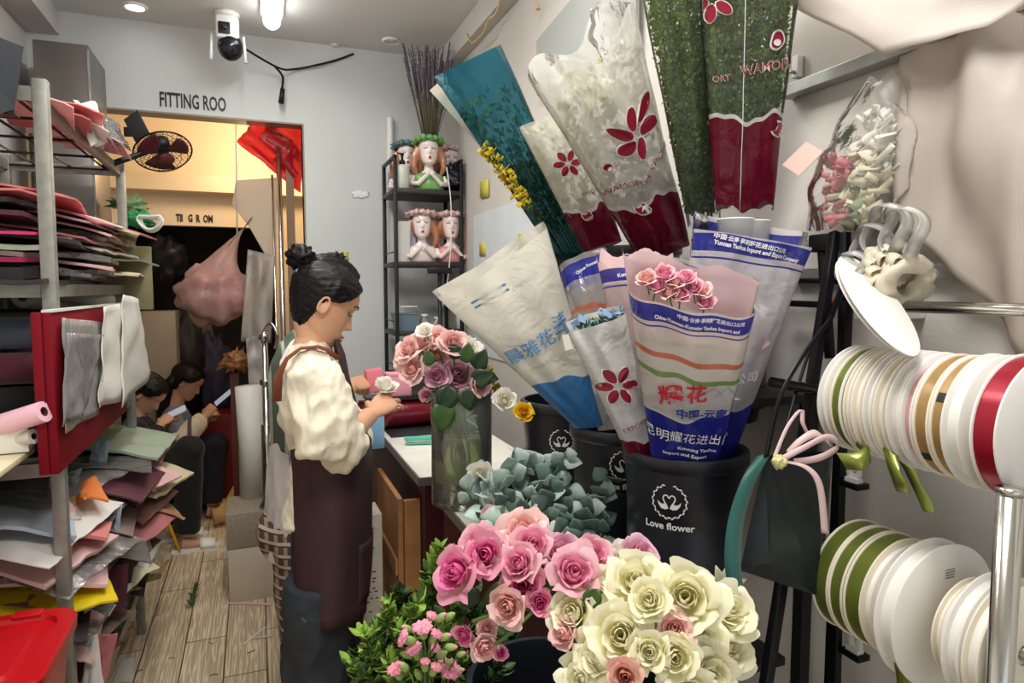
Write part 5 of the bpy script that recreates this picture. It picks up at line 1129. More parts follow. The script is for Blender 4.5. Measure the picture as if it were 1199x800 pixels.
# planters shaped like singing girls
M_PORC = mat('glazed_porcelain', s(240, 226, 222), .25, coat=.5); M_HAIRO = mat('auburn_glaze', s(176, 118, 84), .3, coat=.4); M_LASH = mat('dark_line', s(60, 40, 44), .5); M_LIP = mat('rose_lip', s(176, 60, 80), .4)
def planter(px, pz, Y, k, crown, dress, label, yaw=-pi/2-.15, hair=M_HAIRO):
    g = onY(px, 300, Y); o = Vector((g.x, Y, pz)); M = rotm(yaw, -.12); Mu = rotm(yaw); t = thing('girl_planter', label, 'planter', o, 'girl bust planters'); T = lambda x, y, z: o+Mu @ (Vector((x, y, z))*k)
    b = MB(); rg = lambda z, a, c_, x0=0: [T(x0+cos(q)*a, sin(q)*c_, z) for q in [2*pi*i/28 for i in range(28)]]
    b.rings([rg(0, .055, .085), rg(.01, .062, .092), rg(.05, .062, .1), rg(.085, .055, .096), rg(.105, .04, .07)]); dm = b; dm.build('dress', dress, t)
    b = MB(); b.rings([rg(.09, .04, .066), rg(.115, .03, .045), rg(.13, .026, .028), rg(.165, .024, .026)])
    hc = T(.012, 0, .235); add_head(b, hc, M, .80*k)
    for sg in (-1, 1):      # arms folded to the chest
        b.tube([T(0, sg*.09, .085), T(.02, sg*.11, .04), T(.062, sg*.07, .035), T(.085, sg*.018, .085)], [.02*k, .019*k, .016*k, .012*k], 12)
        b.blob(T(.088, sg*.014, .093), .012*k, .011*k, .018*k, n=10)
    ob = b.build('body', M_PORC, t); rebuild(ob, .0045*k, 1)
    b = MB()
    for sg in (-1, 1):
        pts = []
        for i in range(9): y = sg*(.016+.03*i/8); z = .012-.006*sin(pi*i/8); pp = head_pt(math.asin(max(-1, min(1, y/.07))), z)+Vector((.003, 0, 0)); pts.append(hc+M @ (pp*.8*k))
        b.tube(pts, .0022*k, 6)
    b.build('closed_eyes', M_LASH, t)
    b = MB(); b.blob(hc+M @ (Vector((.088, 0, -.066))*.8*k), .006*k, .010*k, .009*k, n=10, M=M); b.build('lips', M_LIP, t)
    b = MB(); b.blob(hc+M @ (Vector((-.03, 0, .0))*k), .070*k, .076*k, .088*k, n=18, M=M)
    for sg in (-1, 1): b.tube([hc+M @ (Vector((-.01, sg*.06, .03))*k), T(.0, sg*.088, .2), T(.005, sg*.092, .14), T(.0, sg*.07, .09)], [.024*k, .023*k, .021*k, .010*k], 12)
    ob = b.build('hair', hair, t); rebuild(ob, .006*k, 2)
    b = MB()
    for i in range(13):
        a = 2*pi*i/13; c = hc+M @ (Vector((-.005+.078*cos(a), .078*sin(a), .068))*k); b.blob(c, .02*k, .02*k, .016*k, .5, 16, 10, seed=i)
    b.build('flower_crown', crown, t); return t
zsh = zs[0]; M_GRN = mat('green_glaze', s(120, 176, 100), .3, coat=.4); M_PKG = mat('pink_glaze', s(222, 186, 186), .35, coat=.3); M_BLG = mat('bluegreen_glaze', s(96, 128, 134), .35)
planter(503, zsh, 3.36, .82, M_GRN, M_GRN, 'girl bust planter with green flower crown and green dress on the top shelf')
planter(478, zsh, 3.52, .82, M_BLG, M_PKG, 'girl bust planter with blue-grey crown half hidden behind the pump bottle')
planter(528, zsh, 3.52, .80, M_PKG, mat('plum_glaze', s(150, 100, 104), .4), 'plum coloured girl bust at the back right of the top shelf', hair=mat('plum_hair', s(150, 96, 92), .4))
planter(494, zs[1], 3.37, .80, M_PKG, M_PORC, 'girl bust planter with white dress, left one on the second shelf')
planter(528, zs[1], 3.37, .80, M_PKG, mat('pinkdress', s(222, 150, 152), .35), 'girl bust planter with pink dress, right one on the second shelf')
# dried lavender bundle
t = thing('lavender_bundle', 'tall bundle of dried lavender rising from the green crowned planter', 'dried flowers', (onY(503, 160, 3.36).x, 3.36, zsh+.24)); o = ORI[t.name]
M_LAV = mat('dried_lavender', s(112, 104, 116), .9, var=.3, vscale=60); M_DST = mat('dried_stem', s(112, 106, 82), .8)
bs, bf = MB(), MB(); rd = random.Random(3)
for i in range(90):
    a = rd.uniform(0, 6.28); r0 = sqrt(rd.random()); H_ = rd.uniform(.30, .50); p0 = o+Vector((cos(a)*.03*r0, sin(a)*.03*r0, 0)); p1 = o+Vector((cos(a)*.14*r0-.0, sin(a)*.10*r0, H_)); pm = p0.lerp(p1, .5)+Vector((0, 0, .0))
    bs.tube([p0, pm, p1], .0018, 4)
    d = (p1-pm).normalized(); l = rd.uniform(.10, .2); bf.tube([p1-d*l+Vector((nz((i, j, 0), 3)*.003, 0, 0))+d*l*j/12 for j in range(13)], [(.0035 if j % 2 else .0065)*(1-.4*j/12) for j in range(13)], 5)
bs.build('stems', M_DST, t, kind='stuff'); bf.build('flower_spikes', M_LAV, t, kind='stuff')
# pump bottle, black bag, pipe
g = onY(471, 215, 3.34); t = thing('pump_bottle', 'pale green pump bottle with black top on the top shelf', 'bottle', (g.x, 3.335, zsh))
b = MB(); b.lathe((g.x, 3.335, zsh), [(.03, 0), (.034, .004), (.034, .105), (.030, .115), (.013, .12)], 28); b.build('bottle', mat('pale_green_bottle', s(196, 204, 190), .3), t)
b = MB(); b.lathe((g.x, 3.335, zsh+.118), [(.015, 0), (.015, .02), (.006, .024), (.006, .045), (.010, .046), (.010, .054)], 16); b.tube([(g.x, 3.335, zsh+.17), (g.x-.012, 3.32, zsh+.17), (g.x-.03, 3.30, zsh+.166)], .004, 8); b.build('pump_head', M_BLACKM, t)
g = onY(545, 205, 3.42); b = MB(); b.blob((.965, 3.40, zsh+.075), .05, .10, .078, .25, 14, 22); tag(b.build('plastic_bag', mat('black_bag', s(14, 16, 30), .3)), 'crumpled black plastic bag at the right end of the top shelf', 'bag')
g = onY(457, 150, 3.66); b = MB(); b.cyl((g.x, 3.67, zs[1]), (g.x, 3.67, onY(457, 138, 3.67).z), .019, 20); tag(b.build('plastic_pipe', M_WHITE, smooth=40), 'white plastic pipe standing behind the left post of the black rack', 'pipe')
# second shelf: lavender-blue folded sleeves; lower shelves
M_LAVP = mat('lavender_film', s(176, 184, 216), .4, trans=.3)
for i in range(4):
    x = .70+.018*i; z = zs[1]; sheet('folded_bag', (x-.05, 3.33+.02*i, z+.2-.012*i), (x+.035, 3.35+.02*i, z+.205-.012*i), (x-.035, 3.33+.02*i, z+.002), (x+.03, 3.35+.02*i, z+.002), M_LAVP if i % 2 else M_WHITEP, .004, bend=.004, crump=.006, seed=i,
        label=['front lavender-blue plastic bag standing on the second shelf', 'white bag directly behind the front lavender-blue one', 'third bag, lavender-blue, leaning on the second shelf', 'white bag nearest to the girl bust on the second shelf'][i], cat='bag')
z = zs[2]; g = onY(474, 370, 3.36)
t = thing('storage_basket', 'small slate blue plastic basket on the third shelf of the black rack', 'basket', (.71, 3.38, z)); M_SLT = mat('slate_blue_plastic', s(112, 136, 150), .5)
b = MB(); b.rings([[Vector((.71+sx*w, 3.39+sy*w*.8, z+h)) for sx, sy in ((-1, -1), (1, -1), (1, 1), (-1, 1))] for w, h in ((.05, 0), (.062, .085), (.066, .086), (.066, .092), (.058, .092), (.05, .006))]); b.build('basket', M_SLT, t, smooth=False)
b = MB(); b.tube([(.65, 3.35, z+.09), (.66, 3.33, z+.125), (.76, 3.33, z+.125), (.77, 3.35, z+.09)], .004, 8); b.build('handle', M_WHITE, t)
for i, (px, r, h, m, lb) in enumerate(((497, .026, .07, film('jar_glass', (.9, .9, .8), .3, .05), 'clear glass jar next to the slate basket'), (512, .024, .055, film('jar_glass2', (.9, .86, .7), .4, .05), 'smaller glass jar in the middle of the third shelf'), (541, .033, .13, M_WHITE, 'white plastic bottle at the right end of the third shelf'))):
    g = onY(px, 380, 3.4); t = thing('jar', lb, 'jar', (g.x, 3.4, z)); b = MB(); b.lathe((g.x, 3.4, z), [(r*.8, 0), (r, .006), (r, h*.75), (r*.7, h*.88), (r*.7, h)], 24); b.build('body', m, t); b = MB(); b.lathe((g.x, 3.4, z+h), [(r*.75, 0), (r*.75, .012), (r*.6, .014)], 20); b.build('lid', M_WHITE, t)
z = zs[3]
carton((.76, 3.42, z), .12, .12, .045, M_PKG, 'paper_box', 'flat pinkish box on the lowest visible rack shelf'); 
b = MB(); b.tube(smooth_path([onY(523, 196, 3.27), onY(528, 240, 3.27), onY(527, 300, 3.27), onY(520, 350, 3.27), onY(508, 380, 3.27), onY(488, 384, 3.28)]), .0028, 8); tag(b.build('white_cable', M_WHITE), 'white cable hanging down in front of the black rack shelves', 'cable')
# T-handled black pole in front of the rack
c = onY(515, 317, 3.2); t = thing('pole_stand', 'black pole with a short cross handle in front of the black rack', 'pole', (c.x, 3.2, 0)); b = MB(); b.cyl((c.x, 3.2, 0), (c.x, 3.2, c.z), .011, 14); b.build('pole', M_BLACKM, t); b = MB(); b.box((c.x-.06, 3.185, c.z-.015), (c.x+.06, 3.215, c.z+.015), .004); b.build('cross_handle', M_BLACKM, t, smooth=30)

# ------------------------------------------------------------- wall papers and tapes on the right wall, wires and ceiling things
b = MB(); cs_ = [onX(552, 222, XR-.003), onX(624, 240, XR-.003), onX(552, 400, XR-.003), onX(624, 388, XR-.003)]
zt_, zb_ = 2.28, 1.18; y1_, y0_ = onX(556, 300, XR).y, onX(627, 300, XR).y
b.box((XR-.006, y0_, zb_), (XR-.001, y1_, onX(600, 238, XR).z)); tag(b.build('wall_sheet', mat('bluewhite_board', s(214, 222, 226), .6, var=.05), smooth=False), 'pale blue-white board fixed flat on the right wall beside the black rack', 'board')
M_TAPE = mat('yellow_tape', s(226, 214, 96), .5, trans=.2)
for px, py, w, h, X, lb in ((567, 222, 10, 20, XR-.007, 'yellow tape strip at the top of the wall board'), (565, 293, 7, 16, XR-.007, 'small yellow tape on the left of the wall board'), (611, 283, 8, 18, XR-.007, 'yellow tape at the right side of the wall board')):
    c = onX(px, py, X); k = abs(onX(px+w/2, py, X).y-onX(px-w/2, py, X).y)/2; hz = abs(onX(px, py+h/2, X).z-onX(px, py-h/2, X).z)/2
    b = MB(); b.slab(lambda u, v: Vector((X-.001*u, c.y+(u-.5)*2*k, c.z+(v-.5)*2*hz+.1*k*u)), 2, 2, .0006); tag(b.build('tape_piece', M_TAPE), lb, 'tape')
c = onY(402, 303, YB-.003); b = MB(); b.slab(lambda u, v: c+Vector(((u-.5)*.055, -.001, (v-.5)*.06+.01*u)), 2, 2, .0006); tag(b.build('tape_piece', M_TAPE), 'yellow tape piece on the back wall just above the florist', 'tape')
c = onY(422, 228, YB-.002); b = MB(); b.blob(c, .045, .003, .02, .4, 20, 12); tag(b.build('plaster_patch', mat('plaster', s(236, 238, 238), .8)), 'white filler smear on the back wall right of the doorway', 'plaster patch')
# recessed downlights
def downlight(px, py, r, m, label):
    c = onZ(px, py, ZC); t = thing('downlight', label, 'ceiling light', (c.x, c.y, ZC-.012)); b = MB(); b.lathe((c.x, c.y, ZC-.012), [(r*.75, .010), (r*.78, .002), (r, 0), (r*1.05, .006), (r*1.05, .012)], 32, cap=False); b.build('trim_ring', M_WHITE, t)
    b = MB(); b.lathe((c.x, c.y, ZC-.006), [(r*.76, 0), (r*.76, .003)], 32); b.build('diffuser', m, t)
LAMP = mat('lit_diffuser', (1, 1, 1), .5, emit=(1, .98, .94), estr=9)
downlight(158, 7, .05, LAMP, 'lit round downlight in the ceiling above the left shelf')
downlight(458, 47, .045, mat('dim_diffuser', s(226, 222, 216), .5), 'unlit round downlight near the back wall')
c = onZ(318, 22, ZC-.03); t = thing('tube_light', 'bright white tube lamp along the middle of the ceiling', 'ceiling light', (c.x, c.y-.5, ZC-.06))
b = MB(); b.box((c.x-.05, c.y-1.15, ZC-.018), (c.x+.05, c.y+.02, ZC), .003); b.build('fixture', M_WHITE, t, smooth=30)
b = MB(); b.tube([(c.x, c.y, ZC-.045), (c.x, c.y-.01, ZC-.045), (c.x, c.y-1.1, ZC-.045), (c.x, c.y-1.12, ZC-.045)], [.026, .038, .038, .026], 24); b.build('tube', mat('lit_tube', (1, 1, 1), .5, emit=(1, 1, .98), estr=7), t)
for px, py, lb in ((392, 52, 'tiny sprinkler cap on the ceiling near the camera cable'),):
    c = onZ(px, py, ZC); b = MB(); b.lathe((c.x, c.y, ZC), [(.02, 0), (.018, -.008), (.006, -.012)], 20); tag(b.build('ceiling_cap', M_WHITE), lb, 'cap')
# security camera under the ceiling
c = onY(267, 50, 3.45); t = thing('security_camera', 'white and black dome security camera with two antennas under the ceiling', 'camera', (c.x, 3.45, c.z-.08))
zc = c.z; b = MB(); b.lathe((c.x, 3.45, ZC-.02), [(.055, .019), (.055, .008), (.045, 0)], 28); b.build('mount', M_WHITE, t)
b = MB(); b.box((c.x-.052, 3.39, zc+.0), (c.x+.05, 3.51, ZC-.02), .02); b.build('body', M_WHITE, t, smooth=35)
b = MB(); b.box((c.x-.038, 3.382, zc+.018), (c.x+.012, 3.39, zc+.07), .003); b.build('lens_window', M_BLACKM, t, smooth=30)
b = MB(); b.cyl((c.x-.013, 3.383, zc+.045), (c.x-.013, 3.376, zc+.045), .013, 16); b.build('lens', mat('lens_glass', s(20, 24, 40), .1), t)
b = MB(); b.blob((c.x+.01, 3.44, zc-.022), .056, .056, .062, n=22); b.build('dome', mat('black_dome', s(20, 24, 32), .15), t)
for sx, py in ((-1, 0), (1, 0)): b = MB(); b.tube([(c.x+sx*.068, 3.44, zc+.03), (c.x+sx*.074, 3.43, zc-.09)], [.006, .008], 10); b.build('antenna', M_WHITE, t)
b = MB(); b.tube(smooth_path([Vector((c.x+.05, 3.47, zc)), onY(325, 79, 3.6), onY(345, 81, YB-.02), onY(372, 76, YB-.02), onY(395, 70, YB-.01), onY(414, 63, YB-.01)]), .0055, 8); b.tube(smooth_path([onY(322, 78, 3.6), onY(331, 90, 3.62), onY(330, 105, 3.64)]), .006, 8); b.tube([onY(331, 104, 3.64), onY(329, 121, 3.64)], [.012, .014], 10); tag(b.build('camera_cable', M_BLACKM), 'black camera cable looping along the top of the back wall with a hanging plug', 'cable')
# yellow wires high at the right wall corner
b = MB(); b.tube(smooth_path([onX(586, -6, .955), onX(581, 15, .955), onX(571, 24, .955), onX(566, 38, .955), onX(553, 50, .955), onX(547, 40, .955)]), .004, 6); tag(b.build('loose_wire', mat('yellow_wire', s(214, 188, 130), .5)), 'loose yellowish wire hanging along the ceiling beam', 'wire')
b = MB(); b.tube([onX(625, -8, .99), onX(630, 9, .99)], .004, 6); b.blob(onX(630, 10, .99), .01, .01, .006, n=8); tag(b.build('loose_wire', mat('tan_wire', s(206, 170, 120), .5)), 'short tan wire end with dark plug hanging at the top of the right wall', 'wire')
# ------------------------------------------------------------- steel shelf along the left wall
SX, SY0, SY1, SXB = -.5, 2.02, 3.19, -.925
ZT, Z2, Z3, Z4 = 2.0, onX(57, 332, SX).z, 1.05, .22
t = thing('steel_shelf', 'grey steel angle shelf full of wrapping paper along the left wall', 'shelf', (-.71, 2.6, 0)); M_ANG = mat('worn_grey_steel', s(150, 150, 142), .5, .55, var=.18, vscale=30)
for (x, y, lean) in ((SX+.02, SY0, -.012), (SX, SY1, 0), (SXB+.03, SY0, 0), (SXB+.03, SY1, 0)):
    b = MB(); k = .016; b.obox(Vector((x+lean/2-k*.5, y, (ZT+.02)/2)), Vector((-lean/2, 0, (ZT+.02)/2)), Vector((k, 0, 0)), Vector((0, k, 0)), .002); b.build('post', M_ANG, t, smooth=30)
for z in (ZT, Z2, Z3, Z4):
    b = MB(); b.box((SX-.022, SY0-.01, z-.036), (SX-.004, SY1+.01, z)); b.build('front_rail', M_ANG, t, smooth=False)
    b = MB(); b.box((SXB+.02, SY0-.01, z-.036), (SXB+.036, SY1+.01, z)); b.build('back_rail', M_ANG, t, smooth=False)
    for y in (SY0-.012, SY1+.002): b = MB(); b.box((SXB+.02, y, z-.036), (SX-.01, y+.012, z)); b.build('end_rail', M_ANG, t, smooth=False)
    if z != ZT: b = MB(); b.box((SXB+.03, SY0, z-.012), (SX-.022, SY1, z-.001)); b.build('shelf_board', M_ANG, t, smooth=False)
M_GRID = mat('black_grid', s(24, 24, 26), .5, .4)
b = MB(); z = ZT
for i in range(5): y = SY0+i*.29; b.box((SXB+.03, y-.003, z-.02), (SX-.02, y+.003, z-.012))
for i in range(3): x = SXB+.12+i*.12; b.box((x-.003, SY0, z-.012), (x+.003, SY1, z-.006))
b.build('top_grid', M_GRID, t, smooth=False)
# sheets and packs of wrapping paper
PC = {k: mat('paper_'+k, s(*c), .55, trans=.18, bump=.06, bscale=30) for k, c in dict(salmon=(226, 142, 140), palepink=(236, 196, 194), white=(234, 230, 224), cream=(232, 220, 186), dustyrose=(196, 122, 124), hotpink=(232, 62, 128), charcoal=(52, 48, 52), brown=(120, 84, 74), plum=(96, 50, 64), greygreen=(176, 190, 168), lightblue=(190, 204, 218), orange=(232, 132, 64), yellow=(240, 216, 30), kraft=(196, 160, 116), taupe=(150, 132, 122), magenta=(170, 30, 84), mauve=(206, 164, 176)).items()}
PC['film'] = film('pack_film', (.95, .93, .92), .22, .12, crinkle=.8, cs=16); PC['greyfilm'] = film('pack_film_grey', (.45, .42, .42), .5, .12, (.6, .58, .58), .8, 16)
ADJ = dict(salmon='salmon pink', palepink='pale pink', white='white', cream='cream', dustyrose='dusty rose', hotpink='hot pink', charcoal='charcoal', brown='brown', plum='plum', greygreen='grey-green', lightblue='light blue', orange='orange', yellow='bright yellow', kraft='kraft brown', taupe='taupe', magenta='magenta', mauve='mauve', film='clear-wrapped', greyfilm='smoky-wrapped')
used_l = set()
def pack(col, c, L_, W_, th, yaw, pitch=0., roll=0., bend=0., curl=0., crump=.004, seed=0, where='on the middle shelf', group='wrapping paper packs', n=10, noun='paper sheet'):
    M = Matrix.Rotation(yaw, 3, 'Z') @ Matrix.Rotation(pitch, 3, 'Y') @ Matrix.Rotation(roll, 3, 'X'); c = Vector(c)
    def f(u, v):
        x = (u-.5)*L_; y = (v-.5)*W_; z = bend*(1-4*(v-.5)**2)+curl*max(0, u-.35)**2+crump*nz((u*5, v*5, seed*3.3), 1); return c+M @ Vector((x, y, z))
    b = MB(); b.slab(f, n, n, th); lb = '%s %s %s' % (ADJ[col], noun, where)
    return b.build('wrapping_paper', PC[col], label=lb, cat='wrapping paper', group=group, smooth=50)
rd = random.Random(21)
# middle shelf pile, drawn from the bottom up: (colour, length across the shelf, width along it, thickness, y, overhang, droop)
mid = [('charcoal', 'at the very bottom of the near middle-shelf pile', 2.30, .02, .012, 0), ('charcoal', 'second from the bottom of the middle-shelf pile', 2.55, .03, .012, 0), ('film', 'low in the middle-shelf pile near the post', 2.5, .07, .010, .02), ('cream', 'jutting out low at the far end of the middle shelf', 2.95, .14, .006, .02), ('greyfilm', 'in the lower middle of the middle-shelf pile', 2.45, .06, .014, .03),
 ('palepink', 'spanning the lower part of the middle-shelf pile', 2.6, .10, .008, .05), ('taupe', 'under the crumpled film of the middle-shelf pile', 2.4, .03, .012, .02), ('film', 'crumpled halfway up the middle-shelf pile', 2.6, .09, .016, .04), ('greygreen', 'jutting toward the doorway from the middle shelf', 2.98, .13, .006, .05), ('charcoal', 'dark layer halfway up the middle-shelf pile', 2.4, .04, .010, .03),
 ('white', 'halfway up the middle-shelf pile, edge drooping', 2.65, .12, .006, .07), ('taupe', 'above the middle of the middle-shelf pile', 2.5, .05, .010, .05), ('dustyrose', 'thin layer above the middle of the middle-shelf pile', 2.6, .08, .006, .07), ('film', 'upper crinkled pack on the middle-shelf pile', 2.7, .10, .014, .06), ('palepink', 'fanned out above the crinkled pack on the middle shelf', 2.6, .11, .006, .09),
 ('cream', 'fanned out near the top of the middle-shelf pile', 2.85, .14, .005, .08), ('mauve', 'near the top of the middle-shelf pile', 2.55, .09, .006, .08), ('white', 'just under the top of the middle-shelf pile', 2.75, .13, .005, .09), ('dustyrose', 'long drooping one on top of the middle-shelf pile', 2.75, .16, .006, .12), ('salmon', 'topmost with a raised corner beside the shelf post', 2.35, .05, .005, .05)]
z = Z2+.004
for i, (c, w, y, ov, th, dr) in enumerate(mid):
    L_ = .42+rd.uniform(0, .06); W_ = rd.uniform(.5, .62) if i % 3 else .75
    pack(c, (SX-.02-L_/2+ov*.75, y+rd.uniform(-.03, .03), z), L_, W_, th, rd.uniform(-.18, .18), rd.uniform(-.01, .02)+dr*.3, 0, rd.uniform(0, .01), -dr*1.2, .008, i, w, n=12); z += th*.85+.0045+.003*(i > 8)
# near left end stack of the middle shelf
for i, (c, w, dz, dx, th) in enumerate((('charcoal', 'at the bottom of the left end of the middle shelf', .02, -.03, .03), ('magenta', 'near the bottom of the left end stack', .055, -.02, .012), ('greygreen', 'below the hot pink sheet at the left end of the shelf', .085, .0, .012), ('hotpink', 'with a raised corner at the left photo edge', .12, .0, .006), ('plum', 'above the hot pink one at the left edge', .17, -.04, .012), ('charcoal', 'near the top of the left end stack', .20, -.04, .012), ('salmon', 'topmost in the left end stack', .225, -.02, .006))):
    pack(c, (-.70+dx, 2.09, Z2+dz+.004), .38, .20, th, rd.uniform(-.1, .1), 0, 0, .004, .0, .004, 40+i, w, 'papers at the left end of the middle shelf')
# white mesh net, green foam and wire coil at the far end
c = at(183, 262, 2.95); t = thing('net_roll', 'white plastic net and cord hanging over the far end of the middle shelf', 'net', c)
for i in range(9): b = MB(); o = c+RT*(.004*i-.02)+Vector((0, 0, .004*sin(i*2))); b.tube([o+RT*cos(q)*.045*(1+.2*sin(i))+Vector((0, 0, 1))*sin(q)*.028-FW*.01*i+Vector((0, 0, .01*cos(q*2))) for q in [2*pi*k/22 for k in range(22)]], .0035, 6, closed=True); b.build('cord_loop', M_WHITE, t)
b = MB(); b.blob(at(163, 257, 2.95), .05, .05, .03, .5, 24, 16); tag(b.build('green_foam', mat('green_fluff', s(70, 180, 110), .9, bump=.6, bscale=120)), 'bright green fluffy clump beside the white net', 'decoration')
b = MB(); b.blob(at(150, 240, 3.0), .06, .06, .035, .6, 24, 16, seed=3); tag(b.build('leaf_clump', mat('pale_green_fluff', s(150, 180, 130), .9, bump=.6, bscale=120)), 'pale green leafy clump behind the papers at the far end of the shelf', 'decoration')
b = MB(); b.box((-.66, 3.12, Z2-.10), (-.40, 3.14, Z2+.16), .002); tag(b.build('clear_file_box', film('olive_box', s(190, 184, 140), .6, .3)), 'translucent olive plastic box end at the far end of the middle shelf', 'box')
# top shelf papers and white cloth hanging over its front
tp = [('palepink', 'leaning on the top shelf nearest the post', 2.25, .02), ('dustyrose', 'second sheet on the top shelf', 2.42, .03), ('white', 'third sheet on the top shelf, white', 2.58, .04), ('mauve', 'fourth sheet on the top shelf', 2.72, .04), ('plum', 'thin dark one on the top shelf', 2.66, .02), ('palepink', 'farthest pale sheet on the top shelf', 2.90, .05), ('salmon', 'reddish sheet in the middle of the top shelf', 2.5, .045)]
for i, (c, w, y, ov) in enumerate(tp): pack(c, (SX-.10+ov, y, ZT+.008+.007*i), .22, .34, .004, rd.uniform(-.3, .3), .0, 0, .004, -.07, .008, 60+i, w, 'papers on the top shelf')
def hang(name, pts, m, label, cat, fold=.012, seed=0, th=.002, n=14, group=None):
    q = quad(*[Vector(p) for p in pts]); nn = (Vector(pts[1])-Vector(pts[0])).cross(Vector(pts[0])-Vector(pts[2])).normalized(); b = MB()
    b.slab(lambda u, v: q(u, v)+nn*fold*(sin(u*7+seed+v*1.5)*(1-.5*v)+1.3*nz((u*3, v*4, seed), 1)), n, n, th); return b.build(name, m, label=label, cat=cat, group=group)
hang('cloth', [onX(84, 118, -.53), onX(110, 120, -.49), onX(106, 172, -.47), onX(124, 168, -.46)], mat('white_cloth', s(232, 230, 226), .8, bump=.2, bscale=30), 'crumpled white cloth hanging over the front of the top shelf', 'cloth', .012)
hang('plastic_bag', [onX(118, 130, -.5), onX(140, 150, -.48), onX(120, 158, -.45), onX(152, 178, -.44)], PC['film'], 'clear plastic scrap hanging from the top shelf beside the fan', 'plastic film', .012, 2)
b = MB(); c = at(160, 148, 2.8); b.obox(c, RT*.03+Vector((0, 0, .02)), Vector((-.02, .0, .045)), FW*.004, .002); b.obox(c+Vector((-.02, .02, -.02)), RT*.035, Vector((.0, .0, .02)), FW*.004, .002); tag(b.build('black_card', mat('black_cardboard', s(28, 28, 30), .6), smooth=30), 'small folded black card standing at the far end of the top shelf', 'card')
# desk fan with wire cage
fc = at(191, 178, 2.86); t = thing('desk_fan', 'black wire cage fan with dark red hub at the far end of the top shelf', 'fan', fc); ax_ = (TOCAM(fc)*.55+Vector((.2, 0, -.72))).normalized(); u1 = ax_.orthogonal().normalized(); u2 = ax_.cross(u1)
M_FANR = mat('fan_hub_red', s(96, 30, 40), .35); R_ = .115
for sg in (-1, 1):
    for k, (rr, dz) in enumerate(((R_, .0), (R_*.8, .028), (R_*.55, .040), (R_*.3, .045))):
        b = MB(); b.tube([fc+(u1*cos(q)+u2*sin(q))*rr+ax_*dz*sg for q in [2*pi*i/44 for i in range(44)]], .0035 if k == 0 else .0012, 6, closed=True); b.build('cage_ring', M_BLACKM, t)
    b = MB()
    for i in range(36):
        q = 2*pi*i/36; b.tube([fc+(u1*cos(q)+u2*sin(q))*rr+ax_*dz*sg for rr, dz in ((R_, .0), (R_*.8, .028), (R_*.55, .040), (R_*.25, .045))], .0009, 4)
    b.build('cage_wires', M_BLACKM, t, kind='stuff')
b = MB(); b.lathe(fc-ax_*.07, [(.02, 0), (.038, .01), (.038, .05), (.02, .06)], 24, ax_); b.build('motor', M_BLACKM, t)
b = MB(); b.lathe(fc+ax_*.04, [(.034, 0), (.034, .006), (.001, .012)], 24, ax_); b.build('badge', M_FANR, t)
for k in range(3):
    b = MB(); q0 = 2*pi*k/3; b.slab(lambda u, v: fc+(u1*cos(q0+(u-.5)*(1.3))+u2*sin(q0+(u-.5)*(1.3)))*(.025+.078*v)+ax_*(.018*(u-.5)), 8, 5, .0015); b.build('blade', M_FANR, t)
b = MB(); b.tube([fc-ax_*.06, fc-ax_*.07+Vector((-.04, 0, -.05)), Vector((SX-.03, 3.0, ZT-.03))], .012, 10); b.build('arm', M_BLACKM, t)
# third shelf: rolls, red board with clear bags, hanging white sheets
RED = mat('red_velvet', s(122, 10, 28), .7, spec=.2, bump=.1, bscale=80)
xp = SX+.018; tl, tr, bl, br_ = onX(49, 366, xp), onX(128, 372, xp), onX(47, 541, xp), onX(143, 480, xp)
ztop = tl.z; y0_, y1_ = onX(50, 400, xp).y, 2.82
b = MB(); b.box((xp, y0_, Z3-.004), (xp+.02, y1_, ztop), .003); t = thing('red_board', 'deep red fabric covered board standing against the front of the left shelf', 'board', (xp, (y0_+y1_)/2, Z3)); b.build('panel', RED, t, smooth=30)
b = MB(); b.box((xp-.022, y0_-.004, Z3-.004), (xp+.0, y0_+.012, ztop), .003); b.build('side_panel', RED, t, smooth=30)
b = MB(); b.box((xp+.0, y0_, ztop), (xp+.024, y1_, ztop+.006)); b.build('white_edge', M_WHITEP, t, smooth=False)
BAGM = film('frosted_bag', (.86, .86, .86), .52, .25, crinkle=.6, cs=10)
def on_front(px, py, o=.03): return onX(px, py, xp+o)
hang('clear_bag', [on_front(72, 372), on_front(126, 378), on_front(74, 508), on_front(112, 486)], BAGM, 'big frosted clear plastic bag hanging in front of the red board', 'bag', .006, 1)
hang('clear_bag', [on_front(79, 390, .045), on_front(122, 392, .045), on_front(76, 500, .045), on_front(103, 478, .045)], film('frosted_bag2', (.9, .9, .9), .35, .2, crinkle=.6, cs=12), 'second thinner clear bag hanging over the frosted one', 'bag', .006, 4)
hang('paper_sheet', [on_front(122, 360, .05), on_front(150, 352, .05), on_front(113, 478, .04), on_front(140, 470, .05)], M_WHITEP, 'creased white paper sheet hanging left of the widest one', 'paper', .010, 2)
hang('paper_sheet', [on_front(146, 345, .07), on_front(163, 350, .07), on_front(142, 478, .06), on_front(178, 438, .07)], M_WHITEP, 'long white paper sheet with pointed corner hanging at the far end of the left shelf', 'paper', .008, 3)
hang('paper_sheet', [on_front(126, 362, .035), on_front(140, 362, .035), on_front(124, 470, .035), on_front(138, 462, .035)], mat('ivory_paper', s(230, 222, 196), .7, trans=.2), 'ivory paper strip between the two white hanging sheets', 'paper', .006, 5)
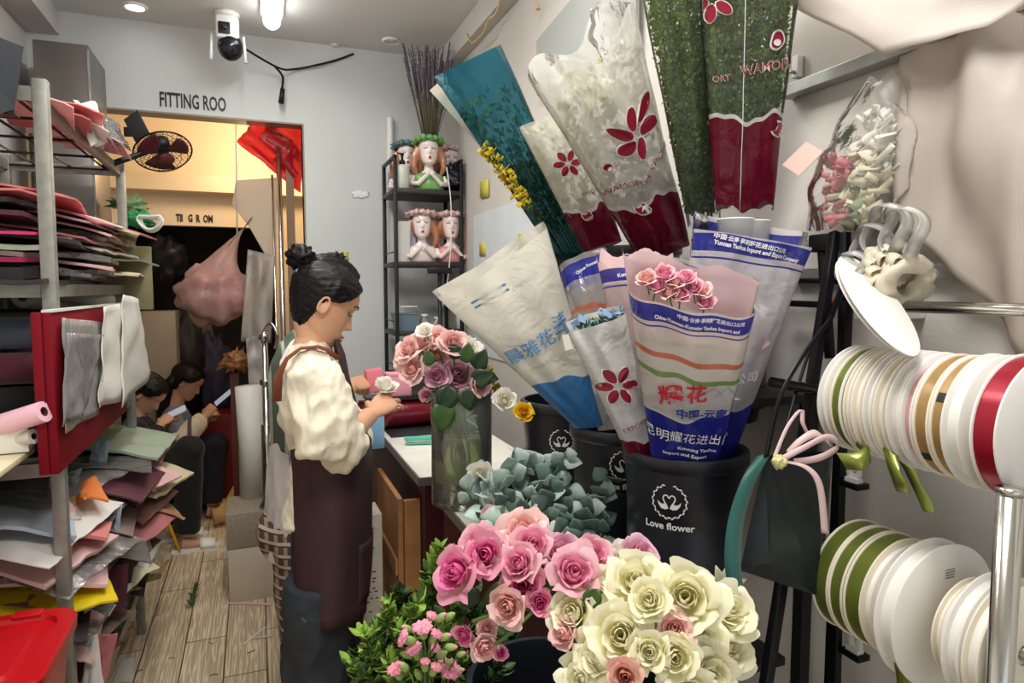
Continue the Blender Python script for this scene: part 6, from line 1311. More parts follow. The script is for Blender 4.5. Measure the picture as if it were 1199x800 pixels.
def roll(pa, pb, r, m, label, name='paper_roll', hole=.45, core=None):
    A, B = Vector(pa), Vector(pb); ax = (B-A).normalized(); l = (B-A).length; t = thing(name, label, 'roll', (A+B)/2-Vector((0, 0, r))); b = MB(); b.lathe(A, [(r*hole, l*.03), (r*hole, 0), (r*.97, 0), (r, .002), (r, l-.002), (r*.97, l), (r*hole, l), (r*hole, l*.97)], 32, ax, cap=False); b.build('roll', m, t, smooth=40)
    b = MB(); b.lathe(A, [(r*hole*.99, .001), (r*hole*.99, l-.001), (r*hole*.8, l-.001), (r*hole*.8, .001), (r*hole*.99, .001)], 24, ax, cap=False); b.build('core', core or M_KRAFT, t, smooth=40); return t
roll(onX(150, 357, SX-.05)+Vector((.02, 0, 0)), onX(26, 348, SX-.18), .032, M_WHITE, 'thick white film roll lying under the middle shelf')
roll(onX(128, 352, SX-.02), onX(60, 344, SX-.14), .026, M_WHITEP, 'thinner white paper roll in front under the middle shelf')
roll(at(52, 482, 1.6), at(-70, 520, 1.62), .026, mat('pink_film', s(246, 196, 214), .4), 'pink film roll poking out at the left, over the white box', core=mat('dark_core', s(70, 50, 46), .8))
roll(at(40, 511, 1.62), at(-40, 525, 1.66), .018, mat('grey_roll', s(214, 210, 204), .5), 'small grey-white roll just under the pink one', core=mat('dark_core2', s(50, 44, 40), .8))
c = onZ(6, 528, Z3+.002); carton((at(2, 530, 1.6).x, at(2, 530, 1.6).y+.04, 1.103), .10, .08, .075, M_WHITE, 'paper_box', 'small white cardboard box at the left edge beside the pink roll', .1)
t = thing('wall_ledge', 'cream ledge board on a bracket at the left edge under the white box', 'ledge', (-.73, 1.75, 1.09)); b = MB(); b.box((XL+.001, 1.52, 1.086), (-.535, 1.985, 1.10), .002); b.build('board', mat('cream_board', s(236, 226, 190), .5), t, smooth=30)
b = MB(); b.box((XL+.001, 1.74, .94), (-.60, 1.76, 1.086)); b.build('bracket', M_GALV, t, smooth=False)
fabc = [('plum', 90, 40, 80), ('blue', 64, 74, 110), ('black', 30, 28, 34), ('purple', 104, 62, 120), ('maroon', 110, 24, 48), ('teal', 40, 66, 72), ('greyblue', 90, 96, 120)]
k = 0
for i in range(7):
    for j in range(4):
        nm, *cc = fabc[(i*3+j*2) % 7]; k += 1
        roll((-.50+.0*i-.05, 2.12+.145*i+.02*(j % 2), Z3+.05+.094*j), (-.90, 2.12+.145*i, Z3+.05+.094*j), .042, mat('fabric_'+nm, s(*[int(q_*.7) for q_ in cc]), .85, sheen=.3) if 'fabric_'+nm not in bpy.data.materials else bpy.data.materials['fabric_'+nm], '%s fabric roll, %s row, %s column from the near post behind the red board' % (nm, ['bottom', 'second', 'third', 'top'][j], ['first', 'second', 'third', 'fourth', 'fifth', 'sixth', 'last'][i]), 'fabric_roll', core=M_BLACKM)
# heap of papers under the third shelf, spilling into the aisle
low = [('plum', 2.25, .40, .02, .0), ('charcoal', 2.5, .42, .04, .0), ('taupe', 2.35, .47, .03, .1), ('charcoal', 2.7, .49, .10, .15), ('kraft', 2.5, .52, .06, .1), ('film', 2.3, .55, .06, .1), ('charcoal', 2.2, .58, .02, .05), ('cream', 2.55, .60, .12, .3),
 ('yellow', 2.22, .64, .06, .05), ('brown', 2.6, .64, .10, .2), ('taupe', 2.3, .67, .04, .1), ('white', 2.75, .66, .16, .35), ('greyfilm', 2.5, .70, .13, .25), ('palepink', 2.25, .71, .06, .1), ('charcoal', 2.4, .735, .05, .1), ('film', 2.25, .76, .10, .15), ('dustyrose', 2.7, .74, .17, .3), ('kraft', 2.9, .72, .18, .3),
 ('palepink', 2.2, .79, .05, .1), ('taupe', 2.55, .79, .10, .2), ('brown', 2.8, .80, .17, .3), ('salmon', 2.3, .83, .07, .1), ('cream', 2.95, .80, .2, .2), ('white', 2.2, .86, .05, .1), ('greyfilm', 2.5, .85, .10, .2), ('palepink', 2.8, .86, .18, .2), ('plum', 2.65, .87, .15, .2), ('lightblue', 2.15, .90, .0, .15), ('greyfilm', 2.75, .90, .12, .05), ('greygreen', 3.0, .92, .16, .1), ('dustyrose', 3.05, .89, .14, .15), ('film', 2.45, .93, .03, .1)]
occ = {}
for i, (c, y, z, ov, dr) in enumerate(low):
    L_ = .44+rd.uniform(-.03, .08); hgt_ = ['at the foot', 'low', 'in the lower half', 'in the middle', 'in the upper half', 'near the top', 'at the top'][min(6, int((z-.38)/.085))]; end = 'near end' if y < 2.3 else ('left of centre' if y < 2.5 else ('right of centre' if y < 2.75 else 'far end'))
    k2 = (c, hgt_, end); occ[k2] = occ.get(k2, 0)+1
    pack(c, (SX-L_/2+ov, y, z), L_, rd.uniform(.3, .46), .004 if c in ('film', 'greyfilm') else rd.choice((.003, .006, .010)), rd.uniform(-.5, .35), dr*.5+rd.uniform(0, .12), rd.uniform(-.06, .06), rd.uniform(-.01, .03), -dr*.6, .014, 100+i, '%s of the lower left heap, %s%s' % (hgt_, end, ', lower' if occ[k2] > 1 else ''), 'heap of papers under the left shelf', n=12)
# special ones seen clearly
def page(col, px4, d4, label, th=.003, bend=0., crump=.006, seed=0, curl=0.):
    P = [at(px, py, d) for (px, py), d in zip(px4, d4 if hasattr(d4, '__len__') else [d4]*4)]
    return sheet('wrapping_paper', *P, PC[col], th, bend, crump, 4., seed, 12, curl, label=label, cat='wrapping paper', group='papers spilling from the left shelf')
page('orange', [(87, 592), (112, 558), (100, 585), (127, 588)], [2.05, 2.1, 1.95, 2.0], 'arched orange paper roll end in the heap under the left shelf', .006, .02)
page('lightblue', [(66, 560), (96, 548), (60, 576), (88, 574)], [2.1, 2.2, 2.0, 2.05], 'pale blue-white paper wedge just below the shelf rail')
page('lightblue', [(110, 520), (128, 516), (103, 545), (124, 546)], 2.4, 'light blue cellophane packet standing under the red board')
page('greygreen', [(146, 535), (171, 537), (146, 546), (150, 548)], 2.55, 'pale green paper corner pointing toward the seated women')
page('palepink', [(146, 520), (160, 517), (146, 536), (150, 533)], 2.6, 'small pink paper corner above the pale green one')
page('mauve', [(160, 570), (180, 560), (162, 590), (182, 572)], 2.5, 'mauve pink paper stack corner sticking into the aisle')
page('kraft', [(60, 585), (97, 575), (58, 625), (84, 625)], [2.0, 2.05, 1.95, 1.98], 'kraft-pink paper sheet hanging in front of the post', .003, .02)
page('palepink', [(58, 560), (98, 610), (58, 640), (84, 632)], [2.0, 2.0, 1.93, 1.95], 'pinkish paper flap curling under the arched orange one', .003, .02)
page('film', [(60, 610), (96, 600), (58, 650), (90, 640)], 1.92, 'wrinkled clear sleeve around white papers beside the post', .004, .015, .02)
page('white', [(0, 610), (40, 602), (0, 648), (32, 640)], 1.9, 'white paper stack end at the left edge above the yellow band', .012)
page('yellow', [(0, 652), (84, 634), (0, 662), (82, 656)], 1.86, 'bright yellow plastic folder edge above the red tub', .012, .01, .006)
page('charcoal', [(0, 664), (55, 656), (0, 690), (50, 690)], 1.92, 'charcoal folded stack below the yellow folder', .02)
page('plum', [(0, 690), (55, 686), (0, 716), (62, 716)], 1.90, 'dark plum wrapping sheet right above the red tub', .01, .01)
page('palepink', [(92, 712), (122, 722), (84, 775), (108, 780)], [1.98, 2.0, 1.85, 1.88], 'pale pink paper sheet sliding down beside the red tub', .003, .01)
page('white', [(106, 745), (114, 742), (96, 800), (122, 808)], 1.9, 'white paper strip between the two pink sheets by the tub', .003, .01)
page('dustyrose', [(112, 742), (138, 742), (118, 775), (124, 798)], 1.93, 'folded rose pink paper pointing at the floor in the lower left', .006, .01)
page('cream', [(122, 640), (140, 620), (96, 688), (112, 696)], [2.1, 2.2, 2.0, 2.0], 'long cream paper strip slanting across the spilled heap', .004, .015)
page('white', [(84, 658), (102, 642), (82, 672), (100, 664)], 2.0, 'white triangular paper piece over the cream strip', .004)
page('greyfilm', [(90, 610), (140, 590), (82, 655), (125, 650)], [2.1, 2.3, 2.0, 2.1], 'dark shiny film pack across the middle of the spilled heap', .008, .02, .02)
page('charcoal', [(120, 655), (155, 660), (100, 705), (148, 712)], [2.2, 2.3, 2.05, 2.15], 'black glossy paper pack sliding into the aisle', .012, .01)
page('plum', [(120, 665), (150, 660), (116, 712), (146, 716)], 2.12, 'dark plum pack in clear wrapping at the foot of the heap', .012)
page('palepink', [(132, 640), (158, 633), (150, 660), (165, 665)], 2.35, 'curled pale mauve paper end over the aisle floor', .003, .02)
page('brown', [(150, 565), (182, 575), (140, 620), (150, 600)], 2.35, 'reddish brown pack corner sticking out under the white hanging sheets', .012)
page('kraft', [(150, 588), (168, 585), (146, 610), (166, 612)], 2.45, 'kraft paper corner beside the reddish brown pack', .004, .01)
page('lightblue', [(138, 592), (143, 590), (133, 630), (138, 630)], 2.1, 'narrow bluish white paper strip standing in the heap', .003)
p0, p1 = at(98, 712, 1.93), at(125, 694, 1.95); up_ = Vector((0, 0, 1)); axx = (p1-p0).normalized(); t = sheet('label_strip', p0+up_*.012, p1+up_*.012, p0-up_*.018, p1-up_*.018, M_WHITEP, .002, label='white label strip with bold black digits lying in the spilled heap', cat='label'); flat = axx.cross(up_).normalized(); flat = flat if flat.dot(TOCAM(p0)) > 0 else -flat
flat_text('digits', '0X0', (p0+p1)/2-up_*.003+flat*.002, axx, up_, .026, M_BLK, t, .001)
t = thing('broom_head', 'small straw hand broom lying at the foot of the paper heap', 'broom', at(170, 678, 2.75)); b = MB()
o = at(160, 678, 2.7); e = at(186, 675, 2.95); dd = (e-o).normalized(); b.tube([o, o.lerp(e, .5), e], [(.055, .02), (.04, .018), (.012, .012)], 14); b.build('bristles', mat('straw', s(156, 140, 84), .9, bump=.8, bscale=150), t); b = MB(); b.tube([e, at(196, 657, 3.1)], .008, 8); b.build('handle', M_KRAFT, t)
# red tub at lower left, standing on a carton
RT_M = mat('red_plastic', s(188, 8, 22), .35, coat=.15)
tz = .715; X1_, Y1_ = onZ(86, 722, tz).x, onZ(60, 712, tz).y; t = thing('red_tub', 'bright red plastic storage tub with rounded rim at the lower left corner', 'tub', (X1_-.22, Y1_-.17, tz-.28))
def rr_(cx, cy, hx, hy, r, z, n=6):
    P = []
    for k, (sx, sy) in enumerate(((1, 1), (-1, 1), (-1, -1), (1, -1))):
        for i in range(n+1): a = pi/2*k+pi/2*i/n; P.append(Vector((cx+sx*(hx-r)+cos(a)*r, cy+sy*(hy-r)+sin(a)*r, z)))
    return P
cx, cy = X1_-.235, Y1_-.19
b = MB(); b.rings([rr_(cx, cy, .20, .15, .04, tz-.27), rr_(cx, cy, .222, .172, .05, tz-.03), rr_(cx, cy, .225, .175, .05, tz-.028)], cap=True); b.build('body', RT_M, t, smooth=40)
b = MB(); b.rings([rr_(cx, cy, .224, .174, .05, tz-.035), rr_(cx, cy, .238, .188, .06, tz-.033), rr_(cx, cy, .24, .19, .06, tz-.006), rr_(cx, cy, .235, .185, .055, tz), rr_(cx, cy, .205, .158, .05, tz-.001), rr_(cx, cy, .20, .153, .045, tz-.012), rr_(cx, cy, .17, .125, .04, tz-.013), rr_(cx, cy, .165, .12, .04, tz-.006), rr_(cx, cy, .02, .02, .01, tz-.006)], cap=True); b.build('lid', RT_M, t, smooth=40)
b = MB(); b.box((cx+.10, cy+.155, tz-.006), (cx+.16, cy+.187, tz+.006), .003); b.build('latch', RT_M, t, smooth=30)
carton((cx, cy, 0), .40, .30, tz-.272, M_KRAFT, 'paper_box', 'kraft carton under the red tub', 0, lid=False)
# monitor and grey duct cabinet high on the left
t = thing('wall_monitor', 'dark navy monitor back tilted at the upper left edge of the photo', 'monitor', at(0, 120, 1.55)); b = MB(); cs_ = [at(-60, 20, 1.5), at(28, 55, 1.6), at(-60, 150, 1.5), at(17, 128, 1.6)]; nn = (cs_[1]-cs_[0]).cross(cs_[0]-cs_[2]).normalized(); nn = nn if nn.dot(FW) > 0 else -nn
b.add(cs_+[p+nn*.05 for p in cs_], [(0, 1, 3, 2), (4, 6, 7, 5), (0, 4, 5, 1), (2, 3, 7, 6), (0, 2, 6, 4), (1, 5, 7, 3)]); b.build('housing', mat('navy_plastic', s(20, 26, 36), .5), t, smooth=False)
b = MB(); b.tube([(cs_[0]+cs_[3])/2+nn*.05, Vector((XL+.01, (cs_[0].y+cs_[3].y)/2+.1, (cs_[0].z+cs_[3].z)/2))], .014, 10); b.build('wall_arm', M_BLACKM, t)
b = MB(); b.box((cs_[3].x-.05, cs_[3].y-.002, cs_[3].z-.012), (cs_[3].x-.0, cs_[3].y+.04, cs_[3].z-.002)); b.build('foot', M_BLACKM, t, smooth=False)
p0 = onY(37, 45, 3.35); p1 = onY(106, 110, 3.35); M_DUCT = mat('brushed_grey_metal', s(128, 124, 120), .38, .7, var=.1, vscale=3)
t = thing('grey_cabinet', 'tall brushed grey metal cabinet standing behind the left shelf', 'cabinet', ((p0.x+p1.x)/2, 3.5, 0)); b = MB(); b.box((p0.x, 3.35, 0), (p1.x, YB-.01, p0.z-.0), .006); b.build('body', M_DUCT, t, smooth=30)
b = MB(); b.box((p1.x-.006, 3.346, .1), (p1.x+.002, 3.352, p0.z-.02)); b.build('door_edge', M_GALV, t, smooth=False)
# ------------------------------------------------------------- fitting room things
PB = film('pink_bag_film', (1., .66, .62), .5, .12, (1, .9, .88), .9, 20)
def sack(name, c, rx, ry, rz, m, label, fillm=None, neck=None, seed=0, nzv=.14, cat='bag', filln=90, fl=.05, hang_to=None):
    c = Vector(c); t = thing(name, label, cat, c-Vector((0, 0, rz))); b = MB(); b.blob(c, rx, ry, rz, nzv, 9, 26, seed=seed)
    if neck:
        for i, v in enumerate(b.v):
            k = (v.z-c.z)/rz
            if k > .72: q = (k-.72)/.28; tx = Vector(neck); b.v[i] = v.lerp(tx+(v-c)*.25, q**1.5)
    b.build('film', m, t)
    if fillm:
        b = MB()
        for i in range(filln):
            dv = Vector((random.gauss(0, 1), random.gauss(0, 1), random.gauss(0, 1))).normalized()*random.random()**.4*.72; p = c+Vector((dv.x*rx, dv.y*ry, dv.z*rz-.08*rz)); a = Vector((random.gauss(0, 1), random.gauss(0, 1), random.gauss(0, 1))).normalized(); e = a.orthogonal().normalized(); f2 = a.cross(e); l = fl*random.uniform(.6, 1.4); b.mi = random.randrange(len(fillm))
            b.slab(lambda u, v: p+a*(u-.5)*l*1.6+e*(v-.5)*l+f2*l*.25*sin(u*5+v*3), 5, 4, .001)
        b.build('contents', fillm, t, kind='stuff')
    if hang_to: b = MB(); b.tube([Vector(neck) if neck else c+Vector((0, 0, rz)), Vector(hang_to)], .004, 8); b.build('cord', M_WHITE, t)
    return t
YP = 3.84
c = onY(252, 345, 3.98); PK = [mat('bag_pink', s(246, 150, 140), .7, trans=.3), mat('bag_pink2', s(244, 186, 172), .7, trans=.3), mat('bag_pink3', s(222, 122, 118), .7, trans=.3)]
sack('plastic_bag', c, .185, .13, .165, PB, 'large clear bag stuffed with pink petals hanging in the doorway', PK, c+Vector((.12, 0, .28)), 2, hang_to=(c.x+.14, c.y, ZC), filln=620, fl=.036, nzv=.13)
c = onY(318, 180, 3.86); t = thing('red_bag', 'red plastic bag of packages hanging at the top right corner of the doorway', 'bag', c-Vector((0, 0, .2)))
RB = film('red_bag_film', s(214, 30, 44), .62, .2, (.95, .35, .35), .9, 14); b = MB(); P4 = [onY(302, 136, 3.86), onY(357, 148, 3.86), onY(277, 166, 3.86), onY(352, 226, 3.86)]; q = quad(*P4)
def fr(a, v): w = 2*pi*a; u = (1-cos(w))/2; return q(u, v)+Vector((0, -1, 0))*sin(w)*.05*sin(max(.08, min(1, v*1.0))*pi*.9)+Vector((.01*nz((u*5, v*6, 1)), .016*nz((a*9, v*7, 2)), .01*nz((u*4, v*4, 4))))
b.surf(fr, 40, 20); b.build('film', RB, t)
for k, (px, py, m) in enumerate(((318, 170, 'salmon'), (335, 195, 'dustyrose'), (325, 160, 'magenta'), (342, 175, 'salmon'))):
    b = MB(); o = onY(px, py, 3.87); b.obox(o, Vector((.05, 0, -.05)), Vector((.018, 0, .018)), Vector((0, .014, 0)), .004); b.build('package', PC[m], t, smooth=30)
b = MB(); b.tube([P4[1], Vector((P4[1].x, 3.86, DZ+.03))], .004, 6); b.build('cord', M_WHITE, t)
# slanting beige board, steel poles, clear bags on them
b = MB(); P6 = [onY(276, 211, 4.05), onY(324, 208, 3.9), onY(324, 322, 3.9), onY(312, 300, 3.95), onY(290, 262, 4.0), onY(272, 240, 4.05)]; b.add(P6+[p+Vector((0, .05, 0)) for p in P6], [(0, 1, 2, 3, 4, 5), (11, 10, 9, 8, 7, 6)]+[(i, i+6, (i+1) % 6+6, (i+1) % 6) for i in range(6)])
tag(b.build('beige_board', M_WARM, smooth=False), 'slanted beige board with a pointed lower edge hanging right inside the doorway', 'board')
for px, r, y, z1_, lb in ((332, .014, 3.82, 2.25, 'bright steel pole at the right side of the doorway, right one'), (324, .006, 3.80, 2.1, 'thin steel rod just left of the bright doorway pole')):
    g = onY(px, 400, y); b = MB(); b.cyl((g.x, y, 0), (g.x, y, z1_), r, 18); tag(b.build('steel_pole', M_STEEL), lb, 'pole')
g = onY(342, 400, 3.86); b = MB(); b.box((g.x-.01, 3.84, 0), (g.x+.03, 3.9, 2.3)); tag(b.build('door_frame_post', mat('brown_frame', s(134, 108, 84), .6), smooth=False), 'brown wooden post right behind the bright doorway pole', 'post')
c = onY(298, 345, 3.78); hang('clear_bag', [onY(290, 292, 3.78), onY(322, 300, 3.78), onY(282, 400, 3.78), onY(318, 402, 3.78)], film('pale_bag', (1, .92, .84), .4, .12, crinkle=1., cs=18), 'pale clear plastic bag hanging on the thin steel rod above the florist\'s back', 'bag', .02, 3)
hang('clear_bag', [onY(288, 396, 3.7), onY(312, 390, 3.7), onY(292, 458, 3.7), onY(318, 474, 3.7)], film('pale_bag2', (1, .97, .94), .45, .12, crinkle=1., cs=18), 'knotted clear bag with white tissue hanging low beside the brown frame', 'bag', .02, 7)
b = MB(); b.blob(onY(308, 462, 3.7), .045, .04, .05, .5, 14, 14); tag(b.build('tissue_clump', M_WHITEP), 'white tissue clump in the bottom of the knotted clear bag', 'tissue')
b = MB(); b.blob(onY(276, 422, 3.95), .07, .05, .05, .6, 14, 16); tag(b.build('orange_bag', film('orange_bag', s(224, 150, 90), .7, .2)), 'small orange plastic bag lying on the brown frame', 'bag')
g0, g1 = onY(269, 430, 4.0), onY(279, 430, 4.0); b = MB(); b.box((g0.x, 3.98, 0), (g1.x, 4.04, g0.z)); b.box((g0.x, 3.98, g0.z-.03), (g1.x+.09, 4.04, g0.z)); tag(b.build('brown_frame', mat('brown_wood', s(96, 46, 30), .5), smooth=False), 'reddish brown wooden frame standing beside the seated women', 'frame')
g = onY(296, 520, 3.62); t = thing('cloth_roll', 'tall white paper-wrapped roll standing upright by the doorway', 'roll', (g.x, 3.62, .28)); b = MB(); zt2, zb2 = onY(290, 452, 3.62).z, .42
b.tube([(g.x-.01, 3.62, zb2), (g.x, 3.62, (zt2+zb2)/2), (g.x-.015, 3.62, zt2)], [.06, .068, .062], 20); b.build('roll', mat('white_wrapping', s(226, 222, 214), .7, bump=.5, bscale=14), t)
carton((onY(298, 690, 3.5).x, 3.5, 0), .22, .3, .26, mat('beige_box', s(206, 196, 176), .7), 'paper_box', 'low beige carton under the grey speckled box', 0, lid=False)
carton((onY(298, 690, 3.5).x, 3.5, .262), .23, .3, .17, mat('speckled_box', s(158, 146, 128), .8, var=.2, vscale=80), 'paper_box', 'grey-brown speckled carton standing by the doorway behind the florist', 0, lid=False)
t = thing('steel_stanchion', 'shiny steel pole with round foot just behind the florist', 'pole', (onY(315, 598, 3.4).x, 3.4, .434)); o = ORI[t.name]; b = MB(); b.lathe(o, [(.045, 0), (.045, .01), (.03, .03), (.026, .05), (.026, .40), (.016, .41), (.016, .86)], 28); b.build('pole', M_STEEL, t)
for zz in (.38, .60, .82): b = MB(); b.lathe(o+Vector((0, 0, zz)), [(.02, 0), (.026, .004), (.026, .03), (.02, .034)], 20); b.build('collar', M_STEEL, t)
b = MB(); b.tube(smooth_path([o+Vector((0, 0, .86)), o+Vector((.03, -.03, .9)), o+Vector((.06, -.05, .85)), o+Vector((.05, -.03, .78))]), .008, 8); b.build('hook', M_STEEL, t)
# dark clutter deep in the niche
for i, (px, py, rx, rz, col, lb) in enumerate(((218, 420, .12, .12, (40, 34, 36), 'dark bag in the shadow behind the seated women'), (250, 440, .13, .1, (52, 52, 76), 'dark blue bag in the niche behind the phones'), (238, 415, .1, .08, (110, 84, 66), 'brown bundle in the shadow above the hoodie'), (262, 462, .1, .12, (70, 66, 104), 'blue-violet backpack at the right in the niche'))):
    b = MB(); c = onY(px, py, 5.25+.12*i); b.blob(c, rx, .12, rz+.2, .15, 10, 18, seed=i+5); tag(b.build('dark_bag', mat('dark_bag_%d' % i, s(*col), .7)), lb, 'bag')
b = MB(); g = onY(252, 540, 4.95); b.box((g.x-.1, 5.05, 0), (g.x+.22, 5.3, .62), .01); tag(b.build('red_stool', mat('dark_red_stool', s(116, 16, 26), .5), smooth=30), 'dark red plastic storage box at the right of the seated women', 'box')
t = carton((onY(184, 500, 4.6).x-.02, 5.1, 0), .22, .3, 1.35, mat('beige_panel', s(150, 140, 126), .6), 'cupboard', 'tall beige cupboard at the left inside the fitting room', 0, lid=False, cat='cupboard')
t = thing('black_helmet', 'round black helmet shape on top of the cupboard in the niche', 'helmet', onY(200, 320, 4.9)); b = MB(); b.blob(onY(197, 302, 4.95), .12, .1, .15, .2, 10, 18); b.build('shell', M_BLACKM, t)
# things on the floor
t = thing('fallen_sprig', 'small green rosemary-like sprig lying on the plank floor', 'sprig', onZ(225, 700, .0)); b = MB(); A, B = onZ(222, 712, .006), onZ(230, 685, .012); b.tube([A, B], .002, 5); b.build('stem', M_STEM, t); b = MB(); rd = random.Random(5)
for i in range(34): o = A.lerp(B, i/34); dd = ((B-A).normalized()*.8+Vector((rd.gauss(0, .6), rd.gauss(0, .3), .25))).normalized(); b.slab(leaf_fn(o, dd, dd.cross(Vector((0, 0, 1))), .032, .0035, .1), 2, 4, .0006)
b.build('leaves', [M_LEAF], t)
for i, (a, e, w, lb) in enumerate((((272, 628), (266, 636), .03, 'torn white paper scrap near the white sandal'), ((268, 620), (264, 655), .018, 'long white paper strip lying beside the speckled carton'), ((150, 772), (142, 800), .05, 'white paper strip on the floor at the bottom left'), ((310, 735), (284, 756), .012, 'thin white stalk lying on the floor near the jeans'), ((262, 706), (318, 708), .02, 'pinkish strip of tape stuck on the floor'), ((292, 748), (318, 745), .01, 'thin pink paper strip on the floor by the jeans'))):
    A, B = onZ(*a, .003), onZ(*e, .003); sd = (B-A).normalized().cross(Vector((0, 0, 1)))*w/2; sheet('floor_scrap', A+sd, A-sd, B+sd, B-sd, PC['palepink'] if 'pink' in lb else M_WHITEP, .001, .003, label=lb, cat='paper scrap', group='scraps on the floor')
for i, (px, py) in enumerate(((178, 722), (150, 738), (205, 771), (167, 784), (245, 752), (290, 765), (198, 694), (255, 790))):
    A = onZ(px, py, .002); a = i*1.3; b = MB(); b.tube([A, A+Vector((cos(a)*.015, sin(a)*.015, .003)), A+Vector((cos(a)*.03, sin(a+.3)*.03, 0))], .0018, 5); tag(b.build('leaf_scrap', M_STEM if i % 2 else M_KRAFT), ['green bit', 'brown stem bit', 'green twig bit', 'brown curl', 'green stem bit', 'brown twig bit', 'green crumb', 'tiny brown crumb'][i]+' on the floor %s' % ['nearest to the broom', 'beside the paper heap', 'at the bottom in the middle of the aisle', 'at the bottom by the white strip', 'right of the sprig', 'just left of the jeans', 'above the sprig', 'at the bottom edge near the jeans'][i], 'plant scrap', 'scraps on the floor')
# ------------------------------------------------------------- people
def skin_mat(name, col): 
    m = mat(name, col, .5, bump=.03, bscale=200); m.node_tree.nodes['Principled BSDF'].inputs['Subsurface Weight'].default_value = .12; m.node_tree.nodes['Principled BSDF'].inputs['Subsurface Radius'].default_value = (.02, .008, .005); return m
M_SKIN = skin_mat('skin', s(222, 170, 136)); M_SKIN2 = skin_mat('skin_b', s(206, 160, 134))
def hair_mat():
    m = mat('black_hair', s(15, 12, 14), .42, spec=.25); nt = m.node_tree; N = nt.nodes; L = nt.links; tc = N.new('ShaderNodeTexCoord'); mp = N.new('ShaderNodeMapping'); mp.inputs['Scale'].default_value = (14, 260, 120); L.new(tc.outputs['Object'], mp.inputs[0])
    n = N.new('ShaderNodeTexNoise'); n.inputs['Scale'].default_value = 1; L.new(mp.outputs[0], n.inputs[0]); bp = N.new('ShaderNodeBump'); bp.inputs['Strength'].default_value = .6; bp.inputs['Distance'].default_value = .004; L.new(n.outputs['Fac'], bp.inputs['Height']); L.new(bp.outputs[0], N['Principled BSDF'].inputs['Normal']); return m
M_HAIR = hair_mat()
def sstep(a, b, x): t = max(0, min(1, (x-a)/(b-a))); return t*t*(3-2*t)
def hairline(th):
    a = abs(math.degrees(th)); P = [(0, .074), (30, .068), (50, .045), (68, .020), (80, .012), (92, .012), (104, -.03), (120, -.062), (150, -.094), (180, -.102)]
    for i in range(9):
        if a <= P[i+1][0]: t = (a-P[i][0])/(P[i+1][0]-P[i][0]); return P[i][1]*(1-t)+P[i+1][1]*t
    return -.09
def hair_cap(b, c, M, k=1., thick=.014, seed=0):
    rs = []
    for i in range(61):
        z = -.112+.228*i/60; ring = []
        for j in range(96):
            th = 2*pi*j/96; t2 = th if th <= pi else th-2*pi; z2 = min(z, .112); p = head_pt(th, z2); hl = hairline(t2)+.004*nz((t2*12, 0, seed), 1)
            g = -.010+(thick+.010)*sstep(hl-.004, hl+.012, z2)+.004*max(0, nz((t2*9, z2*14, seed), 1))*(z2 > hl)
            g += .008*math.exp(-((z2-.05)/.05)**2)*sstep(1.9, 2.8, abs(t2))
            d = Vector((cos(th), sin(th), 0))*(1-max(0, (z2-.03)/.09))+Vector((0, 0, 1))*max(0, (z2-.03)/.09)*1.0; ring.append(Vector(c)+M @ ((p+d.normalized()*g)*k))
        rs.append(ring)
    b.rings(rs, True)
def strands(b, c, r, n=26, M=None, seed=0, tw=1.):
    rd = random.Random(seed)
    for i in range(n):
        ax = Vector((rd.gauss(0, 1), rd.gauss(0, 1), rd.gauss(0, 1))).normalized(); a = ax.orthogonal().normalized(); e = ax.cross(a); q0 = rd.uniform(0, 6); rr = r*rd.uniform(.75, 1.03)
        b.tube([Vector(c)+ax*rr*.25*rd.uniform(-1, 1)*0+(a*cos(q0+q)+e*sin(q0+q))*rr for q in [2.6*j/9 for j in range(10)]], [r*.10]*10, 6)
def wrinkle(o, amt, sc, seed=0, flow=(1, 1, .5)):
    me = o.data; ns = [v.normal.copy() for v in me.vertices]
    for v, n in zip(me.vertices, ns): p = Vector((v.co.x*flow[0], v.co.y*flow[1], v.co.z*flow[2])); v.co += n*amt*(1-2*abs(nz(p, sc, seed))*1.6+.5*nz(p, sc*2.3, seed+5))
    me.update(); me.shade_smooth()
def ringset(Wf, rows, n=36, a0=None):
    out = []
    for y, cx, rf, lat in rows:
        c = Wf(cx, y); rfm = (Wf(cx+rf, y)-c).length; out.append([c+Vector((cos(q)*rfm, sin(q)*lat, 0)) for q in [2*pi*i/n for i in range(n)]])
    return out
# ---- the florist: stands at the work table in profile, looking down at the rose in her hands
Y0 = 1.975
def Wp(px, py, dy=0.): return onY(px, py, Y0+dy)
gp = Wp(378, 500); fl = thing('person', 'woman standing in profile, cream shirt and dark brown apron, hair in a bun, holding a white rose', 'person', (gp.x, Y0, 0))
fl['label'] = 'woman in cream shirt and brown apron, hair in a bun, holding a white rose'
HC = Wp(380, 357, .0); HM = rotm(.05, .50)
b = MB(); add_head(b, HC, HM, .97); [add_ear(b, HC, HM, 1., sg) for sg in (-1, 1)]
b.tube([Wp(360, 425), Wp(362, 408), Wp(366, 394), HC+HM @ Vector((-.02, 0, -.055))], [(.075, .06), (.052, .048), (.047, .046), (.042, .044)], 24, up=(1, 0, 0))
b.rings(ringset(Wp, [(690, 380, 15, .08), (660, 382, 28, .115), (610, 383, 32, .125), (560, 382, 36, .13), (520, 380, 35, .118), (480, 370, 35, .13), (450, 366, 34, .145), (430, 364, 27, .150), (416, 362, 18, .09)]))
RS, RE, RW = Wp(366, 436, -.155), Wp(388, 524, -.205), Wp(434, 486, -.10)
LS, LE, LW = Wp(370, 436, .155), Wp(402, 520, .20), Wp(434, 484, .045)
for S_, E_, W_ in ((RS, RE, RW), (LS, LE, LW)): b.tube([S_, S_.lerp(E_, .5), E_, E_.lerp(W_, .35), E_.lerp(W_, .75), W_], [.05, .043, .038, .037, .028, .0245], 18)
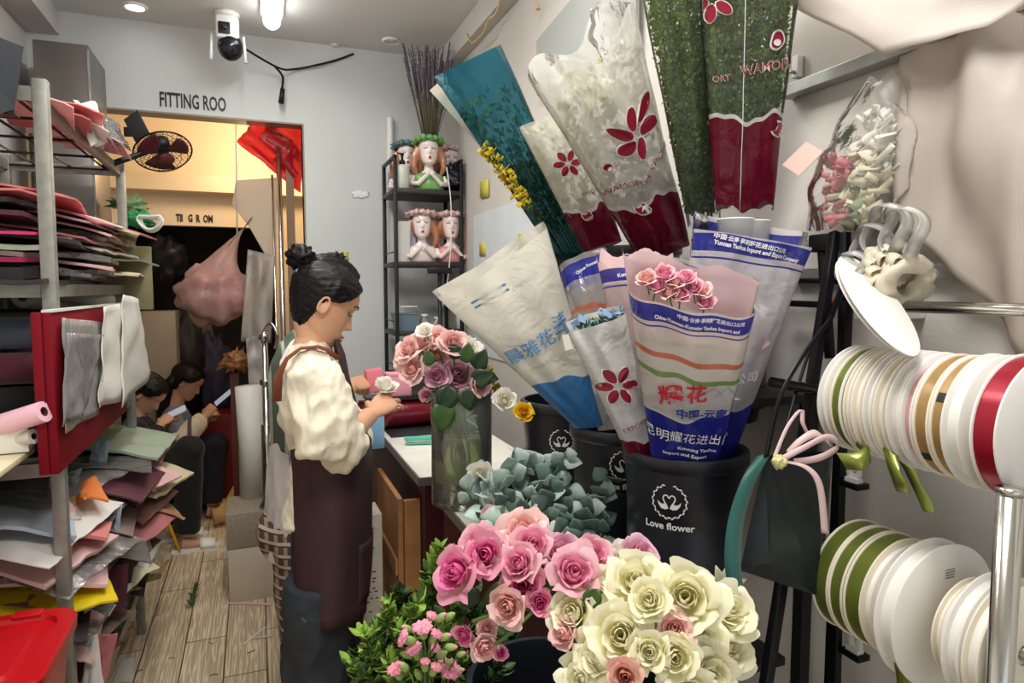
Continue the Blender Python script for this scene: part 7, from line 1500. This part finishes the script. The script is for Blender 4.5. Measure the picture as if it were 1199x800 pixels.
hd = (Wp(462, 462, -.03)-RW).normalized(); up0 = (Vector((-.3, -.85, .45))); zz = (up0-hd*up0.dot(hd)).normalized(); yy = zz.cross(hd); MR = Matrix((hd, yy, zz)).transposed()
hand(b, RW+hd*.012, MR, .88, 1, (.10, .2, .28, .36), .5, .42)
hd2 = (Wp(458, 462, .0)-LW).normalized(); up1 = Vector((-.2, .9, .2)); zz = (up1-hd2*up1.dot(hd2)).normalized(); ML_ = Matrix((hd2, zz.cross(hd2), zz)).transposed(); hand(b, LW+hd2*.005, ML_, .86, -1, (.6, .7, .8, .9), .6, .12)
for sg, px in ((-1, 372), (1, 386)):
    H_, K_, A_ = Wp(px+6, 655, sg*.08), Wp(px, 772, sg*.085), Vector((Wp(px-4, 772).x, Y0+sg*.085, .09)); b.tube([H_, H_.lerp(K_, .5), K_, K_.lerp(A_, .4), A_], [.065, .062, .050, .048, .034], 18)
    b.tube([A_+Vector((-.04, 0, -.045)), A_+Vector((.03, 0, -.05)), A_+Vector((.15, 0, -.068))], [(.032, .04), (.038, .034), (.036, .014)], 14)
ob = b.build('body', M_SKIN, fl); rebuild(ob, .003, 1)
# face marks
b = MB()
for sg in (-1, 1): b.tube([HC+HM @ (head_pt(sg*th, z)+Vector((.0015, 0, 0))) for th, z in ((.18, .008), (.30, .004), (.42, .003), (.55, .006), (.66, .012))], [.001, .0018, .002, .0018, .0012], 6)
b.build('eyelashes', M_LASH, fl)
b = MB()
for sg in (-1, 1): b.tube([HC+HM @ (head_pt(sg*th, z)+Vector((.001, 0, 0))) for th, z in ((.16, .030), (.32, .036), (.5, .037), (.68, .030))], [.0018, .0026, .0024, .0012], 6)
b.build('eyebrows', mat('brow', s(44, 32, 30), .6), fl)
b = MB(); b.blob(HC+HM @ Vector((.0875, 0, -.060)), .006, .019, .0045, n=12, M=HM); b.blob(HC+HM @ Vector((.0865, 0, -.071)), .006, .017, .0055, n=12, M=HM); b.build('lips', mat('lip', s(176, 112, 104), .5), fl)
b = MB(); hair_cap(b, HC, HM, .97, .013, 1); ho = b.build('hair', M_HAIR, fl); wrinkle(ho, .0022, 60, 2, (.25, 2, 1.2))
BC = Wp(353, 303); b = MB(); b.blob(BC, .037, .039, .037, .25, 9, 20); strands(b, BC, .033, 30, seed=4); bo = b.build('hair_bun', M_HAIR, fl)
b = MB(); n0 = (HC-BC).normalized(); e1 = n0.orthogonal().normalized(); e2 = n0.cross(e1); sc0 = BC+n0*.031; b.tube([sc0+(e1*cos(q)+e2*sin(q))*.026*(1+.06*sin(q*9)) for q in [2*pi*i/54 for i in range(54)]], [.010+.002*sin(i*1.7) for i in range(54)], 10, closed=True); b.build('scrunchie', mat('pale_blue_cloth', s(176, 196, 222), .8), fl)
b = MB(); rd = random.Random(9)
for i in range(16): a = Wp(378+rd.uniform(-12, 16), 309, rd.uniform(-.03, .03)); b.tube([a, a+Vector((rd.uniform(-.01, .02), 0, .012)), a+Vector((rd.uniform(-.03, .04), 0, rd.uniform(.008, .028)))], .0006, 4)
for i in range(0): a = HC+HM @ head_pt(-1.15-.05*i, .01-.004*i); b.tube([a, a+Vector((.008, -.004, -.03)), a+Vector((.002, -.004, -.06-.006*i))], .0007, 4)
b.build('loose_hairs', M_HAIR, fl)
# shirt with full sleeves pushed up to the forearm
M_SHIRT = mat('cream_linen', s(240, 232, 208), .8, bump=.1, bscale=150, sheen=.2)
b = MB(); b.rings(ringset(Wp, [(606, 374, 44, .145), (570, 379, 39, .135), (535, 382, 38, .128), (515, 380, 39, .126), (495, 373, 42, .142), (465, 367, 41, .160), (440, 364, 38, .165), (425, 363, 31, .160), (412, 362, 22, .10), (402, 364, 15, .062)]))
for S_, E_, W_, in ((RS, RE, RW), (LS, LE, LW)):
    d = (E_-S_).normalized(); b.tube([S_-Vector((.0, 0, -.01)), S_.lerp(E_, .25), S_.lerp(E_, .6), E_+Vector((-.012, 0, .012)), E_.lerp(W_, .12)+Vector((0, 0, -.008)), E_.lerp(W_, .34), E_.lerp(W_, .48)], [.062, .074, .085, .084, .072, .066, .046], 26)
so = b.build('shirt', M_SHIRT, fl); rebuild(so, .0065, 4); wrinkle(so, .0085, 12, 3, (1.5, .5, 1.0)); wrinkle(so, .0025, 34, 8, (1.5, .3, .6))
b = MB(); b.tube([Wp(358, 414, -.05), Wp(366, 403, -.045), Wp(378, 401, -.03), Wp(386, 408, .0), Wp(378, 404, .03), Wp(366, 403, .045), Wp(356, 410, .02), Wp(354, 413, -.03)], [(.008, .017)]*8, 10, closed=True); b.build('collar', M_SHIRT, fl)
# apron
M_APR = mat('dark_brown_twill', s(58, 34, 38), .7, bump=.12, bscale=300, var=.06, vscale=5)
rows = [(398, 364, 29, .085, 32), (415, 364, 36, .12, 38), (440, 364, 41, .145, 50), (468, 368, 45, .152, 62), (495, 373, 47, .15, 78), (508, 378, 47, .158, 120), (516, 383, 47, .160, 150), (540, 385, 46, .166, 150), (580, 386, 46, .176, 150), (620, 386, 45, .184, 150), (660, 386, 44, .188, 150), (698, 385, 42, .190, 150)]
def apr(u, v):
    k = v*(len(rows)-1); i = min(int(k), len(rows)-2); t = k-i; y, cx, rf, lat, an = [rows[i][j]*(1-t)+rows[i+1][j]*t for j in range(5)]
    q = R(an)*(2*u-1); c = Wp(cx, y); rfm = (Wp(cx+rf, y)-c).length+.006; f = .006*nz((q*2.2, y*.012, 1), 1)+.004*sin(q*7+y*.01)*sstep(520, 690, y); return c+Vector((cos(q)*(rfm+f), sin(q)*(lat+.006+f), 0))
b = MB(); b.slab(apr, 56, 44, .0025); ao = b.build('apron', M_APR, fl)
M_LEA = mat('brown_leather', s(140, 78, 58), .5)
for sg in (-1, 1): b = MB(); b.tube([Wp(324, 470, sg*.09), Wp(326, 440, sg*.10), Wp(336, 420, sg*.10), Wp(352, 408, sg*.10), Wp(372, 406, sg*.10), Wp(384, 410, sg*.095), Wp(396, 420, sg*.08)], [(.013, .004)]*7, 8, up=(0, .3, 1)); b.build('apron_strap', M_LEA, fl)
b = MB(); zt0 = Wp(384, 612).z; b.slab(lambda u, v: apr(.30+.40*u, (9.0+1.6*v)/11)+Vector((.004, 0, 0)), 14, 8, .002); b.build('apron_pocket', M_APR, fl)
# jeans
M_JEAN = mat('dark_denim', s(44, 50, 58), .8, bump=.12, bscale=350, var=.22, vscale=9)
b = MB(); b.rings(ringset(Wp, [(570, 384, 34, .13), (610, 384, 38, .150), (650, 384, 40, .162), (690, 383, 39, .168), (720, 381, 37, .165), (745, 380, 26, .12)]))
for sg, px in ((-1, 369), (1, 386)):
    H_, K_, A_ = Wp(px+6, 680, sg*.082), Wp(px, 775, sg*.088), Vector((Wp(px-6, 775).x, Y0+sg*.09, .075)); b.tube([H_, H_.lerp(K_, .5), K_, K_.lerp(A_, .5), A_], [.098, .096, .088, .086, .088], 24)
jo = b.build('jeans', M_JEAN, fl); rebuild(jo, .008, 3); wrinkle(jo, .006, 12, 6, (1, 1, .9))
b = MB(); b.tube([Wp(346, 712, -.15), Wp(356, 728, -.172), Wp(368, 733, -.178), Wp(382, 728, -.175), Wp(392, 716, -.15)], [(.0025, .006)]*5, 6); b.build('pocket_seam', mat('denim_seam', s(76, 84, 92), .8), fl)
for sg in (-1, 1):
    ax = Wp(374, 772).x; b = MB(); b.tube([(ax-.08, Y0+sg*.09, .045), (ax-.02, Y0+sg*.09, .05), (ax+.08, Y0+sg*.09, .04), (ax+.15, Y0+sg*.09, .028)], [(.036, .036), (.045, .046), (.046, .036), (.032, .02)], 20, up=(1, 0, 0) if False else None); b.build('shoe', M_WHITE, fl)
# the white rose she holds, with its stem
p = Wp(452, 452, -.03); rose('white', p, .038, TOCAM(p)*.5+Vector((.2, 0, .9)), 'white rose held up in the florist\'s hand', 'rose in hand', 0, .5)

# ---- generic dressed figure from joints
def figure(label, J, hc, hm, k, skin, top, topc, bot, fwdx=1., extra=None, hairlen=0., gpos=None, group=None, vox=.006):
    t = thing('person', label, 'person', gpos, group); b = MB(); add_head(b, hc, hm, k); [add_ear(b, hc, hm, k, sg) for sg in (-1, 1)]
    nk = J['neck']; b.tube([nk-Vector((0, 0, .03)), nk, hc+hm @ Vector((-.03, 0, -.05))*k], [.07*k, .052*k, .05*k], 20)
    b.tube([J['pelvis'], J['pelvis'].lerp(nk, .35), J['pelvis'].lerp(nk, .8), nk], [(.14*k, .10*k), (.12*k, .095*k), (.14*k, .095*k), (.07*k, .06*k)], 24, up=J.get('fw', (1, 0, 0)))
    for sd in 'RL':
        S_, E_, W_ = J['s'+sd], J['e'+sd], J['w'+sd]; b.tube([nk.lerp(S_, .4), S_, E_, E_.lerp(W_, .5), W_], [.05*k, .05*k, .038*k, .034*k, .024*k], 16)
        h = (J['h'+sd]-W_).normalized(); z_ = Vector(J.get('n'+sd, (0, -.8, .6))); z_ = (z_-h*z_.dot(h)).normalized(); hand(b, W_, Matrix((h, z_.cross(h), z_)).transposed(), .86*k, 1 if sd == 'R' else -1, (.7, .8, .85, .9), .5)
        H_, K_, A_ = J['hip'+sd], J['k'+sd], J['a'+sd]; b.tube([J['pelvis'].lerp(H_, .6), H_, H_.lerp(K_, .5), K_, K_.lerp(A_, .35), A_], [.06*k, .06*k, .055*k, .045*k, .044*k, .034*k], 16)
        b.tube([A_+Vector((-.03, 0, -.04)), A_+Vector((.05, 0, -.05)), A_+Vector((.14, 0, -.06))], [(.03, .035), (.035, .028), (.03, .012)], 12)
    rebuild(b.build('body', skin, t), vox, 1)
    b = MB(); hair_cap(b, hc, hm, k, .016, 5)
    if hairlen: b.tube([hc+hm @ Vector((-.06, 0, .02))*k, hc+hm @ Vector((-.085, 0, -.06))*k, J['neck']+Vector((-.07, -.0, -.02)), J['neck']+Vector((-.08, -.02, -.06-hairlen))], [(.07*k, .05*k), (.07*k, .045*k), (.07*k, .04), (.04, .02)], 16)
    wrinkle(b.build('hair', M_HAIR, t), .002, 60, 4, (.3, 2, 1))
    b = MB(); P_ = J['pelvis']; b.tube([P_-(nk-P_)*.12, P_.lerp(nk, .35), P_.lerp(nk, .78), nk-(nk-P_)*.02, nk+(nk-P_).normalized()*.015], [(.165*k, .125*k), (.15*k, .118*k), (.172*k, .115*k), (.11*k, .075*k), (.06*k, .055*k)], 26, up=J.get('fw', (1, 0, 0)))
    for sd in 'RL': S_, E_, W_ = J['s'+sd], J['e'+sd], J['w'+sd]; e_ = J.get('cut', .9); b.tube([nk.lerp(S_, .45), S_, S_.lerp(E_, .6), E_] + ([E_.lerp(W_, .5), E_.lerp(W_, e_)] if e_ > 0 else []), ([.06*k, .064*k, .06*k, .058*k] + ([.05*k, .04*k] if e_ > 0 else [])), 18)
    so = b.build(topc, top, t); rebuild(so, .008, 3); wrinkle(so, .005, 14, 7)
    b = MB(); b.blob(P_, .15*k, .16*k, .12*k, n=16)
    for sd in 'RL': H_, K_, A_ = J['hip'+sd], J['k'+sd], J['a'+sd]; A2 = A_.lerp(K_, J.get('hem', .05)); b.tube([P_.lerp(H_, .5), H_, H_.lerp(K_, .5), K_], [.11*k, .105*k, .095*k, .085*k], 18); b.blob(K_, .088*k, .088*k, .088*k, n=14); b.tube([K_, K_.lerp(A2, .5), A2], [.084*k, .075*k, .07*k], 18)
    bo = b.build('trousers', bot, t); rebuild(bo, .009, 3); wrinkle(bo, .005, 12, 8); return t
# colleague just behind the florist
Y2 = 2.5
def W2(px, py, dy=0.): return onY(px, py, Y2+dy)
J = dict(pelvis=W2(350, 620), neck=W2(358, 402), sR=W2(350, 425, -.15), eR=W2(385, 478, -.17), wR=W2(412, 452, -.05), hR=W2(430, 446, .0), sL=W2(354, 425, .15), eL=W2(390, 470, .18), wL=W2(412, 450, .08), hL=W2(430, 446, .04),
 hipR=W2(352, 640, -.08), kR=W2(354, 735, -.08), aR=Vector((W2(350, 735).x, Y2-.08, .09)), hipL=W2(352, 640, .08), kL=W2(356, 735, .08), aL=Vector((W2(354, 735).x, Y2+.08, .09)), cut=.0, hem=.35)
def stripe_mat(name, c1, c2, sc_, axis='Z', plaid=False, c3=None):
    m = mat(name, c1, .8); nt = m.node_tree; N = nt.nodes; L = nt.links; tc = N.new('ShaderNodeTexCoord'); sp = N.new('ShaderNodeSeparateXYZ'); L.new(tc.outputs['Object'], sp.inputs[0])
    def band(sock, w, f=sc_):
        a = N.new('ShaderNodeMath'); a.operation = 'MULTIPLY'; a.inputs[1].default_value = f; L.new(sock, a.inputs[0]); fr_ = N.new('ShaderNodeMath'); fr_.operation = 'FRACT'; L.new(a.outputs[0], fr_.inputs[0]); g_ = N.new('ShaderNodeMath'); g_.operation = 'LESS_THAN'; g_.inputs[1].default_value = w; L.new(fr_.outputs[0], g_.inputs[0]); return g_.outputs[0]
    mx = N.new('ShaderNodeMixRGB'); mx.inputs[1].default_value = (*c1, 1); mx.inputs[2].default_value = (*c2, 1); L.new(band(sp.outputs[axis], .4 if plaid else .22), mx.inputs[0]); o = mx.outputs[0]
    if plaid:
        m2 = N.new('ShaderNodeMixRGB'); m2.inputs[2].default_value = (*c2, 1); L.new(o, m2.inputs[1]); bb = N.new('ShaderNodeMath'); bb.operation = 'MULTIPLY'; bb.inputs[1].default_value = .55; L.new(band(sp.outputs['X'], .4, sc_*1.3), bb.inputs[0]); L.new(bb.outputs[0], m2.inputs[0])
        m3 = N.new('ShaderNodeMixRGB'); m3.inputs[2].default_value = (*c3, 1); L.new(m2.outputs[0], m3.inputs[1]); L.new(band(sp.outputs['Z'], .12, sc_*1.0), m3.inputs[0]); o = m3.outputs[0]
    L.new(o, N['Principled BSDF'].inputs['Base Color']); return m
f2 = figure('colleague hidden behind the florist, white shirt, striped green vest and plaid trousers, holding something pink', J, W2(386, 340, .0), rotm(.1, .45), .98, M_SKIN, mat('white_tshirt', s(232, 228, 224), .8), 'shirt', stripe_mat('brown_plaid', s(92, 72, 62), s(206, 190, 168), 26, 'Z', True, s(60, 44, 40)), gpos=Vector((W2(350, 620).x, Y2, 0)))
f2['label'] = 'colleague behind the florist in green striped vest and plaid trousers, holding something pink'
b = MB(); b.rings(ringset(W2, [(520, 350, 33, .17), (490, 348, 33, .178), (455, 347, 33, .182), (425, 350, 32, .182), (405, 353, 26, .15), (388, 357, 16, .08)])); vo = b.build('vest', stripe_mat('green_stripes', s(86, 98, 88), s(176, 184, 172), 22, 'X'), f2); rebuild(vo, .008, 3); wrinkle(vo, .004, 14, 2)
b = MB(); b.blob(W2(392, 306), .035, .035, .03, .4, 12, 14); strands(b, W2(392, 308), .032, 16, seed=8); b.build('hair_knot', M_HAIR, f2)
b = MB(); c = W2(438, 445, .02); b.obox(c, Vector((.03, 0, .004)), Vector((0, .03, 0)), Vector((-.004, 0, .042)), .005); tag(b.build('pink_sponge', mat('pink_foam', s(232, 128, 146), .8), smooth=30), 'pink foam block held by the colleague behind the florist', 'foam')
# seated pair in the fitting room looking at their phones
def mk(Yp):
    return lambda px, py, dy=0.: onY(px, py, Yp+dy)
M_BLKC = mat('black_cloth', s(20, 19, 24), .85, sheen=.1); M_NAVY = mat('navy_cloth', s(20, 24, 40), .85); M_HOOD = mat('grey_blue_cloth', s(112, 122, 150), .85)
W3 = mk(4.25); J3 = dict(pelvis=W3(172, 572), neck=W3(158, 492), sR=W3(158, 505, -.15), eR=W3(172, 530, -.18), wR=W3(188, 497, -.05), hR=W3(200, 486, .0), sL=W3(160, 503, .15), eL=W3(176, 530, .18), wL=W3(190, 495, .06), hL=W3(202, 486, .03),
 hipR=W3(178, 575, -.09), kR=W3(222, 528, -.12), aR=W3(218, 605, -.12), hipL=W3(178, 575, .09), kL=W3(218, 530, .10), aL=W3(205, 605, .1), fw=(.9, 0, .3), cut=.85)
for k_ in ('aR', 'aL'): J3[k_].z = .09
figure('seated woman in black at the left of the doorway bending over her phone', J3, W3(172, 462), rotm(-.25, .75), .98, M_SKIN2, M_BLKC, 'jacket', M_BLKC, hairlen=.03, gpos=Vector((W3(172, 572).x, 4.25, 0)))
W4 = mk(4.82); J4 = dict(pelvis=W4(205, 560), neck=W4(205, 478), sR=W4(203, 492, -.16), eR=W4(212, 515, -.25), wR=W4(240, 488, -.22), hR=W4(252, 472, -.2), sL=W4(208, 490, .15), eL=W4(220, 520, .16), wL=W4(240, 490, .0), hL=W4(254, 478, -.05),
 hipR=W4(210, 562, -.09), kR=W4(250, 520, -.12), aR=W4(248, 600, -.14), hipL=W4(210, 562, .09), kL=W4(252, 522, .08), aL=W4(250, 600, .06), fw=(.9, 0, .2), cut=.9)
for k_ in ('aR', 'aL'): J4[k_].z = .09
f4 = figure('seated woman in blue-grey hoodie with cream sleeve holding a phone, beside the one in black', J4, W4(219, 448), rotm(-.15, .55), .98, M_SKIN2, M_HOOD, 'hoodie', M_NAVY, hairlen=.12, gpos=Vector((W4(205, 560).x, 4.82, 0)))
b = MB(); E_, Wr = J4['eR'], J4['wR']; b.tube([E_+(E_-Wr)*.1, E_.lerp(Wr, .3), E_.lerp(Wr, .7), E_.lerp(Wr, .98)], [.066, .066, .058, .042], 20); so = b.build('cream_sleeve', stripe_mat('cream_stripe', s(226, 214, 196), s(96, 88, 90), 9, 'X'), f4); rebuild(so, .008, 2); wrinkle(so, .004, 18, 3)
for (W_, px, py, dy, lb, ang) in ((W3, 204, 484, .015, 'white phone in the hands of the seated woman in black', 25), (W4, 262, 466, -.14, 'dark phone held by the seated woman in the hoodie', 40)):
    c = W_(px, py, dy); dd = Vector((cos(R(ang)), 0, sin(R(ang)))); n_ = Vector((-sin(R(ang)), -.5, cos(R(ang)))).normalized(); sd = dd.cross(n_); t = thing('phone', lb, 'phone', c); b = MB(); b.obox(c, dd*.068, sd*.030, n_*.0045, .003); b.build('body', M_WHITE if 'white' in lb else M_BLACKM, t, smooth=30)
    b = MB(); b.obox(c+n_*.0048, dd*.064, sd*.027, n_*.0004); b.build('screen', mat('phone_screen_%d' % px, s(150, 160, 180), .15, emit=(.7, .8, 1), estr=.25), t, smooth=False)
# low stools
t = thing('step_stool', 'low stool with bright yellow metal legs under the seated women', 'stool', W3(180, 600)); YL = mat('yellow_metal', s(240, 190, 20), .4)
zs_ = .34; px0 = W3(150, 580).x; px1 = W3(196, 580).x
b = MB(); b.box((px0, 4.08, zs_-.03), (px1, 4.42, zs_), .006); b.build('seat', mat('dark_seat', s(40, 36, 36), .6), t, smooth=30)
for (x, y, dx) in ((px1-.02, 4.1, .09), (px1-.02, 4.4, .09), (px0+.02, 4.1, -.06), (px0+.02, 4.4, -.06)): b = MB(); b.tube([(x, y, zs_-.02), (x+dx, y, .012)], [(.016, .008)]*2, 8); b.build('leg', YL, t)
b = MB(); g = W4(205, 590); b.box((g.x-.16, 4.70, 0), (g.x+.10, 4.98, .30), .01); tag(b.build('dark_seat_box', mat('dark_box', s(36, 30, 32), .7), smooth=30), 'dark low box used as a seat by the woman in the hoodie', 'box')
# white sandal and tan slipper
for (px, py, m, lb, yy) in ((214, 616, M_WHITE, 'white sandal on the foot of the seated woman in black', 4.1), (232, 614, M_WHITE, 'white sandal just behind the front one under the seated woman in black', 4.2)):
    g = Vector((J3['aR' if py == 616 else 'aL'].x+.05, J3['aR' if py == 616 else 'aL'].y, 0)); t = thing('sandal', lb, 'sandal', (g.x, g.y, .0)); b = MB(); P = [(-.13, .03), (-.08, .04), (0, .035), (.07, .045), (.12, .035), (.13, 0), (.12, -.035), (.07, -.045), (0, -.035), (-.08, -.04), (-.13, -.03)]
    b.rings([[Vector((g.x+x, g.y+y, z)) for x, y in P] for z in (.0, .022)]); b.build('sole', m, t, smooth=30)
    b = MB(); b.slab(lambda u, v: Vector((g.x+.02+.08*v, g.y+.046*cos(pi*u), .02+.05*sin(pi*u)*(1-.3*v))), 10, 4, .004); b.build('strap', m, t)
g = onZ(262, 612, .02); t = thing('tan_boot', 'tan leather boot tipped over beside the speckled carton', 'shoe', (g.x, g.y, 0)); b = MB(); b.tube([g+Vector((-.06, -.02, .05)), g+Vector((-.0, 0, .06)), g+Vector((.05, .0, .13)), g+Vector((.10, .02, .22))], [.05, .052, .04, .036], 18); b.build('boot', mat('tan_suede', s(206, 164, 108), .8), t)
# ------------------------------------------------------------- pieces of parts go one level deeper
SUBP = dict(apron_pocket='apron', scrunchie='hair_bun', collar='shirt', lens='lens_window', latch='lid', tape_mark='ribbon_winding', pocket_seam='jeans', end_cap='pole', ring='pole', printed_flower='film', print_outline='film', printed_text='film', letter_outline='film', printed_badge='film', badge_mark='film', printed_emblem='film', printed_emblem_outline='film', emblem_dot='film', printed_mountain='film', printed_bar='film', film_seam='film', screen='body', pump_head='bottle', core='roll', digits='sheet', screw='plate', pipe_clip='arm', printed_lines='flange', printed_logo='body', badge='motor', cream_sleeve='hoodie', white_edge='panel')
for o in list(COL.objects):
    if o.parent and o.parent.parent is None and o.type == 'MESH':
        k = o.name.split('.')[0]
        if k in SUBP:
            sib = [x for x in kids(o.parent) if x is not o and x.name.split('.')[0] == SUBP[k]]
            if sib:
                tgt = min(sib, key=lambda x: abs(int((x.name.split('.')+['0'])[1])-int((o.name.split('.')+['0'])[1]))) if k == 'pipe_clip' else sib[0]
                o.parent = tgt
